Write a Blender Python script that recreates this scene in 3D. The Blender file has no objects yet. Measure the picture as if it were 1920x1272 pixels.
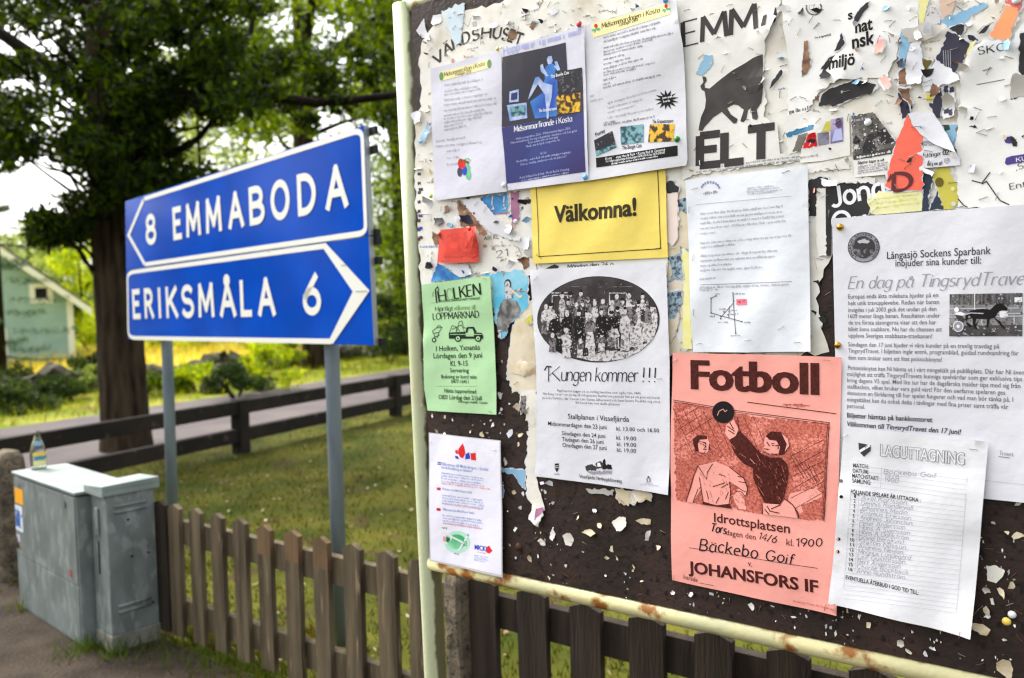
import bpy, bmesh, math, random
from mathutils import Vector, Matrix
from mathutils.geometry import delaunay_2d_cdt
import numpy as np
R = random.Random(7)
SC = bpy.context.scene
COL = SC.collection
# ------------------------------------------------------------------ camera
F, CX, CY, CAMZ = 1550.0, 960.0, 636.0, 1.43
PITCH, ROLL = math.atan(65.0 / F), 0.026
CAM = Vector((0, 0, CAMZ))
_f = Vector((0, math.cos(PITCH), -math.sin(PITCH))); _u = Vector((0, math.sin(PITCH), math.cos(PITCH))); _r = Vector((1, 0, 0))
CR = _r * math.cos(ROLL) - _u * math.sin(ROLL); CU = _r * math.sin(ROLL) + _u * math.cos(ROLL)
cd = bpy.data.cameras.new('camera'); co = bpy.data.objects.new('camera', cd); COL.objects.link(co)
co.matrix_world = Matrix(((CR.x, CU.x, -_f.x, 0), (CR.y, CU.y, -_f.y, 0), (CR.z, CU.z, -_f.z, CAMZ), (0, 0, 0, 1)))
cd.sensor_width = 36; cd.lens = F / 1920 * 36; cd.clip_end = 2000; cd.clip_start = 0.05
cd.dof.use_dof = True; cd.dof.focus_distance = 1.42; cd.dof.aperture_fstop = 4.0
SC.camera = co
# ------------------------------------------------------------------ world, sun, exposure
SUN_EL, SUN_AZ = math.radians(50), math.radians(305)      # azimuth from +Y clockwise: high on the left, a little ahead
W = bpy.data.worlds.new('World'); SC.world = W; W.use_nodes = True
nt = W.node_tree; nt.nodes.clear()
sky = nt.nodes.new('ShaderNodeTexSky'); sky.sky_type = 'NISHITA'; sky.sun_disc = False
sky.sun_elevation = SUN_EL; sky.sun_rotation = SUN_AZ; sky.dust_density = 6.0; sky.air_density = 1.2
hs = nt.nodes.new('ShaderNodeHueSaturation'); hs.inputs['Saturation'].default_value = 0.25
bg = nt.nodes.new('ShaderNodeBackground'); bg.inputs['Strength'].default_value = 0.15
ow = nt.nodes.new('ShaderNodeOutputWorld')
nt.links.new(sky.outputs[0], hs.inputs['Color']); nt.links.new(hs.outputs[0], bg.inputs['Color']); nt.links.new(bg.outputs[0], ow.inputs[0])
sl = bpy.data.lights.new('sun', 'SUN'); sl.energy = 1.0; sl.angle = math.radians(22); sl.color = (1, .96, .88)
so = bpy.data.objects.new('sun', sl); COL.objects.link(so)
sd = Vector((math.sin(SUN_AZ) * math.cos(SUN_EL), math.cos(SUN_AZ) * math.cos(SUN_EL), math.sin(SUN_EL)))
so.rotation_euler = (-sd).to_track_quat('-Z', 'Y').to_euler(); so.location = (-4, -6, 12)
SC.view_settings.view_transform = 'Standard'; SC.view_settings.look = 'None'; SC.view_settings.exposure = 1.68
SC.view_settings.gamma = 1
SC.render.engine = 'CYCLES'; SC.cycles.use_denoising = True; SC.cycles.filter_width = 1.25
SC.cycles.max_bounces = 8; SC.cycles.transparent_max_bounces = 12
# ------------------------------------------------------------------ helpers: pixels of the photograph to rays
def ray(px, py): return (_f + CR * ((px - CX) / F) - CU * ((py - CY) / F))
def hit(px, py, P0, N):
    d = ray(px, py); k = (P0 - CAM).dot(N) / d.dot(N); return CAM + d * k
def at(px, py, depth): return CAM + ray(px, py) * depth
def on_ground(px, py, z=0.0):
    d = ray(px, py); return CAM + d * ((z - CAMZ) / d.z)
def horizon(px): return CY - 65.0 - (px - CX) * ROLL
# ------------------------------------------------------------------ materials
def lin(c):
    return tuple(((v / 255) / 12.92 if v / 255 <= .04045 else ((v / 255 + .055) / 1.055) ** 2.4) for v in c)
_M = {}
def mat(name, rgb, rough=.6, rgb2=None, scale=6, detail=6, mix=.5, bump=0, bscale=60, spec=.3, metal=0, stretch=None, coat=0, contrast=.25, rgb3=None, scale3=30, thr3=.62):
    """procedural principled material; rgb/rgb2/rgb3 are sRGB 0-255 albedos mixed by noise in object space"""
    if name in _M: return _M[name]
    m = bpy.data.materials.new(name); m.use_nodes = True; n = m.node_tree.nodes; L = m.node_tree.links
    b = n['Principled BSDF']; b.inputs['Base Color'].default_value = (*lin(rgb), 1); b.inputs['Roughness'].default_value = rough
    b.inputs['Specular IOR Level'].default_value = spec; b.inputs['Metallic'].default_value = metal
    if coat: b.inputs['Coat Weight'].default_value = coat; b.inputs['Coat Roughness'].default_value = .08
    tc = n.new('ShaderNodeTexCoord'); vec = tc.outputs['Object']
    if stretch:
        mp = n.new('ShaderNodeMapping'); mp.inputs['Scale'].default_value = stretch; L.new(vec, mp.inputs[0]); vec = mp.outputs[0]
    def noise(s, d=6):
        t = n.new('ShaderNodeTexNoise'); t.inputs['Scale'].default_value = s; t.inputs['Detail'].default_value = d; L.new(vec, t.inputs['Vector']); return t
    def ramp(src, lo, hi):
        r = n.new('ShaderNodeMapRange'); r.inputs[1].default_value = lo; r.inputs[2].default_value = hi; r.clamp = True; L.new(src, r.inputs[0]); return r.outputs[0]
    colr = None
    if rgb2:
        f = ramp(noise(scale, detail).outputs[0], mix - contrast / 2, mix + contrast / 2)
        x = n.new('ShaderNodeMix'); x.data_type = 'RGBA'; x.inputs[6].default_value = (*lin(rgb), 1); x.inputs[7].default_value = (*lin(rgb2), 1)
        L.new(f, x.inputs[0]); colr = x.outputs[2]
    if rgb3:
        f = ramp(noise(scale3, 8).outputs[0], thr3 - .04, thr3 + .04)
        x = n.new('ShaderNodeMix'); x.data_type = 'RGBA'; x.inputs[6].default_value = (*lin(rgb), 1); x.inputs[7].default_value = (*lin(rgb3), 1)
        if colr: L.new(colr, x.inputs[6])
        L.new(f, x.inputs[0]); colr = x.outputs[2]
    if colr: L.new(colr, b.inputs['Base Color'])
    if bump:
        bp = n.new('ShaderNodeBump'); bp.inputs['Strength'].default_value = min(1, bump); bp.inputs['Distance'].default_value = .01 * max(1, bump)
        L.new(noise(bscale, 5).outputs[0], bp.inputs['Height']); L.new(bp.outputs[0], b.inputs['Normal'])
    _M[name] = m; return m
def leaf_mat(name, rgb, rgb2, trans=.5, scale=1.2):
    if name in _M: return _M[name]
    m = bpy.data.materials.new(name); m.use_nodes = True; n = m.node_tree.nodes; L = m.node_tree.links; n.clear()
    o = n.new('ShaderNodeOutputMaterial'); tc = n.new('ShaderNodeTexCoord'); t = n.new('ShaderNodeTexNoise'); t.inputs['Scale'].default_value = scale; t.inputs['Detail'].default_value = 8; t.inputs['Roughness'].default_value = .75
    L.new(tc.outputs['Object'], t.inputs['Vector'])
    r = n.new('ShaderNodeMapRange'); r.inputs[1].default_value = .35; r.inputs[2].default_value = .65; L.new(t.outputs[0], r.inputs[0])
    x = n.new('ShaderNodeMix'); x.data_type = 'RGBA'; x.inputs[6].default_value = (*lin(rgb), 1); x.inputs[7].default_value = (*lin(rgb2), 1); L.new(r.outputs[0], x.inputs[0])
    d = n.new('ShaderNodeBsdfPrincipled'); d.inputs['Roughness'].default_value = .6; d.inputs['Specular IOR Level'].default_value = .1; L.new(x.outputs[2], d.inputs['Base Color'])
    tr = n.new('ShaderNodeBsdfTranslucent'); hs = n.new('ShaderNodeHueSaturation'); hs.inputs['Hue'].default_value = .47; hs.inputs['Saturation'].default_value = 1.15; hs.inputs['Value'].default_value = 1.5
    L.new(x.outputs[2], hs.inputs['Color']); L.new(hs.outputs[0], tr.inputs['Color'])
    s = n.new('ShaderNodeMixShader'); s.inputs[0].default_value = trans; L.new(d.outputs[0], s.inputs[1]); L.new(tr.outputs[0], s.inputs[2]); L.new(s.outputs[0], o.inputs[0])
    _M[name] = m; return m
# ------------------------------------------------------------------ object helpers
def tag(o, label=None, cat=None, group=None, kind=None):
    if label: o['label'] = label
    if cat: o['category'] = cat
    if group: o['group'] = group
    if kind: o['kind'] = kind
    return o
def mesh_obj(name, verts, faces, mats, parent=None, midx=None, smooth=False):
    me = bpy.data.meshes.new(name); me.from_pydata([tuple(v) for v in verts], [], faces); me.update()
    for m in (mats if isinstance(mats, (list, tuple)) else [mats]): me.materials.append(m)
    if midx: me.polygons.foreach_set('material_index', midx)
    if smooth: me.polygons.foreach_set('use_smooth', [True] * len(me.polygons))
    o = bpy.data.objects.new(name, me); COL.objects.link(o)
    if parent: o.parent = parent
    return o
def empty(name, loc=(0, 0, 0)):
    o = bpy.data.objects.new(name, None); COL.objects.link(o); o.empty_display_size = .1
    return o
class MB:
    """collects shapes for one mesh object"""
    def __init__(s): s.v, s.f, s.m = [], [], []
    def add(s, v, f, m=0):
        k = len(s.v); s.v += [tuple(p) for p in v]; s.f += [tuple(i + k for i in q) for q in f]; s.m += [m] * len(f); return s
    def box(s, o, ex, ey, ez, m=0):
        """box from corner o with edge vectors"""
        o, ex, ey, ez = map(Vector, (o, ex, ey, ez))
        v = [o, o + ex, o + ex + ey, o + ey]; v += [p + ez for p in v]
        return s.add(v, [(0, 3, 2, 1), (4, 5, 6, 7), (0, 1, 5, 4), (1, 2, 6, 5), (2, 3, 7, 6), (3, 0, 4, 7)], m)
    def tube(s, pts, rad, seg=12, m=0, cap=True, wob=0):
        pts = [Vector(p) for p in pts]; n = len(pts); rad = rad if isinstance(rad, (list, tuple)) else [rad] * n
        k = len(s.v); ref = Vector((.3, .9, .1)); V = []
        for i, p in enumerate(pts):
            t = (pts[min(i + 1, n - 1)] - pts[max(i - 1, 0)]).normalized()
            a = t.cross(ref)
            if a.length < .1: a = t.cross(Vector((1, 0, 0)))
            a.normalize(); b = t.cross(a)
            for j in range(seg):
                w = 2 * math.pi * j / seg; rr = rad[i] * (1 + (R.uniform(-wob, wob) if wob else 0))
                V.append(p + (a * math.cos(w) + b * math.sin(w)) * rr)
        fs = [(i * seg + j, i * seg + (j + 1) % seg, (i + 1) * seg + (j + 1) % seg, (i + 1) * seg + j) for i in range(n - 1) for j in range(seg)]
        if cap: fs += [tuple(reversed(range(seg))), tuple(range((n - 1) * seg, n * seg))]
        return s.add(V, fs, m)
    def lathe(s, o, prof, seg=20, m=0):
        V = [(o[0] + r * math.cos(2 * math.pi * j / seg), o[1] + r * math.sin(2 * math.pi * j / seg), o[2] + z) for r, z in prof for j in range(seg)]
        n = len(prof)
        return s.add(V, [(i * seg + j, i * seg + (j + 1) % seg, (i + 1) * seg + (j + 1) % seg, (i + 1) * seg + j) for i in range(n - 1) for j in range(seg)] + [tuple(reversed(range(seg))), tuple(range((n - 1) * seg, n * seg))], m)
    def build(s, name, mats, parent=None, smooth=False, bevel=0):
        o = mesh_obj(name, s.v, s.f, mats, parent, s.m, smooth)
        if bevel:
            b = o.modifiers.new('bevel', 'BEVEL'); b.width = bevel; b.segments = 2; b.limit_method = 'ANGLE'
        return o
# ------------------------------------------------------------------ planes
class Plane:
    def __init__(s, vp_x, P):
        d = ray(vp_x, horizon(vp_x)); d.z = 0; d.normalize()
        s.es = -d; s.et = Vector((0, 0, 1)); s.n = s.es.cross(s.et)
        if s.n.dot(CAM - P) < 0: s.n = -s.n
        s.O = P
    def st(s, px, py, h=0.0):
        q = hit(px, py, s.O + s.n * h, s.n) - s.O; return (q.dot(s.es), q.dot(s.et))
    def w(s, st, h=0.0): return s.O + s.es * st[0] + s.et * st[1] + s.n * h
    def at(s, px, py, h=0.0): return s.w(s.st(px, py, h), h)
BOARD = Plane(-1150, at(860, 640, 1.847))
D_B = (BOARD.O - CAM).dot(-BOARD.n)
FENCE = Plane(-1150, BOARD.O - BOARD.n * (1.95 - D_B))
_sp = at(628, 640, 3.40)
SIGN = Plane(-540, _sp + Plane(-540, _sp).n * .05)
# ------------------------------------------------------------------ writing: skeleton alphabet and built-in font
def arc(cx, cy, rx, ry, a0, a1, n=10):
    return [(cx + rx * math.cos(math.radians(a0 + (a1 - a0) * i / n)), cy + ry * math.sin(math.radians(a0 + (a1 - a0) * i / n))) for i in range(n + 1)]
X = .64
GL = {
 'A': (.74, [[(0, 0), (.37, 1)], [(.37, 1), (.74, 0)], [(.14, .34), (.6, .34)]]),
 'B': (.6, [[(0, 0), (0, 1)], [(0, 1), (.28, 1)] + arc(.28, .76, .25, .24, 90, -90) + [(0, .52)], [(.28, .52)] + arc(.3, .26, .3, .26, 90, -90) + [(0, 0)]]),
 'C': (.7, [arc(.4, .5, .4, .5, 48, 312, 16)]),
 'D': (.68, [[(0, 0), (0, 1)], [(0, 1), (.2, 1)] + arc(.22, .5, .46, .5, 90, -90, 14) + [(0, 0)]]),
 'E': (.54, [[(0, 0), (0, 1)], [(0, 1), (.52, 1)], [(0, .52), (.44, .52)], [(0, 0), (.54, 0)]]),
 'F': (.5, [[(0, 0), (0, 1)], [(0, 1), (.5, 1)], [(0, .52), (.42, .52)]]),
 'G': (.74, [arc(.4, .5, .4, .5, 48, 340, 16) + [(.76, .45), (.5, .45)]]),
 'H': (.68, [[(0, 0), (0, 1)], [(.68, 0), (.68, 1)], [(0, .52), (.68, .52)]]),
 'I': (.06, [[(.03, 0), (.03, 1)]]),
 'J': (.4, [[(.38, 1), (.38, .25)] + arc(.17, .22, .21, .22, 0, -150)]),
 'K': (.64, [[(0, 0), (0, 1)], [(.6, 1), (.03, .42)], [(.2, .58), (.64, 0)]]),
 'L': (.5, [[(0, 0), (0, 1)], [(0, 0), (.5, 0)]]),
 'M': (.86, [[(0, 0), (.06, 1)], [(.06, 1), (.43, .2)], [(.43, .2), (.8, 1)], [(.8, 1), (.86, 0)]]),
 'N': (.7, [[(0, 0), (0, 1)], [(0, 1), (.7, 0)], [(.7, 0), (.7, 1)]]),
 'O': (.8, [arc(.4, .5, .4, .5, 90, 450, 24)]),
 'P': (.56, [[(0, 0), (0, 1)], [(0, 1), (.28, 1)] + arc(.28, .74, .28, .26, 90, -90) + [(0, .48)]]),
 'R': (.62, [[(0, 0), (0, 1)], [(0, 1), (.28, 1)] + arc(.28, .75, .27, .25, 90, -90) + [(0, .5)], [(.28, .5), (.62, 0)]]),
 'S': (.56, [arc(.28, .75, .26, .25, 35, 270, 12)[:-1] + arc(.28, .25, .28, .26, 90, -150, 12)]),
 'T': (.66, [[(.33, 0), (.33, 1)], [(0, 1), (.66, 1)]]),
 'U': (.66, [[(0, 1), (0, .32)] + arc(.33, .32, .33, .32, 180, 360) + [(.66, 1)]]),
 'V': (.72, [[(0, 1), (.36, 0)], [(.36, 0), (.72, 1)]]),
 'W': (1.0, [[(0, 1), (.26, 0)], [(.26, 0), (.5, .9)], [(.5, .9), (.74, 0)], [(.74, 0), (1, 1)]]),
 'Y': (.66, [[(0, 1), (.33, .48)], [(.66, 1), (.33, .48)], [(.33, .48), (.33, 0)]]),
 'a': (.5, [arc(.24, .31, .24, .33, 60, 300, 12), [(.48, X), (.48, .1), (.54, 0)]]),
 'b': (.5, [[(0, 1), (0, 0)], arc(.24, .31, .25, .32, 150, -150, 14)]),
 'c': (.44, [arc(.25, .32, .25, .32, 45, 315, 12)]),
 'd': (.5, [[(.48, 1), (.48, 0)], arc(.24, .31, .24, .32, 30, 330, 14)]),
 'e': (.48, [[(.02, .34), (.47, .36)] + arc(.25, .32, .24, .32, 10, 310, 14)]),
 'f': (.34, [arc(.24, .84, .12, .16, 30, 180, 6) + [(.12, 0)], [(0, X), (.3, X)]]),
 'g': (.5, [arc(.24, .33, .24, .31, 40, 320, 12), [(.48, X), (.48, -.1)] + arc(.24, -.12, .24, .2, 0, -150, 8)]),
 'h': (.48, [[(0, 1), (0, 0)], [(0, .4)] + arc(.23, .4, .23, .24, 160, 0, 8) + [(.46, 0)]]),
 'i': (.06, [[(.03, X), (.03, 0)], [(.03, .82), (.03, .9)]]),
 'j': (.12, [[(.1, X), (.1, -.12)] + arc(-.02, -.12, .12, .16, 0, -110, 5), [(.1, .82), (.1, .9)]]),
 'k': (.46, [[(0, 1), (0, 0)], [(.42, X), (.02, .28)], [(.16, .4), (.46, 0)]]),
 'l': (.06, [[(.03, 1), (.03, 0)]]),
 'm': (.78, [[(0, X), (0, 0)], [(0, .42)] + arc(.19, .42, .19, .22, 160, 0, 7) + [(.38, 0)], [(.38, .42)] + arc(.57, .42, .19, .22, 160, 0, 7) + [(.76, 0)]]),
 'n': (.48, [[(0, X), (0, 0)], [(0, .4)] + arc(.23, .4, .23, .24, 160, 0, 8) + [(.46, 0)]]),
 'o': (.5, [arc(.25, .32, .25, .32, 90, 450, 18)]),
 'p': (.5, [[(0, X), (0, -.3)], arc(.24, .32, .25, .32, 150, -150, 14)]),
 'r': (.32, [[(0, X), (0, 0)], [(0, .4)] + arc(.2, .4, .2, .23, 165, 60, 6)]),
 's': (.4, [arc(.2, .48, .18, .16, 40, 270, 9)[:-1] + arc(.2, .16, .2, .16, 90, -145, 9)]),
 't': (.34, [[(.13, .86), (.13, .14)] + arc(.25, .14, .12, .14, 180, 300, 5), [(0, X), (.3, X)]]),
 'u': (.48, [[(0, X), (0, .24)] + arc(.23, .24, .23, .24, 180, 340, 8), [(.46, X), (.46, 0)]]),
 'v': (.46, [[(0, X), (.23, 0)], [(.23, 0), (.46, X)]]),
 'x': (.44, [[(0, X), (.44, 0)], [(.44, X), (0, 0)]]),
 'y': (.46, [[(0, X), (.23, 0)], [(.46, X), (.12, -.3)]]),
 '0': (.5, [arc(.25, .5, .25, .5, 90, 450, 20)]), '1': (.24, [[(0, .82), (.2, 1), (.2, 0)]]),
 '2': (.5, [arc(.25, .74, .24, .26, 170, -30, 10) + [(0, 0), (.5, 0)]]),
 '3': (.5, [arc(.23, .76, .22, .24, 150, -90, 9), arc(.23, .27, .27, .27, 90, -150, 10)]),
 '4': (.56, [[(.42, 0), (.42, 1), (0, .3), (.56, .3)]]), '6': (.52, [[(.42, 1), (.1, .55)] + arc(.26, .3, .26, .3, 150, 510, 20)]),
 '7': (.46, [[(0, 1), (.46, 1), (.14, 0)]]), '8': (.5, [arc(.25, .76, .21, .24, 90, 450, 16), arc(.25, .27, .25, .27, 90, 450, 18)]),
 '9': (.5, [arc(.25, .7, .25, .3, 0, 360, 18) + [(.46, .5), (.2, 0)]]), '5': (.48, [[(.44, 1), (.08, 1), (.04, .56)] + arc(.22, .32, .26, .32, 120, -140, 10)]),
 '.': (.08, [[(.04, 0), (.04, .07)]]), ',': (.1, [[(.07, .06), (.02, -.14)]]), '/': (.4, [[(0, -.05), (.36, 1.05)]]), '!': (.1, [[(.05, 1), (.05, .3)], [(.05, 0), (.05, .08)]]),
 '-': (.3, [[(0, .36), (.28, .36)]]), ':': (.08, [[(.04, 0), (.04, .08)], [(.04, .5), (.04, .58)]]), ' ': (.3, []),
}
def _dia(base, top, ring=False):
    w, s = GL[base]; c = w / 2
    if ring: return (w, s + [arc(c, top + .12, .09, .1, 90, 450, 10)])
    return (w, s + [[(c - .13, top + .1), (c - .13, top + .18)], [(c + .13, top + .1), (c + .13, top + .18)]])
GL['Å'] = _dia('A', 1, True); GL['Ä'] = _dia('A', 1.02); GL['Ö'] = _dia('O', 1.02); GL['å'] = _dia('a', X, True); GL['ä'] = _dia('a', X); GL['ö'] = _dia('o', X)
def skeleton(s, gap=.22, space=.42, jit=0, rnd=None):
    """list of polylines in cap-height units and total width"""
    x, out = 0, []
    for ch in s:
        if ch == ' ': x += space; continue
        w, st = GL.get(ch, GL['o']); jy = rnd.uniform(-jit, jit) if jit else 0; js = 1 + (rnd.uniform(-jit, jit) if jit else 0)
        out += [[(x + p[0] * js, p[1] * js + jy) for p in l] for l in st]; x += w + gap
    return out, x - gap
def thicken(poly, wf, closed=False):
    """2D polyline to a strip; wf(dx,dy) gives the width for a direction"""
    poly = [p for i, p in enumerate(poly) if i == 0 or math.hypot(p[0] - poly[i - 1][0], p[1] - poly[i - 1][1]) > 1e-6]
    n = len(poly); V, Fc = [], []
    if n < 2: return V, Fc
    seg = []
    for i in range(n - 1):
        dx, dy = poly[i + 1][0] - poly[i][0], poly[i + 1][1] - poly[i][1]; l = math.hypot(dx, dy) or 1e-9; seg.append((dx / l, dy / l))
    for i in range(n):
        a = seg[max(i - 1, 0)]; b = seg[min(i, n - 2)]
        if closed and i in (0, n - 1): a, b = seg[-1], seg[0]
        tx, ty = a[0] + b[0], a[1] + b[1]; l = math.hypot(tx, ty)
        if l < .3: tx, ty, l = b[0], b[1], 1
        tx, ty = tx / l, ty / l
        w = (wf(*a) + wf(*b)) / 4; c = max(.55, abs(tx * b[0] + ty * b[1])); w /= c
        V += [(poly[i][0] - ty * w, poly[i][1] + tx * w), (poly[i][0] + ty * w, poly[i][1] - tx * w)]
    Fc = [(2 * i, 2 * i + 1, 2 * i + 3, 2 * i + 2) for i in range(n - 1)]
    return V, Fc
_FC = {}
def font_mesh(s, bold=0, shear=0, res=3, spacing=1.0):
    k = (s, bold, shear, res, spacing)
    if k in _FC: return _FC[k]
    c = bpy.data.curves.new('t', 'FONT'); c.body = s; c.offset = bold; c.shear = shear; c.resolution_u = res; c.space_character = spacing
    o = bpy.data.objects.new('t', c); COL.objects.link(o); dg = bpy.context.evaluated_depsgraph_get(); e = o.evaluated_get(dg); m = e.to_mesh()
    v = [(p.co.x, p.co.y) for p in m.vertices]; f = [tuple(p.vertices) for p in m.polygons]
    e.to_mesh_clear(); bpy.data.objects.remove(o); bpy.data.curves.remove(c)
    _FC[k] = (v, f); return v, f
def sub_long(v, f, L):
    """split 2D faces until no edge is longer than L, so that printing follows the paper's waves"""
    bm = bmesh.new(); bv = [bm.verts.new((a, b, 0)) for a, b in v]
    for q in f:
        try: bm.faces.new([bv[i] for i in q])
        except ValueError: pass
    for _ in range(5):
        e = [x for x in bm.edges if x.calc_length() > L]
        if not e: break
        bmesh.ops.subdivide_edges(bm, edges=e, cuts=1); bmesh.ops.triangulate(bm, faces=[q for q in bm.faces if len(q.verts) > 4])
    bm.verts.index_update(); V = [(x.co.x, x.co.y) for x in bm.verts]; Q = [tuple(x.index for x in q.verts) for q in bm.faces]; bm.free(); return V, Q
def inside(p, poly):
    c = False; j = len(poly) - 1
    for i in range(len(poly)):
        a, b = poly[i], poly[j]
        if (a[1] > p[1]) != (b[1] > p[1]) and p[0] < (b[0] - a[0]) * (p[1] - a[1]) / (b[1] - a[1]) + a[0]: c = not c
        j = i
    return c
def fill(poly, grid):
    """triangulated 2D polygon with an inner point grid"""
    P = []
    for i, a in enumerate(poly):
        b = poly[(i + 1) % len(poly)]; l = math.hypot(b[0] - a[0], b[1] - a[1]); k = max(1, int(l / (grid * 1.2)))
        P += [(a[0] + (b[0] - a[0]) * j / k, a[1] + (b[1] - a[1]) * j / k) for j in range(k)]
    n = len(P); x0, x1 = min(p[0] for p in P), max(p[0] for p in P); y0, y1 = min(p[1] for p in P), max(p[1] for p in P)
    ins = []
    y = y0 + grid / 2; row = 0
    while y < y1:
        x = x0 + grid * (.5 if row % 2 else .25)
        while x < x1:
            if inside((x, y), P): ins.append((x, y))
            x += grid
        y += grid; row += 1
    try:
        r = delaunay_2d_cdt([Vector(p) for p in P + ins], [], [list(range(n))], 1, 1e-6)
        return [(p.x, p.y) for p in r[0]], [tuple(q) for q in r[2]]
    except Exception:
        return P, [tuple(range(n))]
def ragged(poly, step, amp, rnd, tear=None):
    """outline with torn edges; tear: set of edge indices that are torn (default all)"""
    out = []
    for i, a in enumerate(poly):
        b = poly[(i + 1) % len(poly)]; l = math.hypot(b[0] - a[0], b[1] - a[1]); out.append(a)
        if tear is not None and i not in tear: continue
        k = int(l / step)
        for j in range(1, k):
            u = j / k; nx, ny = -(b[1] - a[1]) / l, (b[0] - a[0]) / l; d = rnd.gauss(0, amp)
            out.append((a[0] + (b[0] - a[0]) * u + nx * d, a[1] + (b[1] - a[1]) * u + ny * d))
    return out
# ------------------------------------------------------------------ papers on the board
ZO = {'z1': (740, 0, 3.348), 'z2': (1260, 0, 2.909), 'z3': (760, 330, 3.437), 'z4': (1260, 300, 2.909), 'z5': (760, 680, 3.028), 'z6': (1240, 640, 2.8235), 'z7': (1240, 900, 2.8235),
      'a1': (770, 330, 3.634), 'a2': (1440, 0, 6.36), 'a3': (1660, 0, 6.36), 'a4': (1440, 190, 5.53), 'a5': (1660, 190, 5.53), 'a6': (1240, 300, 3.35), 'a7': (1000, 500, 6.36), 'a8': (1250, 740, 5.088), 'p': (0, 0, 1)}
def P(z, s):
    ox, oy, k = ZO[z]
    if isinstance(s, str): s = [tuple(map(float, q.split(','))) for q in s.split()]
    return [(ox + x / k, oy + y / k) for x, y in s]
def paper(name, rgb, rgb2=None, rough=.75, bump=.14, bscale=28, **k): return mat(name, rgb, rough, rgb2, bump=bump, bscale=bscale, spec=.25, **k)
WHITE = paper('white_paper', (216, 216, 223)); WHITE2 = paper('lilac_white_paper', (214, 213, 226)); OLD = paper('weathered_paper', (232, 229, 222), (208, 198, 178), scale=16, mix=.62, rgb3=(150, 128, 98), scale3=46, thr3=.7)
GREYP = paper('grey_white_paper', (231, 229, 225), (222, 220, 215), scale=9); CREAM = paper('cream_paper', (226, 214, 190), (205, 186, 150), scale=18, mix=.6)
GREEN = paper('pale_green_paper', (176, 216, 166)); YELLOW = paper('yellow_paper', (238, 214, 108)); SALMON = paper('salmon_paper', (241, 164, 152)); REDP = paper('red_paper', (216, 78, 66)); CORAL = paper('coral_paper', (238, 108, 88))
INK = mat('black_ink', (26, 22, 22), .7, spec=.2); INK2 = mat('soft_black_ink', (62, 58, 58), .7, spec=.2); GREY = mat('grey_ink', (150, 148, 156), .8, spec=.2); LGREY = mat('faint_grey_ink', (184, 184, 194), .8, spec=.2); MGREY = mat('mid_grey_ink', (100, 98, 102), .8, spec=.2)
BROWNINK = mat('brown_red_ink', (64, 20, 16), .7, (84, 34, 28), scale=200, spec=.2); TONE = mat('brown_red_tone', (170, 84, 70), .8, (206, 116, 100), scale=260, spec=.2, contrast=.12); TONE2 = mat('light_red_tone', (190, 98, 84), .8, (232, 146, 130), scale=260, contrast=.12, spec=.2)
WINK = mat('white_print', (232, 232, 236), .7, spec=.2); LAVINK = mat('lavender_print', (178, 184, 226), .8, spec=.2); BLUEINK = mat('blue_print', (44, 70, 190), .7, spec=.2); REDINK = mat('red_print', (222, 40, 44), .7, spec=.2); PALEBLUE = mat('pale_blue_print', (120, 140, 205), .8, spec=.2); PALERED = mat('pale_red_print', (238, 150, 150), .8, spec=.2)
GREENINK = mat('green_print', (60, 170, 110), .8, (150, 215, 175), scale=20, spec=.2); DKGREEN = mat('dark_green_ink', (22, 40, 24), .7, spec=.2); OLIVE = mat('olive_print', (110, 96, 40), .7, spec=.2); BUTTER = mat('pale_yellow_print', (240, 232, 176), .8, spec=.2); OLGREEN = mat('faint_green_ink', (110, 150, 90), .8, spec=.2)
SHEETS = []
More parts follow.
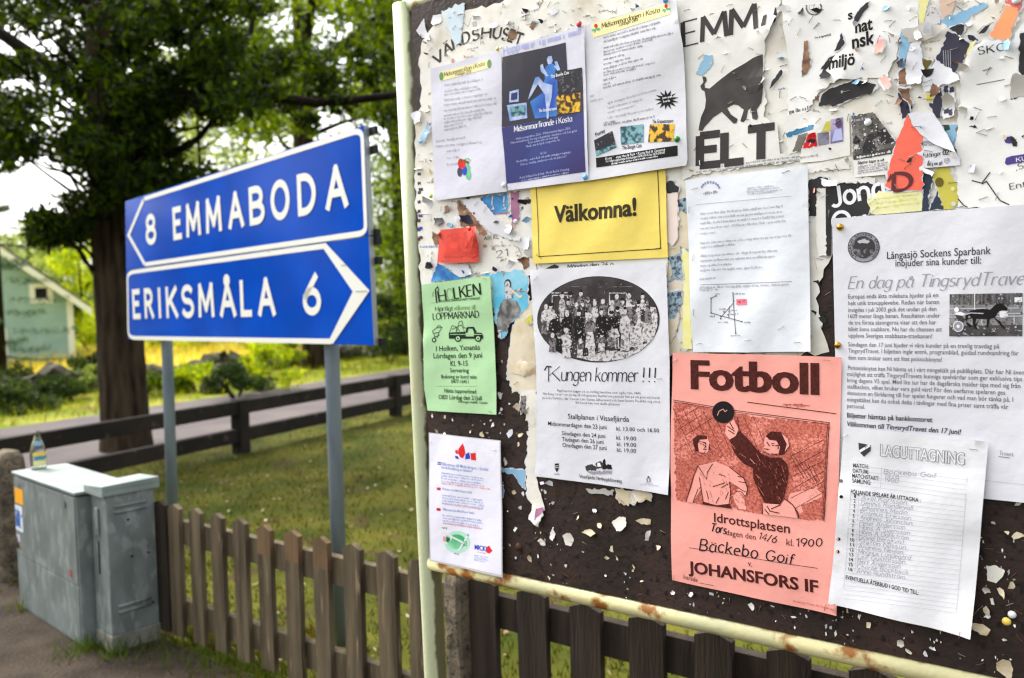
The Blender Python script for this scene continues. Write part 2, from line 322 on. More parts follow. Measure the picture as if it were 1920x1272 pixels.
class Sheet:
    def __init__(s, name, label, cat, px, h, m, amp=.0011, grid=.014, torn=None, step=.006, tamp=.0012, curls=(), group=None, fresh=True, seed=None, back=None):
        s.name, s.label, s.cat, s.h, s.m, s.group, s.px = name, label, cat, h, m, group, px
        s.rnd = random.Random(seed if seed is not None else len(SHEETS) * 17 + 3)
        s.wv = [(s.rnd.uniform(-1, 1) * 50, s.rnd.uniform(-1, 1) * 40, s.rnd.uniform(0, 6.28), s.rnd.uniform(.4, 1) * amp * (1.5 if fresh else 1)) for _ in range(4)]
        s.curls = [(*BOARD.st(x, y, h), rad, up) for x, y, rad, up in curls]
        p = [BOARD.st(x, y, h) for x, y in px]
        if torn is not None: p = ragged(p, step, tamp, s.rnd, None if torn is True else set(torn))
        s.poly = p; s.grid = grid; s.parts = {}; s.fresh = fresh; s.n = 0
        SHEETS.append(s)
    def st(s, x, y): return BOARD.st(x, y, s.h)
    def lift(s, a, b):
        z = s.h + max(-.0012, min(.003 if s.fresh else .0012, sum(m * math.sin(kx * a + ky * b + ph) for kx, ky, ph, m in s.wv) * .7))
        for ca, cb, rad, up in s.curls:
            d = math.hypot(a - ca, b - cb) / rad
            if d < 1: z += up * (1 - d) ** 2
        return max(z, s.h * .35 + .0008)
    def w(s, a, b, dz=0): return BOARD.w((a, b), s.lift(a, b) + dz)
    def part(s, name): return s.parts.setdefault(name, [])
    def put(s, part, v, f, m, layer=0, L=.016):
        if part is not None and L: v, f = sub_long(v, f, L)
        s.n += 1; dz = .0004 + layer * .00016 + (s.n % 7) * .00001
        if v: s.part(part).append(([s.w(a, b, dz) for a, b in v], f, m, (min(q[0] for q in v), max(q[0] for q in v), min(q[1] for q in v), max(q[1] for q in v))))
    def shape(s, part, px, m, layer=0, rag=0):
        p = [s.st(x, y) for x, y in px]
        if rag: p = ragged(p, rag * 3, rag, s.rnd)
        s.put(part, *fill(p, .014), m, layer, 0)
    def rect(s, part, px, m, layer=0, rag=0): s.shape(part, px, m, layer, rag)
    def ell(s, part, cx, cy, rx, ry, m, layer=0, n=20, a0=0, a1=360):
        s.shape(part, [(cx + rx * math.cos(math.radians(a0 + (a1 - a0) * i / n)), cy + ry * math.sin(math.radians(a0 + (a1 - a0) * i / n))) for i in range(n)], m, layer)
    def line(s, part, px, wd, m, layer=1, closed=False):
        p = [s.st(x, y) for x, y in px]; q = [p[0]]
        for a, b in zip(p, p[1:]):
            k = max(1, int(math.hypot(b[0] - a[0], b[1] - a[1]) / .03)); q += [(a[0] + (b[0] - a[0]) * i / k, a[1] + (b[1] - a[1]) * i / k) for i in range(1, k + 1)]
        s.put(part, *thicken(q, lambda x, y: wd, closed), m, layer, 0)
    def frame(s, p0, p1, hpx):
        a, b = s.st(*p0), s.st(*p1); c = s.st(p0[0], p0[1] - hpx); l = math.hypot(b[0] - a[0], b[1] - a[1]) or 1e-6; u = ((b[0] - a[0]) / l, (b[1] - a[1]) / l)
        return a, u, l, math.hypot(c[0] - a[0], c[1] - a[1])
    def text(s, part, t, p0, p1, hpx, m=None, bold=0, shear=0, fat=0, layer=1, res=3, L=.016):
        v, f = font_mesh(t, bold, shear, res); a, u, l, H = s.frame(p0, p1, hpx); x0, x1 = min(p[0] for p in v), max(p[0] for p in v); cap = .66
        sx, sy = l / (x1 - x0), H / cap
        for k, o in enumerate(([0] if not fat else [-fat, 0, fat])):
            q = [(a[0] + u[0] * ((x - x0) * sx + o * H) - u[1] * y * sy, a[1] + u[1] * ((x - x0) * sx + o * H) + u[0] * y * sy) for x, y in v]
            s.put(part, q, f, m or INK, layer + k * .15, L if H > .012 else 0)
    def pen(s, part, t, p0, p1, hpx, m=None, w=.1, thin=1.0, nib=20, serif=0, slant=0, jit=0, gap=.22, space=.42, layer=1):
        lines, tw = skeleton(t, gap, space, jit, s.rnd); a, u, l, H = s.frame(p0, p1, hpx); sx = l / tw; ca, sa = math.cos(math.radians(nib)), math.sin(math.radians(nib))
        wf = lambda dx, dy: w * H * (thin + (1 - thin) * abs(dx * (sa) - dy * (ca)))
        def T(x, y):
            X_ = x * sx + y * slant * H; Y_ = y * H; return (a[0] + u[0] * X_ - u[1] * Y_, a[1] + u[1] * X_ + u[0] * Y_)
        for k, ln in enumerate(lines):
            q = [T(*p) for p in ln]; s.put(part, *thicken(q, wf), m or INK, layer + (k % 3) * .2, .016 if H > .012 else 0)
            if serif:
                for e, o in ((0, 1), (-1, -2)):
                    x, y = ln[e]; d = (ln[e][0] - ln[o][0], ln[e][1] - ln[o][1]); dl = math.hypot(*d) or 1
                    if abs(d[1]) / dl > .6 and dl > .04 and (abs(y) < .02 or abs(y - 1) < .02 or abs(y - X) < .02):
                        g = .045 if y > .5 else -.0; hw = serif * H / sx
                        s.put(part, [T(x - hw, y - .0 - (.05 if y > .5 else 0)), T(x + hw, y - (.05 if y > .5 else 0)), T(x + hw, y + (0 if y > .5 else .05)), T(x - hw, y + (0 if y > .5 else .05))], [(0, 1, 2, 3)], m or INK, layer + .7, 0)
    def greek(s, part, p0, p1, hpx, m=None, layer=1, dens=.8):
        """a line of writing too small to read in the photograph: word-like rows of strokes"""
        a, u, l, H = s.frame(p0, p1, hpx); x = 0; V, Fc = [], []
        while x < l:
            for _ in range(s.rnd.randint(2, 9)):
                h0 = H * s.rnd.choice((.62, .62, .62, .66, .95)); y0 = -H * .25 if s.rnd.random() < .1 else 0; ww = H * s.rnd.uniform(.16, .24)
                for bx in ((0,) if s.rnd.random() < .3 else (0, H * .3)):
                    k = len(V); c = [(x + bx, y0), (x + bx + ww, y0), (x + bx + ww, h0), (x + bx, h0)]
                    V += [(a[0] + u[0] * q[0] - u[1] * q[1], a[1] + u[1] * q[0] + u[0] * q[1]) for q in c]; Fc.append((k, k + 1, k + 2, k + 3))
                x += H * .58
                if x > l: break
            x += H * .4
        s.put(part, V, Fc, m or GREY, layer, 0)
    def speckle(s, part, px, n, mats, size, layer):
        """printing grain of a photo"""
        x0, x1, y0, y1 = min(p[0] for p in px), max(p[0] for p in px), min(p[1] for p in px), max(p[1] for p in px); V = {m: ([], []) for m in mats}
        for _ in range(n):
            x, y = s.rnd.uniform(x0, x1), s.rnd.uniform(y0, y1)
            if not inside((x, y), px): continue
            v, f = V[s.rnd.choice(mats)]; a, b = s.st(x, y); k = len(v); w, h = size * s.rnd.uniform(.4, 1.3), size * s.rnd.uniform(.4, 1.6); t = s.rnd.uniform(0, 3.1); c, d = math.cos(t), math.sin(t)
            v += [(a + c * w * i - d * h * j, b + d * w * i + c * h * j) for i, j in ((-1, -.6), (1, -1), (.7, 1), (-.8, .7))]; f.append((k, k + 1, k + 2, k + 3))
        for i, (m, (v, f)) in enumerate(V.items()): s.put(part, v, f, m, layer + i * .3, 0)
    def finish(s):
        v, f = fill(s.poly, s.grid)
        o = mesh_obj(s.name, [s.w(a, b) for a, b in v], f, s.m, smooth=True); tag(o, s.label, s.cat, s.group); s.obj = o
        if not s.fresh and s.m not in (WHITE, OLD, GREYP, FOLDG) and s.m.name != 'cool_white_paper':      # the white core of a torn paper shows round its print
            cx = sum(p[0] for p in s.poly) / len(s.poly); cy = sum(p[1] for p in s.poly) / len(s.poly); q = []
            for a, b in s.poly: d = math.hypot(a - cx, b - cy) or 1; e = abs(s.rnd.gauss(.0016, .0016)); q.append((a + (a - cx) / d * e, b + (b - cy) / d * e))
            v2, f2 = fill(ragged(q, .003, .0006, s.rnd), .02); mesh_obj('torn_edge', [s.w(a, b, -.0004) for a, b in v2], f2, WHITE, o)
        for nme, puts in s.parts.items():
            gap = {'lettering': .016, 'handwriting': .02, 'heading': .012, 'table_lines': .03, 'footer': .01, 'oval_photo': .05}.get(nme, .0012); gr = []
            for q in puts:                                  # printing that lies together is one part
                bx, mem = q[3], [q]; again = True
                while again:
                    again = False
                    for g in gr:
                        c = g[0]
                        if bx[0] < c[1] + gap and c[0] < bx[1] + gap and bx[2] < c[3] + gap and c[2] < bx[3] + gap:
                            bx = (min(bx[0], c[0]), max(bx[1], c[1]), min(bx[2], c[2]), max(bx[3], c[3])); mem = g[1] + mem; gr.remove(g); again = True; break
                gr.append((bx, mem))
            for bx, mem in gr:
                V, Fc, I, Ms = [], [], [], []
                for vv, ff, mm, _ in mem:
                    if mm not in Ms: Ms.append(mm)
                    k = len(V); V += vv; Fc += [tuple(j + k for j in q) for q in ff]; I += [Ms.index(mm)] * len(ff)
                mesh_obj(nme, V, Fc, Ms, o, I)
        return o
def cover(px, py, fresh_only=False):
    top = None
    for s in SHEETS:
        if (s.fresh or not fresh_only) and inside((px, py), s.px):
            z = s.lift(*s.st(px, py))
            if top is None or z > top[0]: top = (z, s)
    return top
# ------------------------------------------------------------------ notice board frame
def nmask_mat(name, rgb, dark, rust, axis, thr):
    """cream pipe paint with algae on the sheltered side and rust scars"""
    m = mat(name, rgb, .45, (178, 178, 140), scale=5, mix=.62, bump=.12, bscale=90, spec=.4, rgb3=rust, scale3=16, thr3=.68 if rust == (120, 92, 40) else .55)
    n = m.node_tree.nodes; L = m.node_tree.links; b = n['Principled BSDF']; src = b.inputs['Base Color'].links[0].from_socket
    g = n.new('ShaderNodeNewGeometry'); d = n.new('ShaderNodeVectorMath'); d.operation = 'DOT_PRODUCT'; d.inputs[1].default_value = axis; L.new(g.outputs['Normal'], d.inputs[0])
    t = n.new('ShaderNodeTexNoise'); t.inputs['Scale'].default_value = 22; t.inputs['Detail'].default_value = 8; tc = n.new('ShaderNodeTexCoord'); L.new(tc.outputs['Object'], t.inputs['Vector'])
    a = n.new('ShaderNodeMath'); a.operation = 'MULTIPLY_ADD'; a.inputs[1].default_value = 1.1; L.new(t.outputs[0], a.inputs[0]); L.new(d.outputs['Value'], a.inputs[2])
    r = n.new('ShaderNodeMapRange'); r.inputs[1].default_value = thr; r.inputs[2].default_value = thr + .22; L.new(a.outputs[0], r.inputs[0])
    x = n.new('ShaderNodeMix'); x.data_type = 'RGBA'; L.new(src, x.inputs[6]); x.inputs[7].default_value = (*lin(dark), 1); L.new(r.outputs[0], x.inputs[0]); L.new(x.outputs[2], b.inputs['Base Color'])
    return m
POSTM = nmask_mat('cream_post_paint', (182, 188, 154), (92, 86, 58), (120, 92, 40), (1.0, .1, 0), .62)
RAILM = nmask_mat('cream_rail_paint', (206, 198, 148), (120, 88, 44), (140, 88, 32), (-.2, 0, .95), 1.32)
PANELM = mat('brown_board', (58, 42, 37), .6, (42, 31, 27), scale=9, bump=.2, bscale=90, spec=.3, rgb3=(24, 18, 17), scale3=70, thr3=.6)
nb = empty('notice_board', BOARD.at(820, 1300, 0)); tag(nb, 'large brown notice board in a cream tube frame, covered with papers and torn scraps', 'notice board')
nb.matrix_world = Matrix.Identity(4)
def ch(o): return o
a, b = BOARD.at(757, 10, -.02), BOARD.at(816, 1262, -.02); dirp = (a - b).normalized()
foot = b + (b - a).normalized() * ((b.z + .1) / -((b - a).normalized().z)); 
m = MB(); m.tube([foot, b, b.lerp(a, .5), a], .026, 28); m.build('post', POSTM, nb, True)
ra, rb = BOARD.st(757, 16, -.02), BOARD.st(852, -13.5, -.02)
far = 2.25
def along(p, q, s): k = (s - p[0]) / (q[0] - p[0]); return (s, p[1] + (q[1] - p[1]) * k)
rc, rd = BOARD.st(945, 1084, -.012), BOARD.st(1500, 1205, -.012)
s0 = BOARD.st(815, 1055, -.02)[0]; SR = BOARD.st(1900, 640)[0] + .55
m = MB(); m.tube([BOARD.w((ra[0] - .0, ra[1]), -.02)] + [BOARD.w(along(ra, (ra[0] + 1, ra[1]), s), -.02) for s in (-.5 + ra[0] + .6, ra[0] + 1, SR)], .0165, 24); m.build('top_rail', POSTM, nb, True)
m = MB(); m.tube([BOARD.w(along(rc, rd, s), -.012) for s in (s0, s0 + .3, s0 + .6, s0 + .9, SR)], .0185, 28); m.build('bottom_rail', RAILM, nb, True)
m = MB(); t0 = along(rc, rd, SR)[1]; m.tube([BOARD.w((SR, -1.6), -.02), BOARD.w((SR, ra[1] + .02), -.02)], .026, 24); m.build('post', POSTM, nb, True)
pl = BOARD.st(778, 640)[0]; tl = BOARD.st(770, 30); bl_ = BOARD.st(812, 1046); br_ = along(rc, rd, SR - .03)
corn = [(tl[0] + .002, ra[1] - .012), (SR - .028, ra[1] - .012), (SR - .028, br_[1] + .017), (bl_[0] - .002, along(rc, rd, bl_[0])[1] + .017)]
m = MB(); v, f = fill(corn, .2); k = len(v)
m.add([BOARD.w(p, 0) for p in v], f); m.add([BOARD.w(p, -.018) for p in corn], [(0, 1, 2, 3)]); m.add([BOARD.w(p, z) for p in corn for z in (0, -.018)], [(0, 1, 3, 2), (2, 3, 5, 4), (4, 5, 7, 6), (6, 7, 1, 0)]); m.build('panel', PANELM, nb)
def facing(st, h, rot=0):
    """matrix whose z axis is the board's normal"""
    p = BOARD.w(st, h); c, s = math.cos(rot), math.sin(rot); x = BOARD.es * c + BOARD.et * s; y = BOARD.et * c - BOARD.es * s; n = BOARD.n
    return Matrix(((x.x, y.x, n.x, p.x), (x.y, y.y, n.y, p.y), (x.z, y.z, n.z, p.z), (0, 0, 0, 1)))
def dome(r, hh): return [(r, 0), (r, hh * .25), (r * .86, hh * .6), (r * .5, hh * .9), (r * .12, hh)]
bolt_m = mat('rusty_bolt', (82, 52, 38), .55, (60, 38, 30), scale=80, bump=.2)
for p in P('z5', '645,1045'):
    m = MB(); m.lathe((0, 0, 0), dome(.0085, .006), 20); o = m.build('bolt', bolt_m, nb, True); o.matrix_world = facing(BOARD.st(*p), .0)
# ------------------------------------------------------------------ printed sheets
GOLD = mat('yellow_photo_print', (226, 176, 40), .6, (60, 40, 12), scale=90, mix=.5, contrast=.1); TEAL = mat('teal_photo_print', (120, 168, 176), .6, (40, 78, 92), scale=110, mix=.5, contrast=.14); DKPHOTO = mat('dark_photo_print', (34, 32, 40), .6, (110, 108, 118), scale=150, mix=.62, contrast=.08)
NAVY = mat('navy_print', (36, 38, 74), .55, (56, 56, 78), scale=8, spec=.3); PURPLE = mat('purple_blue_print', (54, 44, 104), .55, (34, 48, 116), scale=7, spec=.3); BLUEGLOW = mat('bright_blue_print', (36, 76, 176), .55, (60, 140, 210), scale=14); SKIN = mat('pale_blue_skin_print', (196, 208, 236), .6, (120, 150, 210), scale=40); CHAR = mat('charcoal_print', (52, 50, 60), .6, (42, 40, 62), scale=6)
# first white programme sheet
s = Sheet('programme_sheet', 'white programme sheet with faint text and a small drawing of dancers at its foot', 'notice', P('z1', '225,432 670,315 705,1203 250,1262'), .0110, WHITE2, amp=.0014)
s.shape('heading', P('z1', '278,455 600,372 606,425 282,512'), BUTTER, 0)
s.pen('heading', 'Midsommarafton i Kosta', *P('z1', '310,482 565,412'), 8, OLIVE, w=.15, thin=.35, serif=.07, gap=.14)
s.pen('heading', 'Fredagen 22/6', *P('z1', '380,478 478,456'), 5, OLIVE, w=.14, gap=.14)
for x in ((292, 480), (596, 402)): s.ell('heading', *P('z1', [x])[0], 4, 8, OLGREEN, 1)
for y, x1 in ((530, 555), (570, 520), (590, 540), (625, 580), (655, 640), (690, 630), (722, 560), (742, 610), (765, 540), (790, 430), (812, 450)): s.greek('lettering', *P('z1', [(312, y + 12), (x1, y - 34 * (x1 - 312) / 330)]), 5, LGREY)
for y, x1 in ((925, 545), (895, 440)): s.greek('lettering', *P('z1', [(258, y), (x1, y - 26)]), 5, LGREY)
for y in (955, 1000, 1040): s.greek('lettering', *P('z1', [(325, y), (400, y - 8)]), 5, LGREY)
for x, y, c in ((408, 1080, NAVY), (440, 1072, BLUEINK), (428, 1030, REDINK), (412, 1025, REDINK), (458, 1060, GREENINK), (465, 1100, GREENINK)):
    s.ell('drawing', *P('z1', [(x, y)])[0], 5, 9, c, 1)
for x, y in ((416, 1008), (440, 1012), (458, 1020)): s.ell('drawing', *P('z1', [(x, y)])[0], 3, 3, OLIVE, 2)
s.line('drawing', P('z1', '440,1000 462,996 478,1012'), .002, GREENINK)
# the dark blue dance poster
s = Sheet('dance_poster', 'dark blue and purple poster with a pale dancing figure, between two white programme sheets', 'poster', P('z1', '675,310 1190,160 1218,1135 710,1197'), .0150, WHITE2, amp=.0012)
s.shape('print', P('z1', '680,362 1075,268 1082,440 1178,430 1186,705 670,802'), CHAR, 0)
s.shape('print', P('z1', '670,803 1186,706 1200,1080 705,1155'), PURPLE, 0)
s.shape('print', P('z1', '850,640 960,560 1040,500 1015,730 880,745'), BLUEGLOW, 1)
s.shape('print', P('z1', '985,500 1020,500 1020,700 975,735'), BLUEGLOW, 1)
s.pen('lettering', 'Hopp', *P('z1', '690,352 790,318'), 16, LAVINK, w=.16, thin=.3, serif=.07)
s.greek('lettering', *P('z1', '800,310 1170,215'), 12, LAVINK)
s.shape('photograph', P('z1', '1020,455 1175,425 1180,570 1022,592'), DKPHOTO, 2); s.shape('photograph', P('z1', '1015,600 1165,582 1166,702 1020,718'), GOLD, 2)
s.shape('photograph', P('z1', '725,578 785,562 780,640 720,645'), SKIN, 2); s.shape('photograph', P('z1', '735,590 775,580 772,625 732,632'), PURPLE, 3); s.shape('photograph', P('z1', '705,662 830,645 832,742 722,762'), SKIN, 2); s.shape('photograph', P('z1', '725,675 822,660 818,722 732,735'), TEAL, 3)
for q, c, l in (('955,372 965,355 985,352 992,380 985,402 962,405', SKIN, 3), ('945,420 965,405 995,400 1010,420 1005,500 995,560 950,540 940,480', BLUEGLOW, 2), ('940,500 1000,495 995,560 930,550', BLUEGLOW, 3), ('952,480 965,478 935,425 930,402 915,412 918,450', SKIN, 3), ('1000,420 1022,445 1040,440 1020,385 1002,388 1012,415 1000,410', SKIN, 3), ('935,520 990,535 985,580 945,600 900,530 855,610 838,628 850,590 885,490 905,482', SKIN, 3), ('945,560 990,560 985,610 968,690 966,745 955,748 952,680 942,600', SKIN, 4)):
    s.shape('figure', P('z1', q), c, l)
s.text('lettering', 'The Boogie Cats', *P('z1', '980,492 1095,464'), 5.5, WINK, bold=.02, layer=5)
s.text('lettering', 'The Grapestompers', *P('z1', '905,706 1018,690'), 5.5, WINK, bold=.02, layer=5)
s.pen('lettering', 'Midsommarfirande i Kosta', *P('z1', '750,830 1112,762'), 11, WINK, w=.14, thin=.4, serif=.07, gap=.15)
for t, q in (('Midsommarafton 22/6 - Midsommardagen 23/6', '762,880 1103,812'), ('Midsommarfirande för ung och gammal - tradition och helt galet', '728,905 1145,828'), ('Kom ensam eller ett helt gäng', '838,904 1028,868'), ('Musik, mat & dryck i stugornas rus', '824,928 1040,885'), ('Öl, lek', '915,974 958,965'), ('Rocka-Billy, Rock n Roll och andra svängiga tongångar', '765,1022 1110,962'), ('Dans, gemenskap, traditioner -och ett jädra liv.!!', '790,1040 1083,990'), ('Kosta Folkets Hus & Park • Kosta Bad & Camping', '785,1124 1100,1070')):
    s.text('lettering', t, *P('z1', q), 4.2, LAVINK, res=1)
s.greek('lettering', *P('z1', '795,1138 1095,1090'), 3, LAVINK)
# second programme sheet
s = Sheet('programme_sheet', 'white programme sheet with a pale yellow heading, black starburst and three small photos of bands', 'notice', P('z1', '1190,160 1500,70 1765,-10 1812,280 1840,1000 1830,1040 1218,1135'), .0135, WHITE, amp=.0014, curls=[(1285, 40, .1, .006)])
s.shape('heading', P('z1', '1232,150 1725,22 1732,92 1245,238'), BUTTER, 0)
s.pen('heading', 'Midsommardagen i Kosta', *P('z1', '1300,178 1665,78'), 9.5, OLIVE, w=.17, thin=.35, serif=.08, gap=.14)
s.pen('heading', 'Lördagen 23/6', *P('z1', '1410,166 1528,132'), 6, OLIVE, w=.15, gap=.14)
for x, y in ((1262, 185), (1705, 62)):
    s.line('heading', P('z1', [(x - 8, y + 22), (x, y), (x + 4, y - 25)]), .0012, DKGREEN); s.ell('heading', *P('z1', [(x, y - 22)])[0], 3.2, 4, REDINK, 2); s.ell('heading', *P('z1', [(x - 12, y + 5)])[0], 4, 2.5, GREENINK, 2); s.ell('heading', *P('z1', [(x + 14, y - 2)])[0], 4, 2.5, GREENINK, 2)
for x0, y0, x1, y1 in ((1310, 242, 1670, 148), (1310, 268, 1650, 182), (1310, 306, 1755, 218), (1310, 332, 1620, 258), (1310, 350, 1560, 296), (1310, 380, 1440, 352), (1310, 410, 1480, 372), (1310, 440, 1560, 378), (1310, 462, 1640, 402), (1310, 478, 1520, 440), (1310, 510, 1385, 492), (1310, 558, 1670, 478), (1310, 538, 1350, 530), (1335, 655, 1640, 570), (1335, 682, 1560, 628), (1335, 712, 1510, 668), (1335, 746, 1620, 688), (1310, 778, 1380, 764), (1310, 792, 1630, 738), (1225, 610, 1260, 602), (1225, 640, 1300, 625)):
    s.greek('lettering', *P('z1', [(x0, y0), (x1, y1)]), 4.6, GREY if x0 == 1310 else LGREY)
c = P('z1', '1707,627')[0]; s.shape('starburst', [(c[0] + (23 if i % 2 else 12) * (1 if i % 4 else .85) * math.cos(i * math.pi / 13), c[1] + (19 if i % 2 else 10) * math.sin(i * math.pi / 13)) for i in range(26)], INK, 1)
s.greek('starburst', *P('z1', '1680,622 1735,612'), 4, WINK, 2); s.greek('starburst', *P('z1', '1685,645 1725,638'), 4, WINK, 2)
s.shape('photograph', P('z1', '1250,882 1365,822 1392,925 1265,982'), DKPHOTO, 1); s.shape('photograph', P('z1', '1258,950 1388,905 1392,925 1265,982'), TEAL, 2); s.shape('photograph', P('z1', '1415,797 1562,780 1565,895 1420,910'), TEAL, 1); s.shape('photograph', P('z1', '1602,782 1760,780 1753,890 1594,896'), GOLD, 1)
s.text('lettering', 'Foray', *P('z1', '1262,858 1322,828'), 6.5, INK, bold=.02); s.text('lettering', 'The Boogie Cats', *P('z1', '1427,942 1553,925'), 7, INK, bold=.012); s.text('lettering', 'The Grapestompers', *P('z1', '1617,776 1750,770'), 6.5, INK, bold=.012)
s.shape('footer', P('z1', '1262,992 1780,915 1780,980 1265,1053'), INK, 1)
for t, q in (('Kosta Folkets Hus & Park • Kosta Bad & Camping', '1322,1005 1703,948'), ('För vidare upplysningar & bokningar 0478-500 45 fax 0478-508 68', '1325,1022 1700,968')): s.text('footer', t, *P('z1', q), 4.5, WINK, bold=.01, layer=2, res=1)
s.greek('footer', *P('z1', '1360,1034 1660,988'), 3.6, WINK, 2)
# yellow sheet
s = Sheet('welcome_sign', 'bright yellow sheet with a thin black border reading Välkomna!', 'notice', [(994, 346), (1120, 331), (1247, 315), (1252, 483), (1000, 495)], .0090, YELLOW, amp=.0012)
s.line('border', [(1005, 348), (1011.5, 481.5), (1120, 474.5), (1238.5, 466.5), (1233, 320)], .0015, INK)
s.line('border', [(1006, 477), (1016, 486)], .0008, INK); s.text('lettering', 'Välkomna!', (1040, 417.5), (1194, 404), 29, mat('olive_black_ink', (48, 40, 10), .7), bold=.02, fat=.022)
# red note
s = Sheet('crumpled_note', 'small crumpled red paper note held by two red pins, with one corner folded', 'note', P('z3', '225,348 330,338 480,328 492,400 470,555 330,562 205,560'), .0115, REDP, amp=.0028, grid=.008, curls=[(900, 440, .06, .02)])
s.shape('faded_print', P('z3', '270,380 400,360 420,520 255,525'), mat('dark_red_smudge', (196, 66, 56), .9, (224, 76, 62), scale=50), 0)
s.shape('folded_corner', P('z3', '385,468 455,385 470,398 492,445 470,470 480,500 430,530 412,500'), mat('fold_red', (206, 66, 54), .8), 2)
# pale green flea market sheet
s = Sheet('flea_market_sheet', 'pale green sheet about a flea market with a drawing of a loaded pickup truck', 'notice', P('z3', '105,702 330,672 552,646')[0:3] + P('z5', '516,120 520,296 330,286 125,273 108,150') + P('z3', '118,960'), .0095, GREEN, amp=.0018, curls=[(800, 640, .05, .006)])
s.pen('logo', 'H', *P('z3', '218,812 262,805'), 21, DKGREEN, w=.2, thin=.25, serif=.1); s.pen('logo', 'O', *P('z3', '272,802 312,795'), 21, OLGREEN, w=.06); s.pen('logo', 'LKEN', *P('z3', '318,792 492,765'), 21, DKGREEN, w=.2, thin=.25, serif=.1, gap=.16)
s.line('logo', P('z3', '196,730 200,820'), .004, DKGREEN); s.line('logo', P('z3', '196,730 212,715 218,740'), .0025, DKGREEN); s.line('logo', P('z3', '160,820 330,802 492,780'), .0006, OLGREEN); s.line('logo', P('z3', '182,745 176,780'), .002, OLGREEN)
s.text('lettering', 'BYGDENS SAMLINGSPUNKT I YXNANÄS', *P('z3', '225,814 487,797'), 4, DKGREEN, bold=.01, res=1)
s.pen('lettering', 'Hjärtligt', *P('z3', '193,872 305,867'), 8.5, DKGREEN, w=.15, thin=.4, serif=.06, gap=.16); s.pen('lettering', 'välkomna till', *P('z3', '314,866 455,860'), 8.5, OLGREEN, w=.14, thin=.4, serif=.06, gap=.16)
s.pen('lettering', 'LOPPMARKNAD', *P('z3', '178,928 477,912'), 12, DKGREEN, w=.17, thin=.35, serif=.09, gap=.16)
for t, x0, y0, x1, y1, h_, b_ in (('I Holken, Yxnanäs', 200, 1130, 480, 1120, 9, .012), ('Lördagen den 9 juni', 185, 1176, 495, 1172, 9, .012), ('Kl. 9-15', 290, 1226, 402, 1224, 9, .012)): s.text('lettering', t, *P('z3', [(x0, y0), (x1, y1)]), h_, DKGREEN, bold=b_, res=2)
for t, x0, y0, x1, y1, h_ in (('Servering', 253, 56, 360, 57, 7.5), ('Bokning av bord tele:', 205, 90, 408, 92, 6.5), ('0477-16411', 260, 118, 362, 118, 6.5), ('Nästa loppmarknad', 222, 170, 405, 176, 7), ('OBS! Lördag den 21Juli', 190, 207, 437, 214, 7.5), ('Föreningen Holken, Yxnanäs', 302, 228, 468, 235, 4)): s.text('lettering', t, *P('z5', [(x0, y0), (x1, y1)]), h_, DKGREEN, bold=.012, res=2)
for i in range(30): s.line('lettering', P('z5', [(172 + i * 8, 135), (176 + i * 8, 135)]), .0008, DKGREEN)
for q in ('278,1010 385,1005 388,1035 440,1035 442,1008 490,1012 500,1030 500,1050 280,1050', '385,1010 395,975 440,972 458,1005 442,1012 432,985 405,985 398,1012'): s.shape('truck_drawing', P('z3', q), DKGREEN, 1)
for x in (338, 468): s.ell('truck_drawing', *P('z3', [(x, 1048)])[0], 6.2, 6.5, DKGREEN, 2); s.ell('truck_drawing', *P('z3', [(x, 1048)])[0], 3.8, 4, GREEN, 3); s.ell('truck_drawing', *P('z3', [(x, 1048)])[0], 1.6, 1.8, DKGREEN, 4)
s.line('truck_drawing', P('z3', '288,1022 490,1022'), .0012, GREEN, 2)
for q in ('285,1005 300,965 330,975 325,1005', '330,1005 345,940 365,935 372,975 392,985', '300,990 360,960 380,1005', '340,985 350,1005'): s.line('truck_drawing', P('z3', q), .0014, DKGREEN)
for q in ('175,1000 200,980 235,975 215,1010 180,1015 175,1000', '200,980 210,965 230,970', '185,1015 190,1040 220,1025', '215,1010 205,1045'): s.line('truck_drawing', P('z3', q), .0016, DKGREEN)
s.ell('truck_drawing', *P('z3', '187,1058')[0], 3.8, 4.6, DKGREEN, 1); s.ell('truck_drawing', *P('z3', '187,1058')[0], 2, 2.6, GREEN, 2)
# toy shop sheet, laminated
LAMI = mat('lamination_film', (214, 210, 216), .12, spec=.6, coat=.6)
s = Sheet('laminated_sheet', 'laminated white sheet with small blue text, three flags and a green map', 'notice', P('z5', '131,398 542,443 555,1219 138,1128'), .0115, LAMI, amp=.0008)
s.shape('page', P('z5', '136,404 537,448 549,1206 145,1120'), paper('bright_white_page', (234, 232, 244), rough=.3), 0)
for q, c in (('318,472 330,458 338,478 345,515 330,545 312,535 302,510 305,490', REDINK), ('285,498 300,494 302,520 288,515', REDINK), ('345,520 365,508 372,545 342,550', BLUEINK), ('285,528 300,530 310,548 288,545', BLUEINK), ('372,515 402,512 404,556 376,552', REDINK)): s.shape('logo', P('z5', q), c, 1)
for y, a_, b_ in ((572, BLUEINK, WINK), (716, REDINK, BLUEINK), (832, REDINK, INK)):
    s.shape('flag', P('z5', [(182, y - 8), (204, y - 6), (204, y + 10), (182, y + 8)]), a_, 1); s.shape('flag', P('z5', [(182, y - 2), (204, y), (204, y + 3), (182, y + 1)]), BUTTER if b_ is WINK else b_, 2)
s.text('lettering', 'Välkommen till Micki-shopen i Gemla!', *P('z5', '205,582 472,616'), 5.4, PALEBLUE, bold=.012, res=1); s.text('lettering', 'Fabriksförsäljning av leksaker!', *P('z5', '205,601 382,624'), 5, PALEBLUE, bold=.012, res=1)
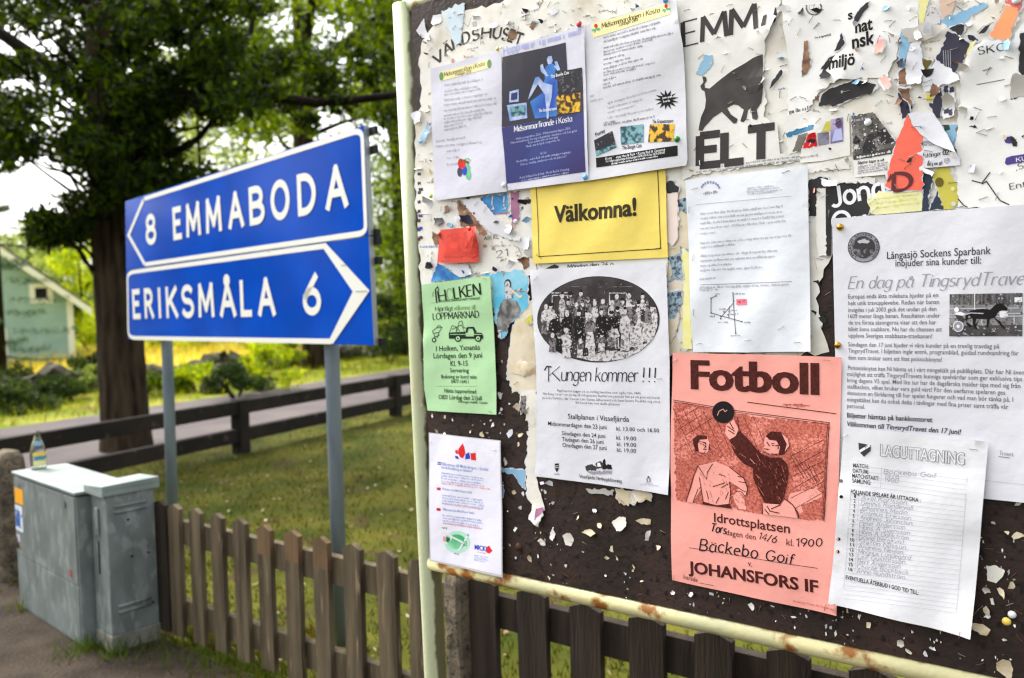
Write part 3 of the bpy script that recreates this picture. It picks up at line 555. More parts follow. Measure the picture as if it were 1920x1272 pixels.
s.text('lettering', 'Welcome to the Micki Shop in Gemla!', *P('z5', '212,722 378,745'), 4.4, PALEBLUE, bold=.012, res=1); s.text('lettering', 'Willkommen zum Micki-Shop in Gemla!', *P('z5', '216,838 390,862'), 4.4, PALEBLUE, bold=.012, res=1)
for y, x0, x1, k in ((630, 205, 440, 4), (756, 212, 432, 4), (870, 216, 438, 4)):
    for i in range(k): s.greek('lettering', *P('z5', [(x0, y + i * 15), (x1 + s.rnd.randint(-30, 26), y + i * 15 + 32)]), 3.6, mat('faint_blue_print', (165, 175, 225), .8))
for y, x0, x1 in ((688, 207, 480), (802, 214, 430), (914, 220, 436)): s.greek('lettering', *P('z5', [(x0, y), (x1, y + 36)]), 3.8, PALERED)
s.ell('map', *P('z5', '295,1020')[0], 24, 21, mat('pale_green_print', (176, 226, 200), .8), 1); s.ell('map', *P('z5', '290,1018')[0], 17, 14, GREENINK, 2)
for q in ('212,955 265,990 330,1025', '255,1000 230,1030', '262,992 255,1010', '330,1025 350,985', '330,1025 300,1070'): s.line('map', P('z5', q), .004, WINK, 3)
s.shape('map', P('z5', '235,985 258,1002 242,1024 232,1012'), mat('deep_green_print', (20, 110, 66), .8), 4); s.line('map', P('z5', '328,1015 346,1018 346,1040 328,1036 328,1015'), .001, INK2, 4); s.shape('map', P('z5', '216,985 230,990 228,1018 215,1012'), PALERED, 2)
for q in ('210,940 240,946', '345,982 362,986', '278,1088 298,1092', '280,993 306,997'): s.greek('map', *P('z5', q), 3.5, INK2)
s.text('logo', 'MICKI', *P('z5', '394,1060 464,1072'), 8.4, BLUEINK, bold=.02, fat=.03); s.shape('logo', P('z5', '462,1048 478,1038 488,1055 498,1068 480,1084 462,1078'), REDINK, 1); s.greek('logo', *P('z5', '412,1079 462,1086'), 3, PALERED)
for i in range(4): s.greek('lettering', *P('z5', [(392, 1096 + i * 9), (470 - (i % 2) * 14, 1108 + i * 9)]), 2.6, mat('faint_blue_print', (165, 175, 225), .8))
# large white sheet with the oval group photo
s = Sheet('event_poster', 'large white poster with an oval black and white group photo above dates', 'poster', P('z3', '805,608 1240,580 1680,556') + P('z5', '1505,0 1498,750 1250,712 1000,680 740,645 745,0'), .0105, WHITE, amp=.0015, curls=[(1000, 520, .06, .004), (1250, 925, .07, .006), (1005, 893, .05, .004)])
ELD = mat('old_photo_dark', (42, 36, 38), .6, (66, 58, 60), scale=30); ELL = mat('old_photo_light', (206, 202, 203), .7, (112, 106, 108), scale=170, mix=.56, contrast=.12); ELM = mat('old_photo_grey', (128, 122, 124), .7, (56, 50, 52), scale=170, mix=.52, contrast=.12); FACE = mat('old_photo_face', (210, 206, 206), .7, (150, 144, 146), scale=300, mix=.58, contrast=.1)
s.ell('oval_photo', *P('a7', '783,630')[0], 730 / 6.36, 514 / 6.36, INK, 0, 64); s.ell('oval_photo', *P('a7', '783,630')[0], 722 / 6.36, 506 / 6.36, ELD, 1, 64)
s.shape('oval_photo', P('a7', '880,1000 1120,1020 1400,890 1480,700 1470,560 1420,480 1490,700 1440,860 1290,1000 1100,1095 900,1130 700,1125 560,1090 540,1080 700,1060'), ELL, 2)
s.shape('oval_photo', P('a7', '1400,480 1465,490 1490,600 1480,720 1430,860 1380,880'), ELL, 2)
for q in ('228,460 232,345 405,345 408,380', '915,460 915,318 1110,318 1110,400', '220,316 420,312'): s.line('oval_photo', P('a7', q), .0022, ELL, 2)
s.line('oval_photo', P('a7', '400,240 800,245 1180,240'), .001, ELM, 2)
def person(x, y, hh, hw, cloth, low, hat=0):
    """one figure of the crowd in the printed photo: head, shoulders, skirt"""
    q = [(x - hw * .14, y + hh * .1), (x + hw * .14, y + hh * .1), (x + hw * .44, y + hh * .2), (x + hw * .56, y + hh * .48), (x + hw * .36, y + hh * .58), (x - hw * .36, y + hh * .58), (x - hw * .56, y + hh * .48), (x - hw * .44, y + hh * .2)]
    k = 3 + (y > 520) * 3 + (y > 760) * 3
    s.shape('oval_photo', P('a7', q), cloth, k); s.shape('oval_photo', P('a7', [(x - hw * .36, y + hh * .5), (x + hw * .3, y + hh * .5), (x + hw * s.rnd.uniform(.3, .55), y + hh * .97), (x + hw * .1, y + hh), (x - hw * .2, y + hh * .97), (x - hw * s.rnd.uniform(.3, .55), y + hh)]), low, k + .5)
    s.ell('oval_photo', *P('a7', [(x, y)])[0], 3.7, 5.0, FACE, k + 1, 10)
    if hat: s.shape('oval_photo', P('a7', [(x - 34, y - 18), (x - 18, y - 22), (x - 16, y - 50), (x + 16, y - 50), (x + 18, y - 22), (x + 34, y - 18)]), ELL if hat == 2 else INK, k + 1.5)
    elif s.rnd.random() < .6: s.ell('oval_photo', *P('a7', [(x, y - 14)])[0], 4.8, 4, s.rnd.choice((INK, ELM, ELL)), k + 1.2, 8)
for a_ in ((345, 350, 330, 70, ELL, ELL, 1), (440, 335, 260, 90, ELM, ELD, 0), (570, 325, 260, 100, ELM, ELD, 1), (655, 400, 300, 90, ELM, ELL, 0), (838, 420, 260, 90, ELM, ELM, 0), (1000, 360, 240, 70, ELM, ELM, 0), (1143, 350, 260, 70, ELL, ELM, 0), (1305, 360, 300, 70, ELL, ELD, 1), (740, 440, 300, 80, ELL, ELL, 2), (945, 440, 260, 90, ELL, ELM, 0), (1065, 425, 280, 90, ELL, ELM, 1), (160, 480, 330, 110, ELL, ELM, 0), (215, 465, 300, 100, ELL, ELL, 0), (420, 430, 260, 100, ELM, INK, 1), (515, 460, 240, 90, ELM, ELM, 0), (590, 450, 300, 120, INK, ELM, 1), (1195, 450, 520, 110, ELM, ELL, 0), (1255, 440, 520, 110, ELL, ELL, 0), (1355, 440, 470, 120, ELM, ELL, 0), (265, 590, 320, 130, INK, INK, 0), (405, 570, 300, 130, INK, INK, 2), (545, 560, 320, 130, INK, INK, 1), (685, 590, 380, 120, ELM, ELL, 0), (822, 545, 330, 140, INK, INK, 1), (940, 560, 400, 130, INK, ELM, 0), (1010, 510, 300, 100, INK, INK, 0), (1098, 530, 480, 120, ELL, ELL, 1), (245, 820, 200, 90, ELM, ELM, 0), (400, 770, 320, 120, ELL, ELL, 0), (325, 830, 180, 70, INK, INK, 0), (568, 890, 200, 90, ELM, ELL, 0), (826, 810, 210, 110, ELM, ELL, 0), (700, 870, 200, 90, ELL, ELL, 0)): person(*a_)
for q in ('575,770 545,800', '660,960 690,1060', '730,950 740,1050', '790,930 800,1010', '860,930 835,1020', '980,850 990,980', '1020,850 1025,970', '1050,670 1110,740', '1130,690 1180,620'): s.line('oval_photo', P('a7', q), .0024, ELL, 12)
s.shape('oval_photo', P('a7', '920,760 950,740 1010,740 1040,830 1000,850 920,840'), ELL, 10); s.line('oval_photo', P('a7', '935,760 930,835'), .001, ELM, 11); s.line('oval_photo', P('a7', '970,745 975,840'), .001, ELM, 11)
s.speckle('oval_photo', P('a7', '120,560 300,420 700,400 1100,400 1400,420 1460,640 1380,880 1100,1020 760,1080 480,1040 250,900'), 900, (ELM, ELD, ELL, INK, FACE), .0011, 16)
s.speckle('oval_photo', P('a7', '200,330 500,170 1000,160 1300,320 1200,400 300,400'), 160, (ELM, ELD, INK), .0009, 16)
SCR = dict(w=.085, thin=.45, nib=35, slant=.14, gap=.1)
s.pen('lettering', 'K', *P('z5', '818,108 885,104'), 27, INK, **SCR); s.line('lettering', P('z5', '795,45 808,22 835,24'), .0028, INK)
s.pen('lettering', 'ungen', *P('z5', '890,103 1055,106'), 26, INK, **SCR); s.pen('lettering', 'kommer', *P('z5', '1083,106 1318,110'), 26, INK, **SCR); s.pen('lettering', '!!!', *P('z5', '1345,110 1420,112'), 27, INK, w=.1, thin=.7, slant=.12, gap=.32)
for t, x0, y0, x1, y1 in (('Bygdespelet bygger på en verklig händelse som ägde rum 1844.', 868, 164, 1338, 182), ('När Kung Oscar I var på väg till örlogsstaden Karlskrona passade han på att göra ett besök', 783, 182, 1445, 207), ('på Södra Kärkebo, där Överste Lars Gustav Silfversvärd och hans hustru Fredrika tog emot', 778, 205, 1447, 230), ('Ett besök han sent skulle glömma!', 972, 232, 1220, 243)): s.text('lettering', t, *P('z5', [(x0, y0), (x1, y1)]), 4.2, MGREY, res=1)
for t, x0, y0, x1, y1, h_ in (('Stallplanen i Vissefjärda', 927, 318, 1272, 336, 9), ('Midsommardagen den 23 juni', 810, 357, 1147, 378, 7.4), ('kl. 13.00 och 16.00', 1203, 385, 1440, 398, 7), ('Söndagen den 24 juni', 890, 412, 1140, 428, 7.4), ('kl. 19.00', 1203, 436, 1312, 443, 7), ('Tisdagen den 26 juni', 890, 446, 1130, 461, 7.4), ('kl. 19.00', 1206, 472, 1313, 479, 7), ('Onsdagen den 27 juni', 893, 479, 1147, 496, 7.4), ('kl. 19.00', 1207, 505, 1313, 512, 7)): s.text('lettering', t, *P('z5', [(x0, y0), (x1, y1)]), h_, INK, bold=.004, res=2)
s.shape('emblem', P('z5', '848,575 872,572 870,605 860,624 849,602'), INK, 1); s.line('emblem', P('z5', '850,588 870,586'), .001, WINK, 2); s.line('emblem', P('z5', '850,598 869,597'), .001, WINK, 2); s.greek('emblem', *P('z5', '845,635 878,637'), 2.6, INK2)
for q, c in (('1020,590 1060,575 1085,595 1080,615 1025,612', INK2), ('1082,572 1110,558 1128,575 1122,600 1085,600', INK2), ('1090,575 1108,568 1115,590 1092,592', WINK), ('1120,580 1132,535 1145,582 1175,580 1180,605 1120,604', INK), ('1030,620 1180,612 1170,632 1060,634', GREY)): s.shape('town_drawing', P('z5', q), c, 1 + (c is WINK), .0008)
s.pen('lettering', 'Vissefjärda Hembygdsförening', *P('z5', '988,655 1232,682'), 6.5, INK2, w=.16, thin=.3, nib=40, gap=.12)
s.pen('lettering', 'å', *P('z5', '1374,676 1392,678'), 12, INK2, w=.14, thin=.4); s.greek('lettering', *P('z5', '1362,685 1405,690'), 2.6, LGREY); s.greek('lettering', *P('z5', '1335,692 1440,700'), 2.4, LGREY)
# letter in a plastic sleeve
s = Sheet('letter_sheet', 'typed white letter in a plastic sleeve with a road sketch and pink tag', 'letter', P('z4', '75,112 400,70 738,30 748,500 758,1046 420,1050 112,1048'), .0110, paper('letter_paper', (226, 229, 236), rough=.3), amp=.0014)
for i in range(9): s.shape('logo', [(1332 + 17 * math.cos(a_) + dx, 356 - 14 * math.sin(a_) + dy) for a_ in (.3 + i * .31,) for dx, dy in ((-1.6, 2), (1.6, 2), (1.6, -2.5), (-1.6, -2.5))], PALEBLUE if i % 2 else GREY, 1)
s.greek('logo', *P('z4', '172,190 245,180'), 5, GREY)
for i in range(4): s.greek('lettering', *P('z4', [(410, 158 + i * 11), (560 + 20 * (i % 3), 146 + i * 11)]), 3.6, LGREY)
s.line('lettering', P('z4', '130,245 400,220 650,198'), .0008, LGREY); s.line('lettering', P('z4', '160,682 655,664'), .001, GREY)
for y, x1, y1 in ((300, 605, 258), (325, 600, 288), (352, 610, 312), (380, 622, 338), (408, 235, 400), (460, 650, 418), (484, 340, 466), (530, 570, 500), (556, 560, 530), (582, 320, 574), (608, 490, 590), (655, 235, 648), (702, 635, 684), (716, 250, 712)): s.greek('lettering', *P('z4', [(155, y), (x1, y1)]), 4.6, LGREY)
for q in ('332,722 336,800 350,945', '215,755 240,742', '215,755 213,835', '213,835 265,850 385,882', '335,780 265,860', '312,800 310,860', '335,772 330,722'): s.line('road_sketch', P('z4', q), .0013, MGREY)
for x, y in ((215, 755), (242, 742), (213, 835), (265, 852), (335, 772), (385, 882), (350, 945), (265, 866)): s.ell('road_sketch', *P('z4', [(x, y)])[0], 1.4, 1.4, INK2, 2, 8)
for x, y in ((283, 828), (312, 826), (305, 846)): s.ell('road_sketch', *P('z4', [(x, y)])[0], 2, 2, GREY, 2, 8)
for x, y, l in ((235, 735, 25), (340, 735, 55), (205, 858, 28), (258, 818, 30), (322, 824, 30), (318, 846, 45), (398, 890, 30), (322, 962, 50), (250, 890, 55)): s.greek('road_sketch', *P('z4', [(x, y), (x + l, y - 1)]), 3.6, GREY)
s.shape('pink_tag', P('z4', '350,760 408,758 408,790 351,792'), mat('pink_print', (240, 120, 140), .7), 2); s.text('pink_tag', 'väg 120', *P('z4', '358,780 400,778'), 5, mat('dark_pink_ink', (120, 20, 40), .7), layer=3, res=1)
# salmon football poster
s = Sheet('football_poster', 'salmon pink football poster with a goalkeeper print and handwritten match details', 'poster', [(1261, 662), (1420, 665), (1578, 670), (1573, 920), (1569.5, 1154), (1410, 1121), (1260.5, 1087.7), (1257, 880)], .0130, SALMON, amp=.0016, curls=[(1569, 1150, .06, .005)])
s.text('lettering', 'Fotboll', *P('z6', '160,250 830,281'), 50, BROWNINK, bold=.02, fat=.04)
s.shape('goalkeeper_print', P('a8', '70,70 440,135 860,215 1545,275 1500,1205 1250,1180 920,1135 700,1100 600,1075 90,1010'), TONE, 0, .0012)
for q in ('75,420 250,360 330,440 230,600 160,640 75,560', '480,640 620,560 760,620 650,680', '100,180 240,120 420,170 300,260 180,230', '820,250 960,220 1000,300 930,360 880,500 800,420', '1180,420 1350,380 1500,430 1480,520 1200,560', '1200,760 1330,690 1480,760 1470,880 1280,930 1200,880', '680,900 740,1000 760,1100 690,1095 640,1000', '1170,960 1340,900 1480,900 1480,980 1280,1060 1300,1120 1260,1150 1160,1010'): s.shape('goalkeeper_print', P('a8', q), SALMON if '1170,960' in q or '680,900' in q else TONE2, 1, .0015)
for i in range(9):
    x = 60 + i * 95; s.line('goalkeeper_print', P('a8', [(x, 120 + i * 10), (x + 190, 560 + i * 8)]), .0007, BROWNINK, 2)
    s.line('goalkeeper_print', P('a8', [(80, 260 + i * 95), (80 + 60 * (4 + i % 3), 260 + i * 95 - 38 * (4 + i % 3))]), .0007, BROWNINK, 2) if i < 4 else None
for i in range(6):
    s.line('goalkeeper_print', P('a8', [(1180 + i * 42, 420 + i * 20 + 160), (1250 + i * 48 + (60 if i < 4 else 0), 800 + i * 18)]), .0008, BROWNINK, 2); s.line('goalkeeper_print', P('a8', [(1180 + (i % 2) * 40, 590 + i * 100), (1500, 430 + i * 100)]), .0008, BROWNINK, 2)
s.line('goalkeeper_print', P('a8', '65,52 640,150 1100,210 1552,268 1530,700 1500,1208'), .0012, BROWNINK, 3); s.line('goalkeeper_print', P('a8', '65,66 640,165 1100,226 1536,284 1515,700 1488,1205'), .0008, BROWNINK, 3); s.line('goalkeeper_print', P('a8', '770,72 1050,110 1620,184'), .0014, BROWNINK, 3); s.shape('goalkeeper_print', P('a8', '1110,88 1230,90 1400,100 1300,112 1110,104'), TONE, 2, .001)
for q, c, l in (('255,430 330,395 390,400 410,460 405,530 380,560 300,545 270,500', SALMON, 4), ('250,425 300,385 385,395 390,425 320,430 300,470 310,545 280,540 262,490', BROWNINK, 5), ('300,680 470,640 600,690 740,800 770,880 760,950 700,890 600,830 610,1040 480,1055 350,1030 330,900 250,1035 185,1025 240,880 270,760', SALMON, 4), ('345,1020 480,1060 600,1045 625,1090 340,1050', BROWNINK, 5), ('660,910 740,890 772,940 745,970 700,940', SALMON, 5)): s.shape('goalkeeper_print', P('a8', q), c, l)
for q in ('300,680 250,800 185,1025', '300,680 380,810 390,740 440,660', '310,790 330,900 350,1030', '600,690 740,800 775,900 760,960', '600,830 610,940 595,1045', '680,780 740,790', '690,830 760,840', '500,760 560,780', '440,880 560,840', '470,1040 500,980', '560,1000 590,930', '660,915 720,930 750,970', '340,450 380,470', '350,520 385,525', '250,1030 300,900', '310,900 330,880', '380,920 400,1000', '520,890 590,850', '700,900 760,930', '345,470 375,500'): s.line('goalkeeper_print', P('a8', q), .0014, BROWNINK, 6)
for q in ('305,452 335,446', '352,452 378,458', '318,470 340,468', '372,462 378,500 362,505', '350,518 372,516', '372,540 360,555', '410,470 404,530', '1000,470 1030,462', '1010,485 1035,482', '960,525 985,520', '1000,560 1060,575', '860,560 900,640', '700,560 760,600', '850,760 900,800', '1100,680 1120,740', '880,880 930,960', '620,470 660,520'): s.line('goalkeeper_print', P('a8', q), .0011, BROWNINK if int(q.split(',')[0]) not in (860, 700, 850, 1100, 880, 620) else TONE, 9)
for _ in range(150):                                       # engraved hatching
    x, y = s.rnd.uniform(80, 1500), s.rnd.uniform(140, 1150)
    if y < 80 + x * .16 or y > 1000 + x * .13: continue
    l = s.rnd.uniform(14, 46); s.line('goalkeeper_print', P('a8', [(x, y), (x + l, y + l * .9)]), .0006, s.rnd.choice((TONE, BROWNINK, TONE2)), 3)
for _ in range(46):
    x, y = s.rnd.uniform(840, 1140), s.rnd.uniform(620, 1000); l = s.rnd.uniform(14, 40); s.line('goalkeeper_print', P('a8', [(x, y), (x + l * .5, y + l)]), .0006, TONE, 9)
for _ in range(40):
    x, y = s.rnd.uniform(300, 600), s.rnd.uniform(720, 1030); l = s.rnd.uniform(14, 40); s.line('goalkeeper_print', P('a8', [(x, y), (x + l * .4, y + l)]), .0006, s.rnd.choice((TONE, TONE2)), 6)
s.ell('goalkeeper_print', *P('a8', '540,168')[0], 20.5, 20.5, INK, 7, 30); s.line('goalkeeper_print', P('a8', '485,200 500,160 540,138 558,165 578,148'), .0012, SALMON, 8)
for q, c, l in (('600,430 660,380 700,345 760,400 820,470 900,560 990,600 1090,600 1150,660 1165,760 1120,990 1080,1050 960,1045 920,1010 870,900 830,800 825,700 740,660 680,600 640,540', BROWNINK, 5), ('570,290 640,240 690,330 660,395 600,430 560,370', SALMON, 6), ('950,380 1060,370 1090,480 1070,560 1000,570 935,535 920,515 940,490 930,460', SALMON, 6), ('950,390 1000,350 1090,355 1160,420 1175,490 1120,570 1075,580 1085,500 1050,440 980,430', BROWNINK, 7), ('1100,370 1160,420 1172,490 1130,545 1150,470', SALMON, 8), ('920,1035 1090,1050 1130,1000 1210,1060 1250,1180 1110,1160 920,1140', SALMON, 6)): s.shape('goalkeeper_print', P('a8', q), c, l)
for q in ('580,300 650,350', '590,340 650,375', '600,260 640,330', '680,215 690,330', '950,400 985,395', '960,450 985,490', '930,515 970,520', '1040,490 1070,480 1065,520', '915,1040 920,1140', '960,1060 990,1110 1080,1130', '1000,1090 1090,1050', '1120,990 1200,1050 1255,1130 1260,1180', '940,1090 980,1140', '800,610 845,660', '915,730 920,760'): s.line('goalkeeper_print', P('a8', q), .0016 if q[0] != '8' else .001, BROWNINK if q[:3] not in ('800', '915,7') else SALMON, 9)
s.speckle('goalkeeper_print', P('a8', '75,100 640,190 1540,300 1490,1190 1250,1150 900,1120 600,1060 95,1000'), 700, (TONE, TONE2, SALMON), .0009, 3.4)
s.text('lettering', 'Idrottsplatsen', *P('z7', '278,222 682,282'), 16, BROWNINK, bold=.012)
s.pen('lettering', 'Tors', *P('z7', '258,272 340,286'), 15, INK, w=.17, thin=.7, slant=.25, jit=.05, gap=.16); s.text('lettering', 'dagen den', *P('z7', '342,292 502,316'), 10, BROWNINK, res=2); s.pen('lettering', '14/6', *P('z7', '517,310 608,330'), 13, INK, w=.14, thin=.7, slant=.25, jit=.06); s.text('lettering', 'kl.', *P('z7', '665,344 703,350'), 12, BROWNINK, res=2); s.pen('lettering', '1900', *P('z7', '715,354 848,348'), 13, INK, w=.16, thin=.7, slant=.25, jit=.12)
s.pen('lettering', 'Bäckebo', *P('z7', '205,370 508,412'), 21, INK, w=.13, thin=.65, slant=.18, jit=.05); s.pen('lettering', 'Goif', *P('z7', '555,418 700,448'), 20, INK, w=.13, thin=.65, slant=.18, jit=.05)
s.line('lettering', P('z7', '150,357 480,412 830,467'), .0009, INK); s.text('lettering', 'v.', *P('z7', '460,455 482,459'), 11, BROWNINK)
s.text('lettering', 'JOHANSFORS IF', *P('z7', '148,487 832,598'), 20, BROWNINK, bold=.02, fat=.02); s.text('lettering', 'Inträde', *P('z7', '120,522 194,541'), 8, BROWNINK, res=2); s.line('lettering', P('z7', '203,544 278,559'), .0008, BROWNINK); s.text('lettering', 'Åtvidabergs Tryckeri AB, Emmaboda', *P('z7', '697,645 908,686'), 4, TONE, res=1)
# bank invitation
s = Sheet('invitation_sheet', 'large white invitation with grey italic heading, round seal and a photo of a trotting horse', 'notice', [(1559.8, 410), (1740, 397), (2010, 378), (2012, 952), (1844, 935), (1571, 905), (1565, 640)], .0100, WHITE, amp=.0012)
s.text('lettering', 'Långasjö Sockens Sparbank', *P('z4', '1172,541 1740,514'), 13, INK2, bold=.006); s.text('lettering', 'inbjuder sina kunder till:', *P('z4', '1218,582 1687,566'), 12.5, INK2, bold=.006)
s.pen('lettering', 'En dag på TingsrydTravet', *P('z4', '960,702 1955,678'), 22, GREY, w=.11, thin=.3, nib=20, serif=.05, slant=.25, gap=.15, space=.4)
for t, z, x0, y0, x1, y1 in (('Europas enda äkta milebana bjuder på en', 'z4', 960, 757, 1452, 749), ('helt unik travupplevelse. Redan när banan', 'z4', 960, 793, 1457, 786), ('invigdes i juli 2003 gick det undan på den', 'z4', 960, 830, 1443, 824), ('1609 meter långa banan. Resultaten under', 'z4', 960, 864, 1463, 860), ('de tre första säsongerna visar att den har', 'z4', 962, 899, 1442, 897), ('blivit ännu snabbare. Nu har du chansen att', 'z4', 962, 934, 1473, 936), ('uppleva Sveriges snabbaste-travbanan!', 'z4', 962, 969, 1420, 973), ('Söndagen den 17 juni bjuder vi våra kunder på en trevlig travdag på', 'z4', 960, 1018, 1785, 1029), ('TingsrydTravet. I biljetten ingår entré, programblad, guidad rundvandring för', 'z4', 960, 1052, 1890, 1067), ('dem som önskar samt ett litet picknickknyte!', 'z4', 960, 1089, 1473, 1101), ('Picknickknytet kan Ni hämta ut i vårt mingeltält på publikplats. Där har Ni även', 'z4', 960, 1145, 1920, 1172), ('möjlighet att träffa TingsrydTravets kunniga spelvärdar som ger exklusiva tips', 'z6', 985, 184, 1910, 212), ('kring dagens V5 spel. Med lite tur har de dagsfärska insider tips med sig från', 'z6', 985, 217, 1900, 249), ('stallbacken, vilket brukar vara guld värt! För den oerfarne spelaren ges', 'z6', 985, 250, 1820, 284), ('dessutom en förklaring till hur spelet fungerar och vad man bör tänka på. I', 'z6', 985, 284, 1862, 322), ('mingeltältet kan du också delta i tävlingar med fina priser samt träffa vår', 'z6', 985, 318, 1837, 360), ('personal.', 'z6', 985, 352, 1080, 357)):
    s.text('lettering', t, *P(z, [(x0, y0), (x1, y1)]), 7.6, MGREY, bold=.004, res=2)
s.text('lettering', 'Biljetter hämtas på bankkontoret', *P('z6', '985,403 1435,429'), 8.4, INK2, bold=.018); s.text('lettering', 'Välkommen till TingsrydTravet den 17 juni!', *P('z6', '985,448 1587,494'), 8.4, INK2, bold=.018, shear=.2); s.pen('lettering', 'Travet', *P('z6', '1790,602 1863,610'), 8, GREY, w=.12, thin=.4); s.line('lettering', P('z6', '1785,610 1845,618'), .001, MGREY); s.line('lettering', P('z6', '1700,735 1930,758'), .0006, LGREY)
SEAL = mat('seal_print', (56, 54, 56), .7, (120, 118, 120), scale=160, mix=.55, contrast=.1)
cx, cy = P('z4', '1045,477')[0]; s.ell('seal', cx, cy, 30, 28.5, INK2, 0, 40); s.ell('seal', cx, cy, 28.5, 27, GREY, 1, 40); s.ell('seal', cx, cy, 22, 21, SEAL, 2, 32)
for i, c_ in enumerate('LÅNGASJÖ SOCKENS SPARBANK'):
    a_ = math.radians(-230 + i * 11.6); x, y = cx + 25 * math.cos(a_), cy + 24 * math.sin(a_); tx, ty = -math.sin(a_) * 1.6, math.cos(a_) * 1.6
    if c_ != ' ': s.pen('seal', c_, (x - tx - math.cos(a_) * 1.5, y - ty - math.sin(a_) * 1.5), (x + tx - math.cos(a_) * 1.5, y + ty - math.sin(a_) * 1.5), 4, INK, w=.2, layer=3)
s.shape('seal', P('z4', '985,470 1045,430 1105,470 1100,485 990,485'), INK2, 3); s.shape('seal', P('z4', '1010,445 1045,432 1080,445 1070,455 1020,455'), LGREY, 4, .0006)
HB = mat('trees_photo_print', (60, 58, 58), .7, (112, 110, 110), scale=60, mix=.5, stretch=(6, 6, .7)); TRK = mat('track_photo_print', (150, 148, 148), .7, (120, 118, 118), scale=40)
s.shape('horse_photo', P('z4', '1515,733 1912,726 1910,962 1513,962'), TRK, 0); s.shape('horse_photo', P('z4', '1515,733 1912,726 1912,790 1515,790'), HB, 1); s.shape('horse_photo', P('z4', '1513,905 1911,900 1910,962 1513,962'), mat('ground_photo_print', (84, 80, 80), .7, (54, 50, 50), scale=30), 1)
for q in ('1515,842 1911,838', '1515,858 1911,852', '1515,812 1911,808'): s.line('horse_photo', P('z4', q), .0016, LGREY, 2)
for x in (1560, 1690, 1865): s.line('horse_photo', P('z4', [(x, 845), (x, 895)]), .002, LGREY, 2)
s.line('horse_photo', P('z4', '1652,730 1652,835'), .001, WINK, 2); s.shape('horse_photo', P('z4', '1868,750 1910,748 1910,775 1868,777'), WINK, 2)
for q in ('1625,822 1690,812 1735,818 1770,785 1800,782 1832,810 1825,826 1800,818 1780,830 1762,860 1735,868 1690,868 1640,866 1622,850', '1640,860 1660,868 1655,900 1668,920 1655,922 1642,900', '1720,860 1735,862 1728,900 1722,915 1716,910', '1750,855 1790,880 1815,918 1808,922 1780,890', '1625,830 1600,850 1605,880 1640,905 1625,915 1605,895', '1680,865 1660,905 1640,925 1650,905'): s.shape('horse_photo', P('z4', q), INK, 4)
s.shape('horse_photo', P('z4', '1785,826 1830,822 1832,858 1790,862'), WINK, 3); s.line('horse_photo', P('z4', '1560,860 1630,835 1700,838'), .0014, LGREY, 5); s.line('horse_photo', P('z4', '1560,878 1640,860'), .0014, INK, 5)
s.ell('horse_photo', *P('z4', '1562,908')[0], 10, 10.5, WINK, 4, 24); s.ell('horse_photo', *P('z4', '1562,908')[0], 8.4, 8.8, GREY, 5, 24); s.ell('horse_photo', *P('z4', '1562,908')[0], 3, 3, WINK, 6, 12)
s.shape('horse_photo', P('z4', '1545,835 1575,828 1600,840 1580,862 1555,865'), WINK, 4); s.ell('horse_photo', *P('z4', '1553,818')[0], 4.5, 5, WINK, 5, 12); s.shape('horse_photo', P('z4', '1548,845 1585,850 1600,880 1580,885 1555,868'), INK2, 5)
s.speckle('horse_photo', P('z4', '1516,735 1910,728 1908,960 1515,960'), 260, (LGREY, MGREY, INK2, GREY), .0011, 2.4)
# team list
s = Sheet('team_list', 'white ruled form with a shield and sixteen handwritten names over bare brown board', 'notice', [(1582, 800), (1720, 814), (1853, 829), (1838, 1010), (1820.8, 1195.7), (1690, 1165), (1554.5, 1130), (1570, 960)], .0165, paper('form_paper', (226, 226, 230)), amp=.0018, curls=[(1820, 1195, .07, .008), (1560, 1130, .05, .004)])
for dx, m_, l_ in ((0, INK2, 1), ):
    s.text('heading', 'LAGUTTAGNING', *P('z6', '1160,606 1603,656'), 21, GREY, bold=.02, fat=.03); s.text('heading', 'LAGUTTAGNING', *P('z6', '1163,605 1601,655'), 20, paper('form_paper', (226, 226, 230)), bold=.008, layer=3)
s.shape('emblem', P('z6', '1043,538 1110,550 1108,580 1072,612 1046,585'), INK2, 1); s.line('emblem', P('z6', '1048,585 1105,550'), .004, WINK, 2); s.pen('emblem', 'JIF', *P('z6', '1052,578 1098,562'), 5, INK2, w=.2, layer=3)
for t, q in (('MATCH:', '1015,668 1096,675'), ('DATUM:', '1013,696 1096,703'), ('MATCHSTART:', '1010,722 1152,738'), ('SAMLING:', '1010,747 1110,760')): s.text('lettering', t, *P('z6', q), 7.2, INK2, bold=.012)
for y in (655, 682, 708, 733, 758): s.line('table_lines', P('z6', [(1005, y), (1620, y + 78)]), .0004, LGREY)
s.line('table_lines', P('z6', '1165,668 1160,775'), .0005, LGREY); s.line('table_lines', P('z6', '1620,720 1612,835'), .0005, LGREY)
PENC = mat('pencil_grey', (150, 150, 168), .8)
for t, q in (('Bäckebo Goif', '1178,700 1455,722'), ('14/6', '1180,722 1255,728'), ('1900', '1178,745 1250,752')): s.pen('handwriting', t, *P('z6', q), 8, PENC, w=.1, slant=.2, jit=.06)
s.text('lettering', 'FÖLJANDE SPELARE ÄR UTTAGNA :', *P('z7', '1005,70 1372,119'), 7, INK, bold=.014)
names = ['Axel Karlsson', 'Dennis Randevall', 'Johannes Medin', 'Rasmus Eriksson', 'Andreas Johansson', 'Peter Andersson', 'Hans A Svensson', 'Hans A Dahlström', 'David Bergkvist', 'Stefan Nilsson', 'Andreas Nevlen', 'Magnus Lundegård', 'Leif Gustafsson', 'Bert Andersson', 'Charlie Backbeck', 'Anna Rundström']
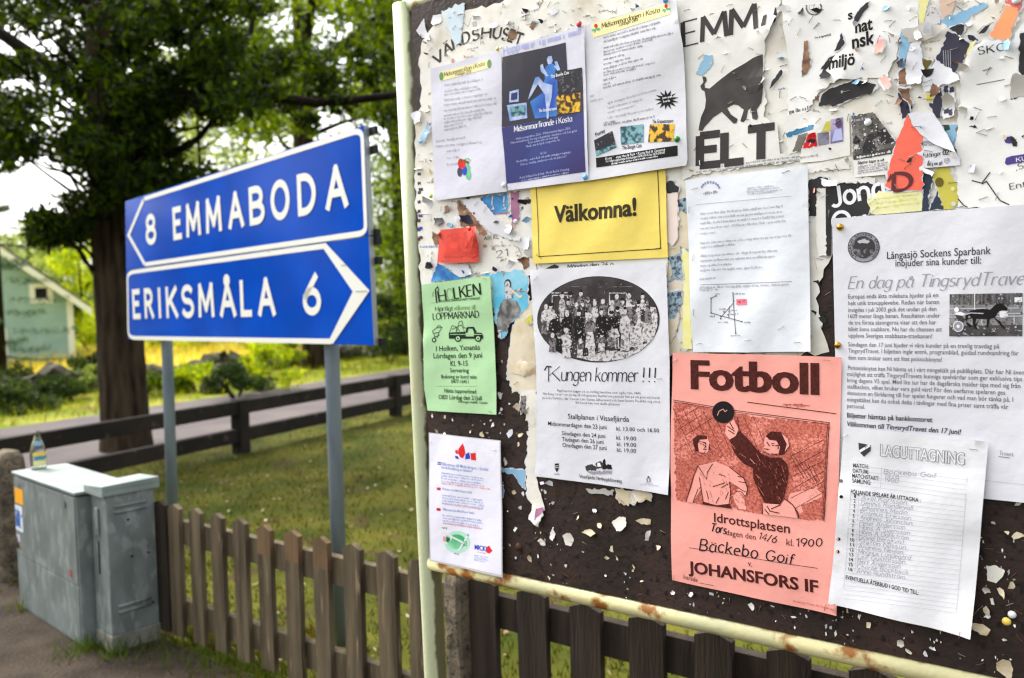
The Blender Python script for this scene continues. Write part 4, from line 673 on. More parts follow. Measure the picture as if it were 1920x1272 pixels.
for i, t in enumerate(names):
    x, y = 1024 - i * 1.75, 92 + i * 26.1
    s.text('lettering', str(i + 1), *P('z7', [(x - (6 if i > 8 else 0), y), (x + 8 + (6 if i > 8 else 0), y + 1)]), 6.4, INK, bold=.014)
    wd = 14 * len(t) + s.rnd.randint(-10, 20); s.pen('handwriting', t, *P('z7', [(1060 - i * 1.8, y + 10), (1060 - i * 1.8 + wd * 1.18, y + 10 + wd * .145)]), 8, PENC, w=.085, slant=.22, jit=.07, gap=.2)
for i in range(23): s.line('table_lines', P('z7', [(1004 - i * 1.75, 74 + i * 26.1 - (i > 16) * (i - 16) * 4), (1612 - i * 2.2, 74 + i * 26.1 + 66 - (i > 16) * (i - 16) * 2)]), .0004, LGREY)
s.line('table_lines', P('z7', '1006,60 965,575'), .0005, LGREY); s.line('table_lines', P('z7', '1614,100 1562,700'), .0005, LGREY); s.line('table_lines', P('z7', '1048,80 1024,500'), .0004, LGREY)
s.text('lettering', 'EVENTUELLA ÅTERBUD I GOD TID TILL:', *P('z7', '975,526 1362,607'), 7, INK, bold=.014)
for x, y, c in ((952, 5, MGREY), (955, 87, INK), (938, 314, INK), (933, 381, INK)): s.ell('punch_hole', *P('z7', [(x, y)])[0], 3.4, 3.2, c, 1, 14)
for x, y in ((933, 314), (928, 381)): s.ell('punch_hole', *P('z7', [(x, y)])[0], 2.2, 3, SALMON, 2, 10)
# ------------------------------------------------------------------ torn older posters under and between the sheets
BLK = mat('black_poster_print', (34, 32, 33), .6, (48, 46, 48), scale=40, spec=.3); NVY = mat('dark_navy_print', (38, 36, 54), .55, (62, 58, 78), scale=12, spec=.3); SKYB = mat('light_blue_print', (126, 172, 206), .6, (150, 188, 214), scale=10); CYAN = mat('cyan_photo_print', (84, 186, 220), .55, (160, 212, 230), scale=18)
MAUVE = mat('mauve_print', (176, 120, 150), .6, (140, 84, 120), scale=30); DKBLUE = mat('deep_blue_print', (34, 98, 170), .55, (76, 160, 214), scale=24); BRN = mat('brown_photo_print', (96, 66, 48), .6, (170, 130, 100), scale=60); SPECK = mat('speckled_grey_print', (205, 203, 203), .7, (70, 66, 72), scale=160, mix=.6, contrast=.06); SPECKB = mat('speckled_blue_grey_print', (150, 172, 184), .7, (60, 74, 88), scale=120, mix=.52, contrast=.1)
ORANGE = mat('orange_print', (242, 152, 104), .65, (246, 176, 120), scale=12); PINKRED = mat('pink_red_print', (222, 110, 112), .65); LEMON = mat('lemon_print', (232, 226, 140), .7, (238, 234, 180), scale=30); OLIVEY = mat('olive_yellow_print', (206, 196, 84), .6, (150, 140, 50), scale=14, mix=.6); GREYPHOTO = mat('grey_photo_print', (88, 84, 80), .6, (150, 146, 140), scale=36, mix=.55); PURP = mat('purple_print', (72, 60, 132), .6); FOLDG = paper('grey_paper_back', (184, 180, 174)); PALEPINK = mat('pale_pink_print', (236, 170, 160), .7); MAROON = mat('maroon_ink', (96, 42, 44), .7)
def torn(name, label, px, h, m, cat='torn paper', amp=.0012, step=.005, tamp=.0011, curls=(), grid=.014, group=None, tear=True):
    return Sheet(name, label, cat, px, h, m, amp=amp, grid=grid, torn=tear, step=step, tamp=tamp, curls=curls, fresh=False, group=group)
# backing layers
s = torn('torn_backing', 'weathered layer of old torn posters with the arched word VÄRDSHUSET', P('p', '792,78 830,26 920,10 1040,-25 1290,-30 1300,330 1010,500 985,520 990,590 960,600 900,560 842,545 800,560 790,530 783,440 776,330 780,215 790,200 786,110'), .0022, OLD, tamp=.003, step=.012)
for ch_, x0, y0, x1, y1 in (('V', 262, 412, 310, 368), ('Ä', 318, 352, 362, 318), ('R', 372, 312, 418, 284), ('D', 428, 280, 472, 262), ('S', 490, 258, 532, 248), ('H', 548, 246, 602, 242), ('U', 618, 240, 660, 244), ('S', 672, 246, 700, 254), ('E', 708, 256, 738, 266), ('T', 746, 272, 790, 288)):
    s.pen('lettering', ch_, *P('z1', [(x0, y0), (x1, y1)]), 21, INK2, w=.24, thin=.3, serif=.11)
s.pen('lettering', 'ARI KL. 20', *P('z3', '512,414 658,398'), 7, INK, w=.14); s.pen('lettering', 'da', *P('z3', '505,462 525,460'), 6, INK, w=.14); s.pen('lettering', '21', *P('z3', '590,530 665,515'), 13, mat('brown_ink', (70, 56, 44), .7), w=.15, thin=.3); s.pen('lettering', 'kr.', *P('z3', '620,552 668,545'), 6, INK2, w=.14)
for y in range(8): s.shape('print', P('z3', [(78 + y % 3, 20 + y * 60 - 40), (100, 18 + y * 60 - 40), (100, 36 + y * 60 - 40), (80, 40 + y * 60 - 40)]), NVY, 0, .0006)
def residue(s, n, box):
    for _ in range(n):
        x, y = s.rnd.uniform(box[0], box[1]), s.rnd.uniform(box[2], box[3]); k = s.rnd.random(); l = s.rnd.uniform(8, 40)
        if not inside((x, y), s.px) or not inside((x + l, y - l * .2), s.px): continue
        if k < .55: s.greek('old_print', (x, y), (x + l, y - l * (.24 - .3 * y / 640)), s.rnd.uniform(2.5, 5), s.rnd.choice((LGREY, GREY, LGREY, PALEBLUE)))
        elif k < .8: s.line('old_print', [(x, y), (x + l * .3, y + s.rnd.uniform(-12, 12)), (x + l * .5, y + s.rnd.uniform(-22, 22))], s.rnd.uniform(.0004, .0011), s.rnd.choice((GREY, FOLDG, MGREY, CREAM)))
        else: s.shape('old_print', [(x, y), (x + l * .25, y - 3), (x + l * .3, y + l * .2), (x + 2, y + l * .25)], s.rnd.choice((CREAM, FOLDG, LAVINK, PALEPINK, SPECK, SKYB)), 0, .0009)
residue(s, 110, (785, 1250, 20, 560))
for y, c in ((80, NVY), (250, PURP), (330, BLUEINK), (390, MAROON)): s.shape('print', P('z3', [(85, y), (112, y - 2), (114, y + 16), (88, y + 18)]), c, 1, .0006)
for q in ('640,190 720,350 690,360', '610,200 680,300'): s.line('print', P('a1', q), .0008, PINKRED)
s = torn('torn_backing', 'weathered layer of old torn posters under the bull poster and its neighbours', P('p', '1250,-30 1990,-30 1990,420 1600,430 1560,480 1530,560 1555,660 1500,668 1262,664 1252,500 1255,330'), .0022, OLD, tamp=.0025, step=.012)
residue(s, 120, (1255, 1900, 0, 640))
for q in ('800,860 830,850 845,885 820,890', '870,690 868,650 880,720', '760,820 790,830 780,850', '770,660 800,655 810,690'): s.shape('print', P('z4', q), BLK, 1, .0008)
s.text('lettering', 'Läge', *P('z4', '815,925 850,922'), 6, INK, bold=.02); s.text('lettering', 'Måndag', (1068, 502), (1100, 500), 6, INK)
s = torn('torn_backing', 'ragged narrow torn strips of old paper between the green sheet and the oval photo poster', P('p', '968,590 1000,560 1010,640 1006,760 1000,790 985,790 975,740 960,735 950,700 958,640'), .0022, CREAM, tamp=.003, step=.007)
s = torn('torn_backing', 'stained cream torn layer between the oval photo poster and the plastic sleeve', P('p', '1245,330 1310,330 1310,665 1252,665 1250,500'), .0032, CREAM, tamp=.002)
# narrow gap between oval poster and plastic sleeve
for lab, q, m_ in (('speckled blue grey torn print beside the upper edge of the plastic sleeve', '100,250 160,240 185,570 120,590 102,420', SPECKB), ('speckled dark grey print scrap low in the gap beside the yellow sheet corner', '28,620 120,585 135,740 40,770', SPECKB), ('long narrow torn yellow strip along the left edge of the plastic sleeve', '128,560 185,590 190,960 195,1190 135,1180 138,800', LEMON), ('cream scrap with pink tint right of the yellow welcome sheet', '32,215 100,205 105,480 80,530 30,520', paper('pinkish_paper', (232, 214, 204))), ('white paper strip crossing the gap beside the plastic sleeve', '36,778 190,735 190,765 40,790', WHITE), ('rust stained cream scrap low in the gap above the salmon poster', '42,1000 110,970 100,1060 60,1150 40,1120', CREAM), ('bluish scrap with black marks in the gap left of the yellow strip', '40,830 130,820 130,900 80,1000 45,990', SPECKB), ('black torn fragment at the upper right corner of the yellow sheet', '30,150 60,130 110,170 105,205 36,210', BLK)):
    torn('torn_fragment', lab, P('a6', q), .0045 + .0003 * (len(SHEETS) % 4), m_)
# bull poster
s = torn('bull_poster', 'torn white poster with a black bull above the large letters ELT', P('z2', '20,-40 610,-40 575,90 520,210 505,300 500,480 520,560 500,640 575,680 590,840 800,828 800,868 420,910 130,955 60,985 45,700 70,300'), .005, GREYP, cat='poster', tear={1, 2, 3, 4, 5, 6, 7, 9, 11, 12, 13}, tamp=.0018, curls=[(1440, 60, .05, .012), (1430, 150, .03, .006)])
s.pen('lettering', 'EMM', *P('z2', '62,255 462,160'), 46, INK2, w=.2, thin=.22, nib=5, serif=.09, gap=.14); s.shape('lettering', P('z2', '490,150 500,90 520,80 515,140'), INK2, 1)
s.shape('bull', P('z2', '165,418 185,420 190,440 178,460 180,480 205,484 270,430 330,385 400,345 440,318 470,305 495,300 498,480 488,560 462,600 470,640 462,655 440,650 430,590 415,600 405,650 388,668 372,662 392,600 360,575 335,570 300,590 320,625 358,650 350,672 335,675 300,640 270,610 225,640 180,690 165,715 145,712 148,690 158,640 180,590 185,545 178,500 162,490 155,470 172,450 170,435'), mat('bull_black_print', (56, 53, 52), .7, (76, 72, 70), scale=22), 1)
s.pen('lettering', 'ELT', *P('z2', '152,905 560,862'), 56, INK2, w=.3, nib=0, thin=.85, gap=.1)
for a_, b_ in (('150,925 800,845', 4), ('135,944 760,868', 4)): s.greek('lettering', *P('z2', a_), b_, GREY)
s.shape('print', P('z2', '180,300 225,305 222,345 205,380 165,412 130,405'), SKYB, 2, .0008)
# environment poster in the middle
s = torn('torn_poster', 'torn white poster with the bold word endings nat, nsk and miljö', P('z2', '600,-40 1345,-40 1342,165 1250,180 1225,300 1180,420 1110,425 900,440 790,520 750,600 640,690 625,560 640,380 625,250 605,150'), .0052, paper('cool_white_paper', (232, 231, 229)), cat='poster', tear={2, 3, 4, 5, 6, 7, 8, 9, 10, 11}, tamp=.0016, curls=[(1580, 140, .04, .008)])
s.text('lettering', 'nat', *P('a2', '1045,398 1250,352'), 22, INK, bold=.02, fat=.012); s.text('lettering', 'nsk', *P('a2', '1010,585 1280,520'), 24, INK, bold=.02, fat=.012); s.text('lettering', 'miljö', *P('a2', '725,832 1040,775'), 22, INK, bold=.02, fat=.012); s.text('lettering', 's', *P('a2', '958,240 1012,226'), 17, INK, bold=.02, fat=.012)
for i in range(22):
    a_ = math.radians(165 + i * 10.5); c = P('a2', '550,95')[0]; s.line('stamp', [(c[0] + 15.5 * math.cos(a_), c[1] - 15 * math.sin(a_)), (c[0] + 12.5 * math.cos(a_ + .03), c[1] - 12 * math.sin(a_ + .03))], .0014, INK2)
s.line('stamp', [(c[0] + 9 * math.cos(math.radians(t)), c[1] - 9 * math.sin(math.radians(t))) for t in range(150, 390, 20)], .0007, GREY); s.line('stamp', P('a2', '520,70 560,60 540,110 580,130 560,150'), .0007, GREY)
s.greek('lettering', *P('a2', '560,462 740,425'), 4, INK2); s.greek('lettering', *P('z2', '640,622 745,600'), 8, INK2)
# fragments: (label, zoom, outline, material, height, curls)
FR = [('thin black torn gash running diagonally above the word ending nat', 'a2', '1030,250 1065,150 1130,80 1170,40 1215,20 1200,90 1100,220 1045,290', BLK, .006), ('small black torn triangle left of the word ending nsk', 'a2', '880,395 915,520 860,590 785,612 820,550', BLK, .006), ('narrow black and brown torn slot left of the word miljö', 'a2', '432,490 480,485 487,660 508,790 470,860 398,920 395,850 415,700', BRN, .006),
 ('black torn shards before the word miljö', 'a2', '625,825 720,690 860,640 895,640 800,745 740,800', BLK, .0063), ('large black torn band in the middle of the old posters', 'a2', '600,1262 640,1130 740,1055 1050,950 1290,1010 1240,1110 1000,1180 800,1262', BLK, .006), ('black torn leaf shape right of the bull', 'a2', '160,830 165,900 80,1000 15,1065 60,950', BLK, .0066), ('black torn notch above the bull poster edge', 'a2', '85,90 112,170 95,250 70,290 60,180', BLK, .0068),
 ('tiny peach scrap right of the large black torn band', 'a2', '1320,920 1420,910 1470,1030 1440,1080 1390,1060 1350,970', PALEPINK, .0072), ('small red and blue paper curl beside the word ending nsk', 'a2', '1300,480 1385,465 1395,560 1370,630 1265,650 1275,590', PALEPINK, .0075),
 ('light blue torn strip high above the navy fragment', 'a3', '660,240 870,150 1230,10 1220,70 1000,220 930,280 740,330', SKYB, .0046), ('speckled grey torn print beside a pale yellow strip at the top', 'a3', '540,-20 660,130 650,310 455,270', SPECK, .0046), ('pale yellow strip at the top beside the speckled print', 'a3', '395,-30 530,-30 440,290 405,300', LEMON, .0044), ('pale brown stained scrap at the top right of the speckled print', 'a3', '650,-20 850,-20 800,130 690,220 650,130', paper('stained_pink_paper', (214, 186, 166)), .0045),
 ('dark navy torn fragment with thin white lines like guitar strings', 'a3', '740,370 860,420 1005,520 950,700 830,862 700,790 600,700 660,600', NVY, .0062), ('black torn edge above the navy fragment', 'a3', '760,340 860,290 940,300 920,400 890,440', BLK, .006), ('white triangular torn flap below the navy fragment', 'a3', '440,920 600,730 790,820 890,960 760,1010 445,1032', WHITE, .0085), ('small white torn tab below the triangular flap', 'a3', '450,1035 655,1018 655,1110 470,1100', WHITE, .0078),
 ('bright orange torn scrap near the top with a pale lower edge', 'a3', '1440,60 1600,110 1500,400 1490,470 1370,480 1250,430', ORANGE, .0058), ('pink red torn scrap at the top above the orange one', 'a3', '1415,-30 1650,-30 1610,130 1540,110 1450,60', PINKRED, .006), ('grey beige curled flap above the light blue triangle', 'a3', '180,340 330,330 480,262 740,338 600,440 400,490 270,510', FOLDG, .0088), ('light blue torn triangle above the printed face', 'a3', '190,370 285,440 315,530 240,690 230,800 160,830 160,560', SKYB, .0064), ('torn print of part of a brown face', 'a3', '158,870 235,800 240,960 280,1000 160,1010', BRN, .0066), ('dark torn print of a chin and a patterned collar', 'a3', '155,1050 300,1060 290,1180 330,1250 160,1280', BRN, .0066), ('dark patterned torn strip beside the red scrap', 'a3', '150,1100 230,1200 280,1260 300,1400 200,1420', NVY, .0065), ('white curled torn strip beside the triangular white flap', 'a3', '300,520 420,480 440,740 470,820 430,1000 260,1010 240,940 250,700', WHITE, .0075), ('olive green dark scrap behind the triangular flap', 'a3', '450,700 560,730 450,880 440,800', OLIVE, .006), ('small black torn notches left of the letters SKC', 'a3', '980,415 1050,425 1110,480 1060,500 985,455', BLK, .0064), ('black torn sliver above the letters SKC', 'a3', '1270,280 1180,400 1110,410 1160,350', BLK, .0062), ('pale yellow torn sliver left of the letters SKC', 'a3', '1000,520 1080,480 1010,620 925,720', LEMON, .006),
 ('dark indigo strip below the small white tab', 'a3', '560,1110 670,1050 680,1270 650,1420 600,1400 520,1260', NVY, .0062), ('yellow banana coloured scrap below the small white tab', 'a3', '480,1115 580,1130 560,1220 490,1215', OLIVEY, .0064), ('white printed scrap with grey bars left of the grey white poster', 'a3', '680,1020 820,1010 830,1380 690,1430 650,1300', WHITE, .006),
 ('dark navy blue band under the small printed card', 'a5', '380,700 500,760 440,1000 455,1140 380,1145', mat('blue_black_print', (44, 56, 72), .6), .0052), ('dark blue triangle beside the olive yellow print', 'a5', '540,925 605,1120 450,1135', mat('blue_black_print', (44, 56, 72), .6), .0052), ('olive yellow torn print of lemons below the small card', 'a5', '510,705 640,675 740,860 772,1060 700,1115 600,1115 540,900 490,800', OLIVEY, .0056), ('pale blue torn photo scrap right of the white flap', 'a5', '590,250 740,240 735,520 660,420', SKYB, .0054), ('small dark green print scrap beside the pale blue photo', 'a5', '580,250 730,245 660,300 620,310', mat('dark_green_print', (44, 70, 52), .6), .0058),
 ('black torn notch with a curled lip in the red scrap', 'a5', '218,628 250,590 290,582 275,630 230,640', BLK, .0078), ('white curled torn lip over the red scrap', 'a5', '290,560 390,500 400,690 510,740 490,790 380,715 310,710 255,640', WHITE, .0082),
 ('black torn corner left of the poster with the white letters Jona', 'z4', '745,112 800,92 850,100 860,150 788,155 786,306 745,308', BLK, .0056), ('white margin strip left of the white letters Jona', 'z4', '786,156 840,150 842,528 795,530 786,400', GREYP, .0054),
 ('thin curled white torn ridge above the white letters Jona', 'a4', '545,800 640,820 730,820 725,880 640,885 560,870', WHITE, .0085), ('cream card edge with brown stains below the photo strip', 'a4', '415,655 850,600 850,700 620,720 420,740', GREYP, .0056), ('white scrap of paper with stains above the white letters Jona', 'a4', '730,740 830,770 1110,790 1110,850 740,845', GREYP, .006)]
for lab, z, q, m_, h_ in FR:
    pp = P(z, q); c = pp[0]; s = torn('torn_fragment', lab, pp, h_, m_, tamp=.0009, step=.0035, curls=[(pp[len(pp) // 2][0], pp[len(pp) // 2][1], .03, .006)] if m_ in (WHITE, FOLDG, PALEPINK) else ())
    if 'guitar' in lab:
        for i in range(4): s.line('print', P('a3', [(690 + i * 26, 640 + i * 14), (760 + i * 8 - 40 + i * 8, 400)] if 0 else [(690 + i * 28, 600), (700 + i * 26, 800)]), .0006, LGREY)
    if 'grey bars' in lab:
        for x, y, w_, h2 in ((700, 1030, 50, 90), (760, 1040, 55, 60), (700, 1300, 60, 60), (760, 1310, 40, 70)): s.shape('print', P('a3', [(x, y), (x + w_, y - 8), (x + w_, y + h2), (x, y + h2)]), NVY, 1, .0006)
        for i in range(4): s.line('print', P('a3', [(715 + i * 24, 1120), (715 + i * 24, 1290)]), .0005, LGREY)
    if 'lemons' in lab:
        s.ell('print', *P('a5', '560,840')[0], 8, 9, OLIVE, 1); s.ell('print', *P('a5', '700,910')[0], 4, 4, LEMON, 1); s.ell('print', *P('a5', '705,1065')[0], 4.5, 4, WHITE, 1)
s = torn('red_scrap', 'large coral red torn scrap with part of a dark letter D', P('a5', '228,140 300,230 382,340 385,925 240,925 90,932 0,880 60,600 110,405 190,260'), .0068, CORAL, amp=.001, tamp=.0009)
s.pen('lettering', 'D', *P('a5', '85,930 265,920'), 32, MAROON, w=.26, thin=.5, nib=30); s.shape('lettering', P('a5', '20,830 60,745 70,800 30,840'), MAROON, 1)
s = torn('white_flap', 'big white folded flap hanging over the coral red scrap', P('a5', '232,130 300,115 490,112 580,240 660,380 742,542 640,500 480,430 388,360 290,260'), .0092, WHITE, tamp=.0004, curls=[(1790, 290, .05, .006)])
s = torn('small_card', 'small white printed card reading stänger 02.00', P('a5', '390,365 540,450 700,500 775,590 775,665 500,688 405,692 400,520'), .0076, WHITE, tamp=.0003, tear={0, 1, 2}, cat='card')
s.pen('lettering', 'stänger', *P('a5', '408,585 580,562'), 8.5, INK2, w=.13, thin=.4, serif=.06, gap=.15); s.pen('lettering', '02.00', *P('a5', '598,558 735,545'), 9, INK, w=.19, thin=.5, gap=.14); s.greek('lettering', *P('a5', '435,672 590,655'), 7, INK2); s.line('emblem', P('a5', '612,600 660,595 665,625 640,648 615,630 612,600'), .001, GREY); s.greek('emblem', *P('a5', '628,628 650,624'), 4, GREY)
for y in (440, 470): s.greek('lettering', *P('a5', [(392, y - 10), (500, y - 5)]), 6, GREY)
s = torn('white_notice', 'grey white poster curling at its edges, with the letters SKC, Entr and violet pills', P('z2', '1580,470 1570,405 1610,320 1640,270 1700,225 1850,225 1900,140 2000,60 2010,1150 1750,1140 1560,1130 1545,800'), .006, paper('cool_white_paper', (232, 231, 229)), cat='poster', tamp=.0012, amp=.0012, curls=[(1830, 100, .05, .012), (1800, 150, .04, .006)])
s.pen('lettering', 'SKC', *P('z2', '1676,306 1816,275'), 14, INK, w=.15, thin=.35, serif=.08, gap=.25); s.line('lettering', P('z2', '1662,464 1814,435'), .0008, INK); s.pen('lettering', 'Entré', *P('z2', '1845,1035 1990,1008'), 11, mat('brown_black_ink', (62, 48, 44), .7), w=.16, thin=.4, serif=.07, gap=.16); s.pen('lettering', ',S', *P('z2', '1878,930 1918,918'), 11, INK2, w=.15, thin=.4, serif=.07)
c = P('z2', '1815,890 1822,862 1850,852 2010,828 2010,870 1850,896 1826,902'); s.shape('violet_pill', c, PURP, 1); s.pen('violet_pill', 'KU', *P('z2', '1880,884 1935,874'), 8, WINK, w=.16, thin=.4, serif=.08, layer=3); c = P('z2', '1812,765 1822,748 1850,745 1868,752 1872,778 1840,784 1818,780'); s.shape('violet_pill', c, PURP, 1)
for q in ('1690,1005 1715,990 1760,1055 1790,1095 1840,1118', '1635,985 1690,1000 1735,940', '1560,1085 1590,1120 1612,1132'): s.line('crack', P('z2', q), .0016, BLK)
for q in ('1620,690 1650,682 1672,702 1650,700', '1845,540 1888,530 1870,545', '1840,740 1880,760 1882,800 1860,800 1850,770', '1905,745 1920,735 1920,760'): s.shape('crack', P('z2', q), BLK, 1, .0006)
s = torn('dark_edge_scrap', 'torn scrap with black and deep blue print at the upper right edge of the board', P('a3', '1605,400 1700,380 1720,700 1720,900 1640,910 1590,850'), .0068, BLK, tamp=.001)
s = torn('grey_torn_flap', 'pale grey curled flap below the black and blue edge scrap', P('a3', '1520,900 1560,875 1720,940 1720,1150 1490,1170 1500,1050'), .0078, FOLDG, tamp=.001, curls=[(1900, 145, .03, .008)])
s = torn('black_poster', 'torn black poster remnant with the white letters Jona', P('z4', '838,152 880,136 950,122 1050,120 1140,140 1202,168 1100,190 1070,300 870,325 866,522 840,526'), .0058, BLK, tear={0, 1, 2, 3, 4}, cat='poster')
s.pen('lettering', 'Jona', *P('z4', '880,256 1160,196'), 37, WINK, w=.17, gap=.2); s.pen('lettering', 'Ou', *P('z4', '884,396 1060,366'), 36, WINK, w=.17, gap=.2)
s = torn('pale_yellow_card', 'pale yellow card with faint print and two staples below the coral red scrap', P('z4', '1062,215 1080,185 1364,160 1364,278 1110,300 1085,290'), .0064, paper('pale_lemon_paper', (232, 230, 176)), tear={0, 1, 5}, cat='card')
for i in range(3): s.greek('lettering', *P('z4', [(1110, 215 + i * 24), (1340, 190 + i * 24)]), 6, LEMON)
s = torn('photo_strip', 'white card with three small colour photos and a blue band', P('a4', '190,150 450,100 600,140 840,140 850,560 560,620 330,640 340,500 215,560 180,330'), .0062, GREYP, tear={0, 1, 2, 6, 7, 8}, cat='card', curls=[(1525, 250, .03, .008)])
s.shape('blue_band', P('a4', '185,330 470,245 478,290 200,378'), mat('teal_blue_print', (52, 118, 160), .6), 1, .0008); s.shape('photograph', P('a4', '360,485 420,350 502,330 506,466'), REDINK, 1, .0008); s.shape('photograph', P('a4', '400,420 440,390 500,400 480,440'), NVY, 2); s.shape('photograph', P('a4', '520,335 632,318 632,440 524,462'), mat('haze_print', (170, 168, 186), .6, (110, 106, 124), scale=20), 1); s.shape('photograph', P('a4', '650,190 775,165 778,415 646,440'), mat('lilac_photo_print', (196, 184, 218), .6, (120, 96, 150), scale=30), 1); s.ell('photograph', *P('a4', '730,225')[0], 6, 9.5, mat('dark_lilac_print', (86, 66, 96), .6), 2); s.shape('photograph', P('a4', '690,300 760,280 775,400 660,420'), LAVINK, 2); s.shape('photograph', P('a4', '600,215 660,195 662,300 560,320'), OLIVEY, 1)
s.shape('print', P('a4', '255,525 320,350 420,330 370,440 330,510'), mat('taupe_print', (112, 106, 100), .6), 1, .0006); s.greek('lettering', *P('a4', '335,595 530,565'), 5, GREY)
s = torn('band_photo_card', 'small notice with a grey photo of musicians outdoors and a round white tack', P('a4', '858,150 1095,105 1330,420 1290,545 1250,760 895,790 870,450'), .0064, GREYP, tear={0, 1, 2}, cat='card')
s.shape('photograph', P('a4', '862,152 1090,110 1325,420 1290,543 885,610'), GREYPHOTO, 1, .0006)
for q, c in (('1130,330 1205,270 1260,340 1320,420 1200,450 1120,400', BLK), ('980,480 1040,340 1120,330 1130,480 1100,540 980,540', BLK), ('880,430 905,345 950,400 950,460 920,480', BLK), ('1080,400 1160,360 1170,450 1120,480', ELM), ('885,450 945,450 920,510 895,510', ELL), ('1265,360 1290,360 1320,420 1280,450', ELL), ('880,560 1290,480 1290,543 885,610', mat('dark_ground_print', (64, 60, 58), .7))): s.shape('photograph', P('a4', q), c, 2)
for x, y in ((915, 345), (1075, 305), (1210, 305), (1005, 345)): s.ell('photograph', *P('a4', [(x, y)])[0], 2.6, 3, ELL, 4, 8)
s.speckle('photograph', P('a4', '865,160 1085,120 1315,420 1285,535 890,600'), 140, (ELM, ELD, GREYPHOTO, ELL), .001, 4.2); s.line('photograph', P('a4', '1135,250 1130,360'), .001, BLK, 4); s.greek('lettering', *P('a4', '920,595 1290,530'), 4.6, WINK, 3); s.greek('lettering', *P('a4', '890,215 1060,185'), 6, LGREY, 3); s.pen('lettering', 'Biljetter köper ni vid', *P('a4', '932,655 1200,622'), 5.5, INK, w=.14)
for i in range(4): s.greek('lettering', *P('a4', [(932, 690 + i * 22), (1245, 640 + i * 24)]), 4, GREY)
# left part
FL = [('blue photo scrap with pale figures under the first programme sheet', 'a1', '455,152 660,118 664,250 525,266 490,210', DKBLUE, .0042), ('dark photo scrap of a face above the red note', 'a1', '315,172 335,165 430,270 520,390 500,405 440,350 345,348 330,280', BRN, .004), ('mauve scrap right of the blue photo scrap', 'a1', '680,110 736,102 742,290 690,345', MAUVE, .0044), ('white diagonal torn strip across the blue photo scrap', 'a1', '345,165 470,150 600,300 760,430 700,440 540,385 430,280', WHITE, .005), ('torn postcard of blue sky and red mountain below the red note', 'a1', '142,705 190,592 300,668 420,684 300,712 140,722', DKBLUE, .0044), ('white torn strip between the postcard scrap and the green sheet', 'a1', '215,590 380,595 430,670 340,692 290,660', WHITE, .005), ('white curled tab left of the yellow welcome sheet', 'a1', '735,425 810,410 812,490 770,510 730,480', WHITE, .0058), ('yellow scrap beside the left edge of the oval photo poster', 'a1', '770,985 825,935 830,1010 800,1005', OLIVEY, .0052), ('pale blue and white wedge at the top under the frame', 'z1', '288,70 440,20 410,260 380,290', paper('ice_blue_paper', (206, 222, 232)), .0042), ('curled blue and white scrap near the upper left corner', 'z1', '135,190 180,115 190,170 232,255 200,250 150,215', WHITE, .0055), ('light blue curled scrap on the left edge beside the first programme sheet', 'z1', '150,890 215,770 215,860 160,910', SKYB, .0055), ('white scrap with printed dots overlapping the left post', 'z1', '95,710 160,700 170,760 120,780', WHITE, .0085), ('dark grey torn smudge at the upper middle of the old layer', 'z1', '890,20 1050,-10 1010,90 960,110 930,80', mat('grey_smudge_print', (120, 116, 112), .7, (196, 192, 186), scale=70), .0036)]
for lab, z, q, m_, h_ in FL:
    pp = P(z, q); s = torn('torn_fragment', lab, pp, h_, m_, tamp=.0012, step=.004, curls=[(pp[len(pp) // 2][0], pp[len(pp) // 2][1], .03, .007)] if m_ is WHITE or 'curled' in lab else ())
    if 'pale figures' in lab:
        for x in (560, 640): s.line('print', P('a1', [(x, 140), (x - 6, 190), (x + 6, 225), (x - 10, 230)]), .0035, ELL)
        s.line('print', P('a1', '520,266 664,252'), .0012, REDINK)
s = torn('cyan_print_scrap', 'torn cyan print of a woman in a dark dress, over bare brown board', P('a1', '462,680 560,665 760,640 800,690 790,780 800,880 760,930 735,970 680,985 660,1060 620,1110 595,1090 610,1040 575,1000 550,690'), .005, CYAN, tamp=.002, step=.006)
s.shape('figure', P('a1', '590,960 610,880 640,840 720,850 745,900 735,960 690,980 655,1060 590,1060'), mat('grey_dress_print', (86, 84, 84), .7, (150, 148, 146), scale=60), 1, .001); s.ell('figure', *P('a1', '662,738')[0], 6.4, 9.5, INK2, 1); s.ell('figure', *P('a1', '660,745')[0], 4.8, 7.6, ELL, 2); s.shape('figure', P('a1', '640,770 690,760 700,830 650,840'), ELL, 2, .0006); s.shape('figure', P('a1', '600,1050 622,1050 615,1105 600,1100'), ELL, 2); s.line('figure', P('a1', '690,790 760,770'), .004, ELL, 2); s.line('figure', P('a1', '690,780 740,825 760,820'), .0045, CREAM, 3)
s = torn('text_slip', 'narrow paper slip reading Måndag den 24 below the yellow welcome sheet', [(1000, 496), (1160, 484), (1252, 480), (1252, 515), (1000, 525)], .0056, GREYP, tear={0, 4})
s.pen('lettering', 'Måndag den 24 o', *P('z3', '1045,596 1340,578'), 7, INK, w=.2, thin=.35, serif=.09, gap=.14)
s.shape('print', P('z3', '900,598 960,570 990,582 980,598'), BLK, 1); s.line('print', P('z3', '845,570 850,605'), .0015, BLK)
for sh in SHEETS: sh.finish()
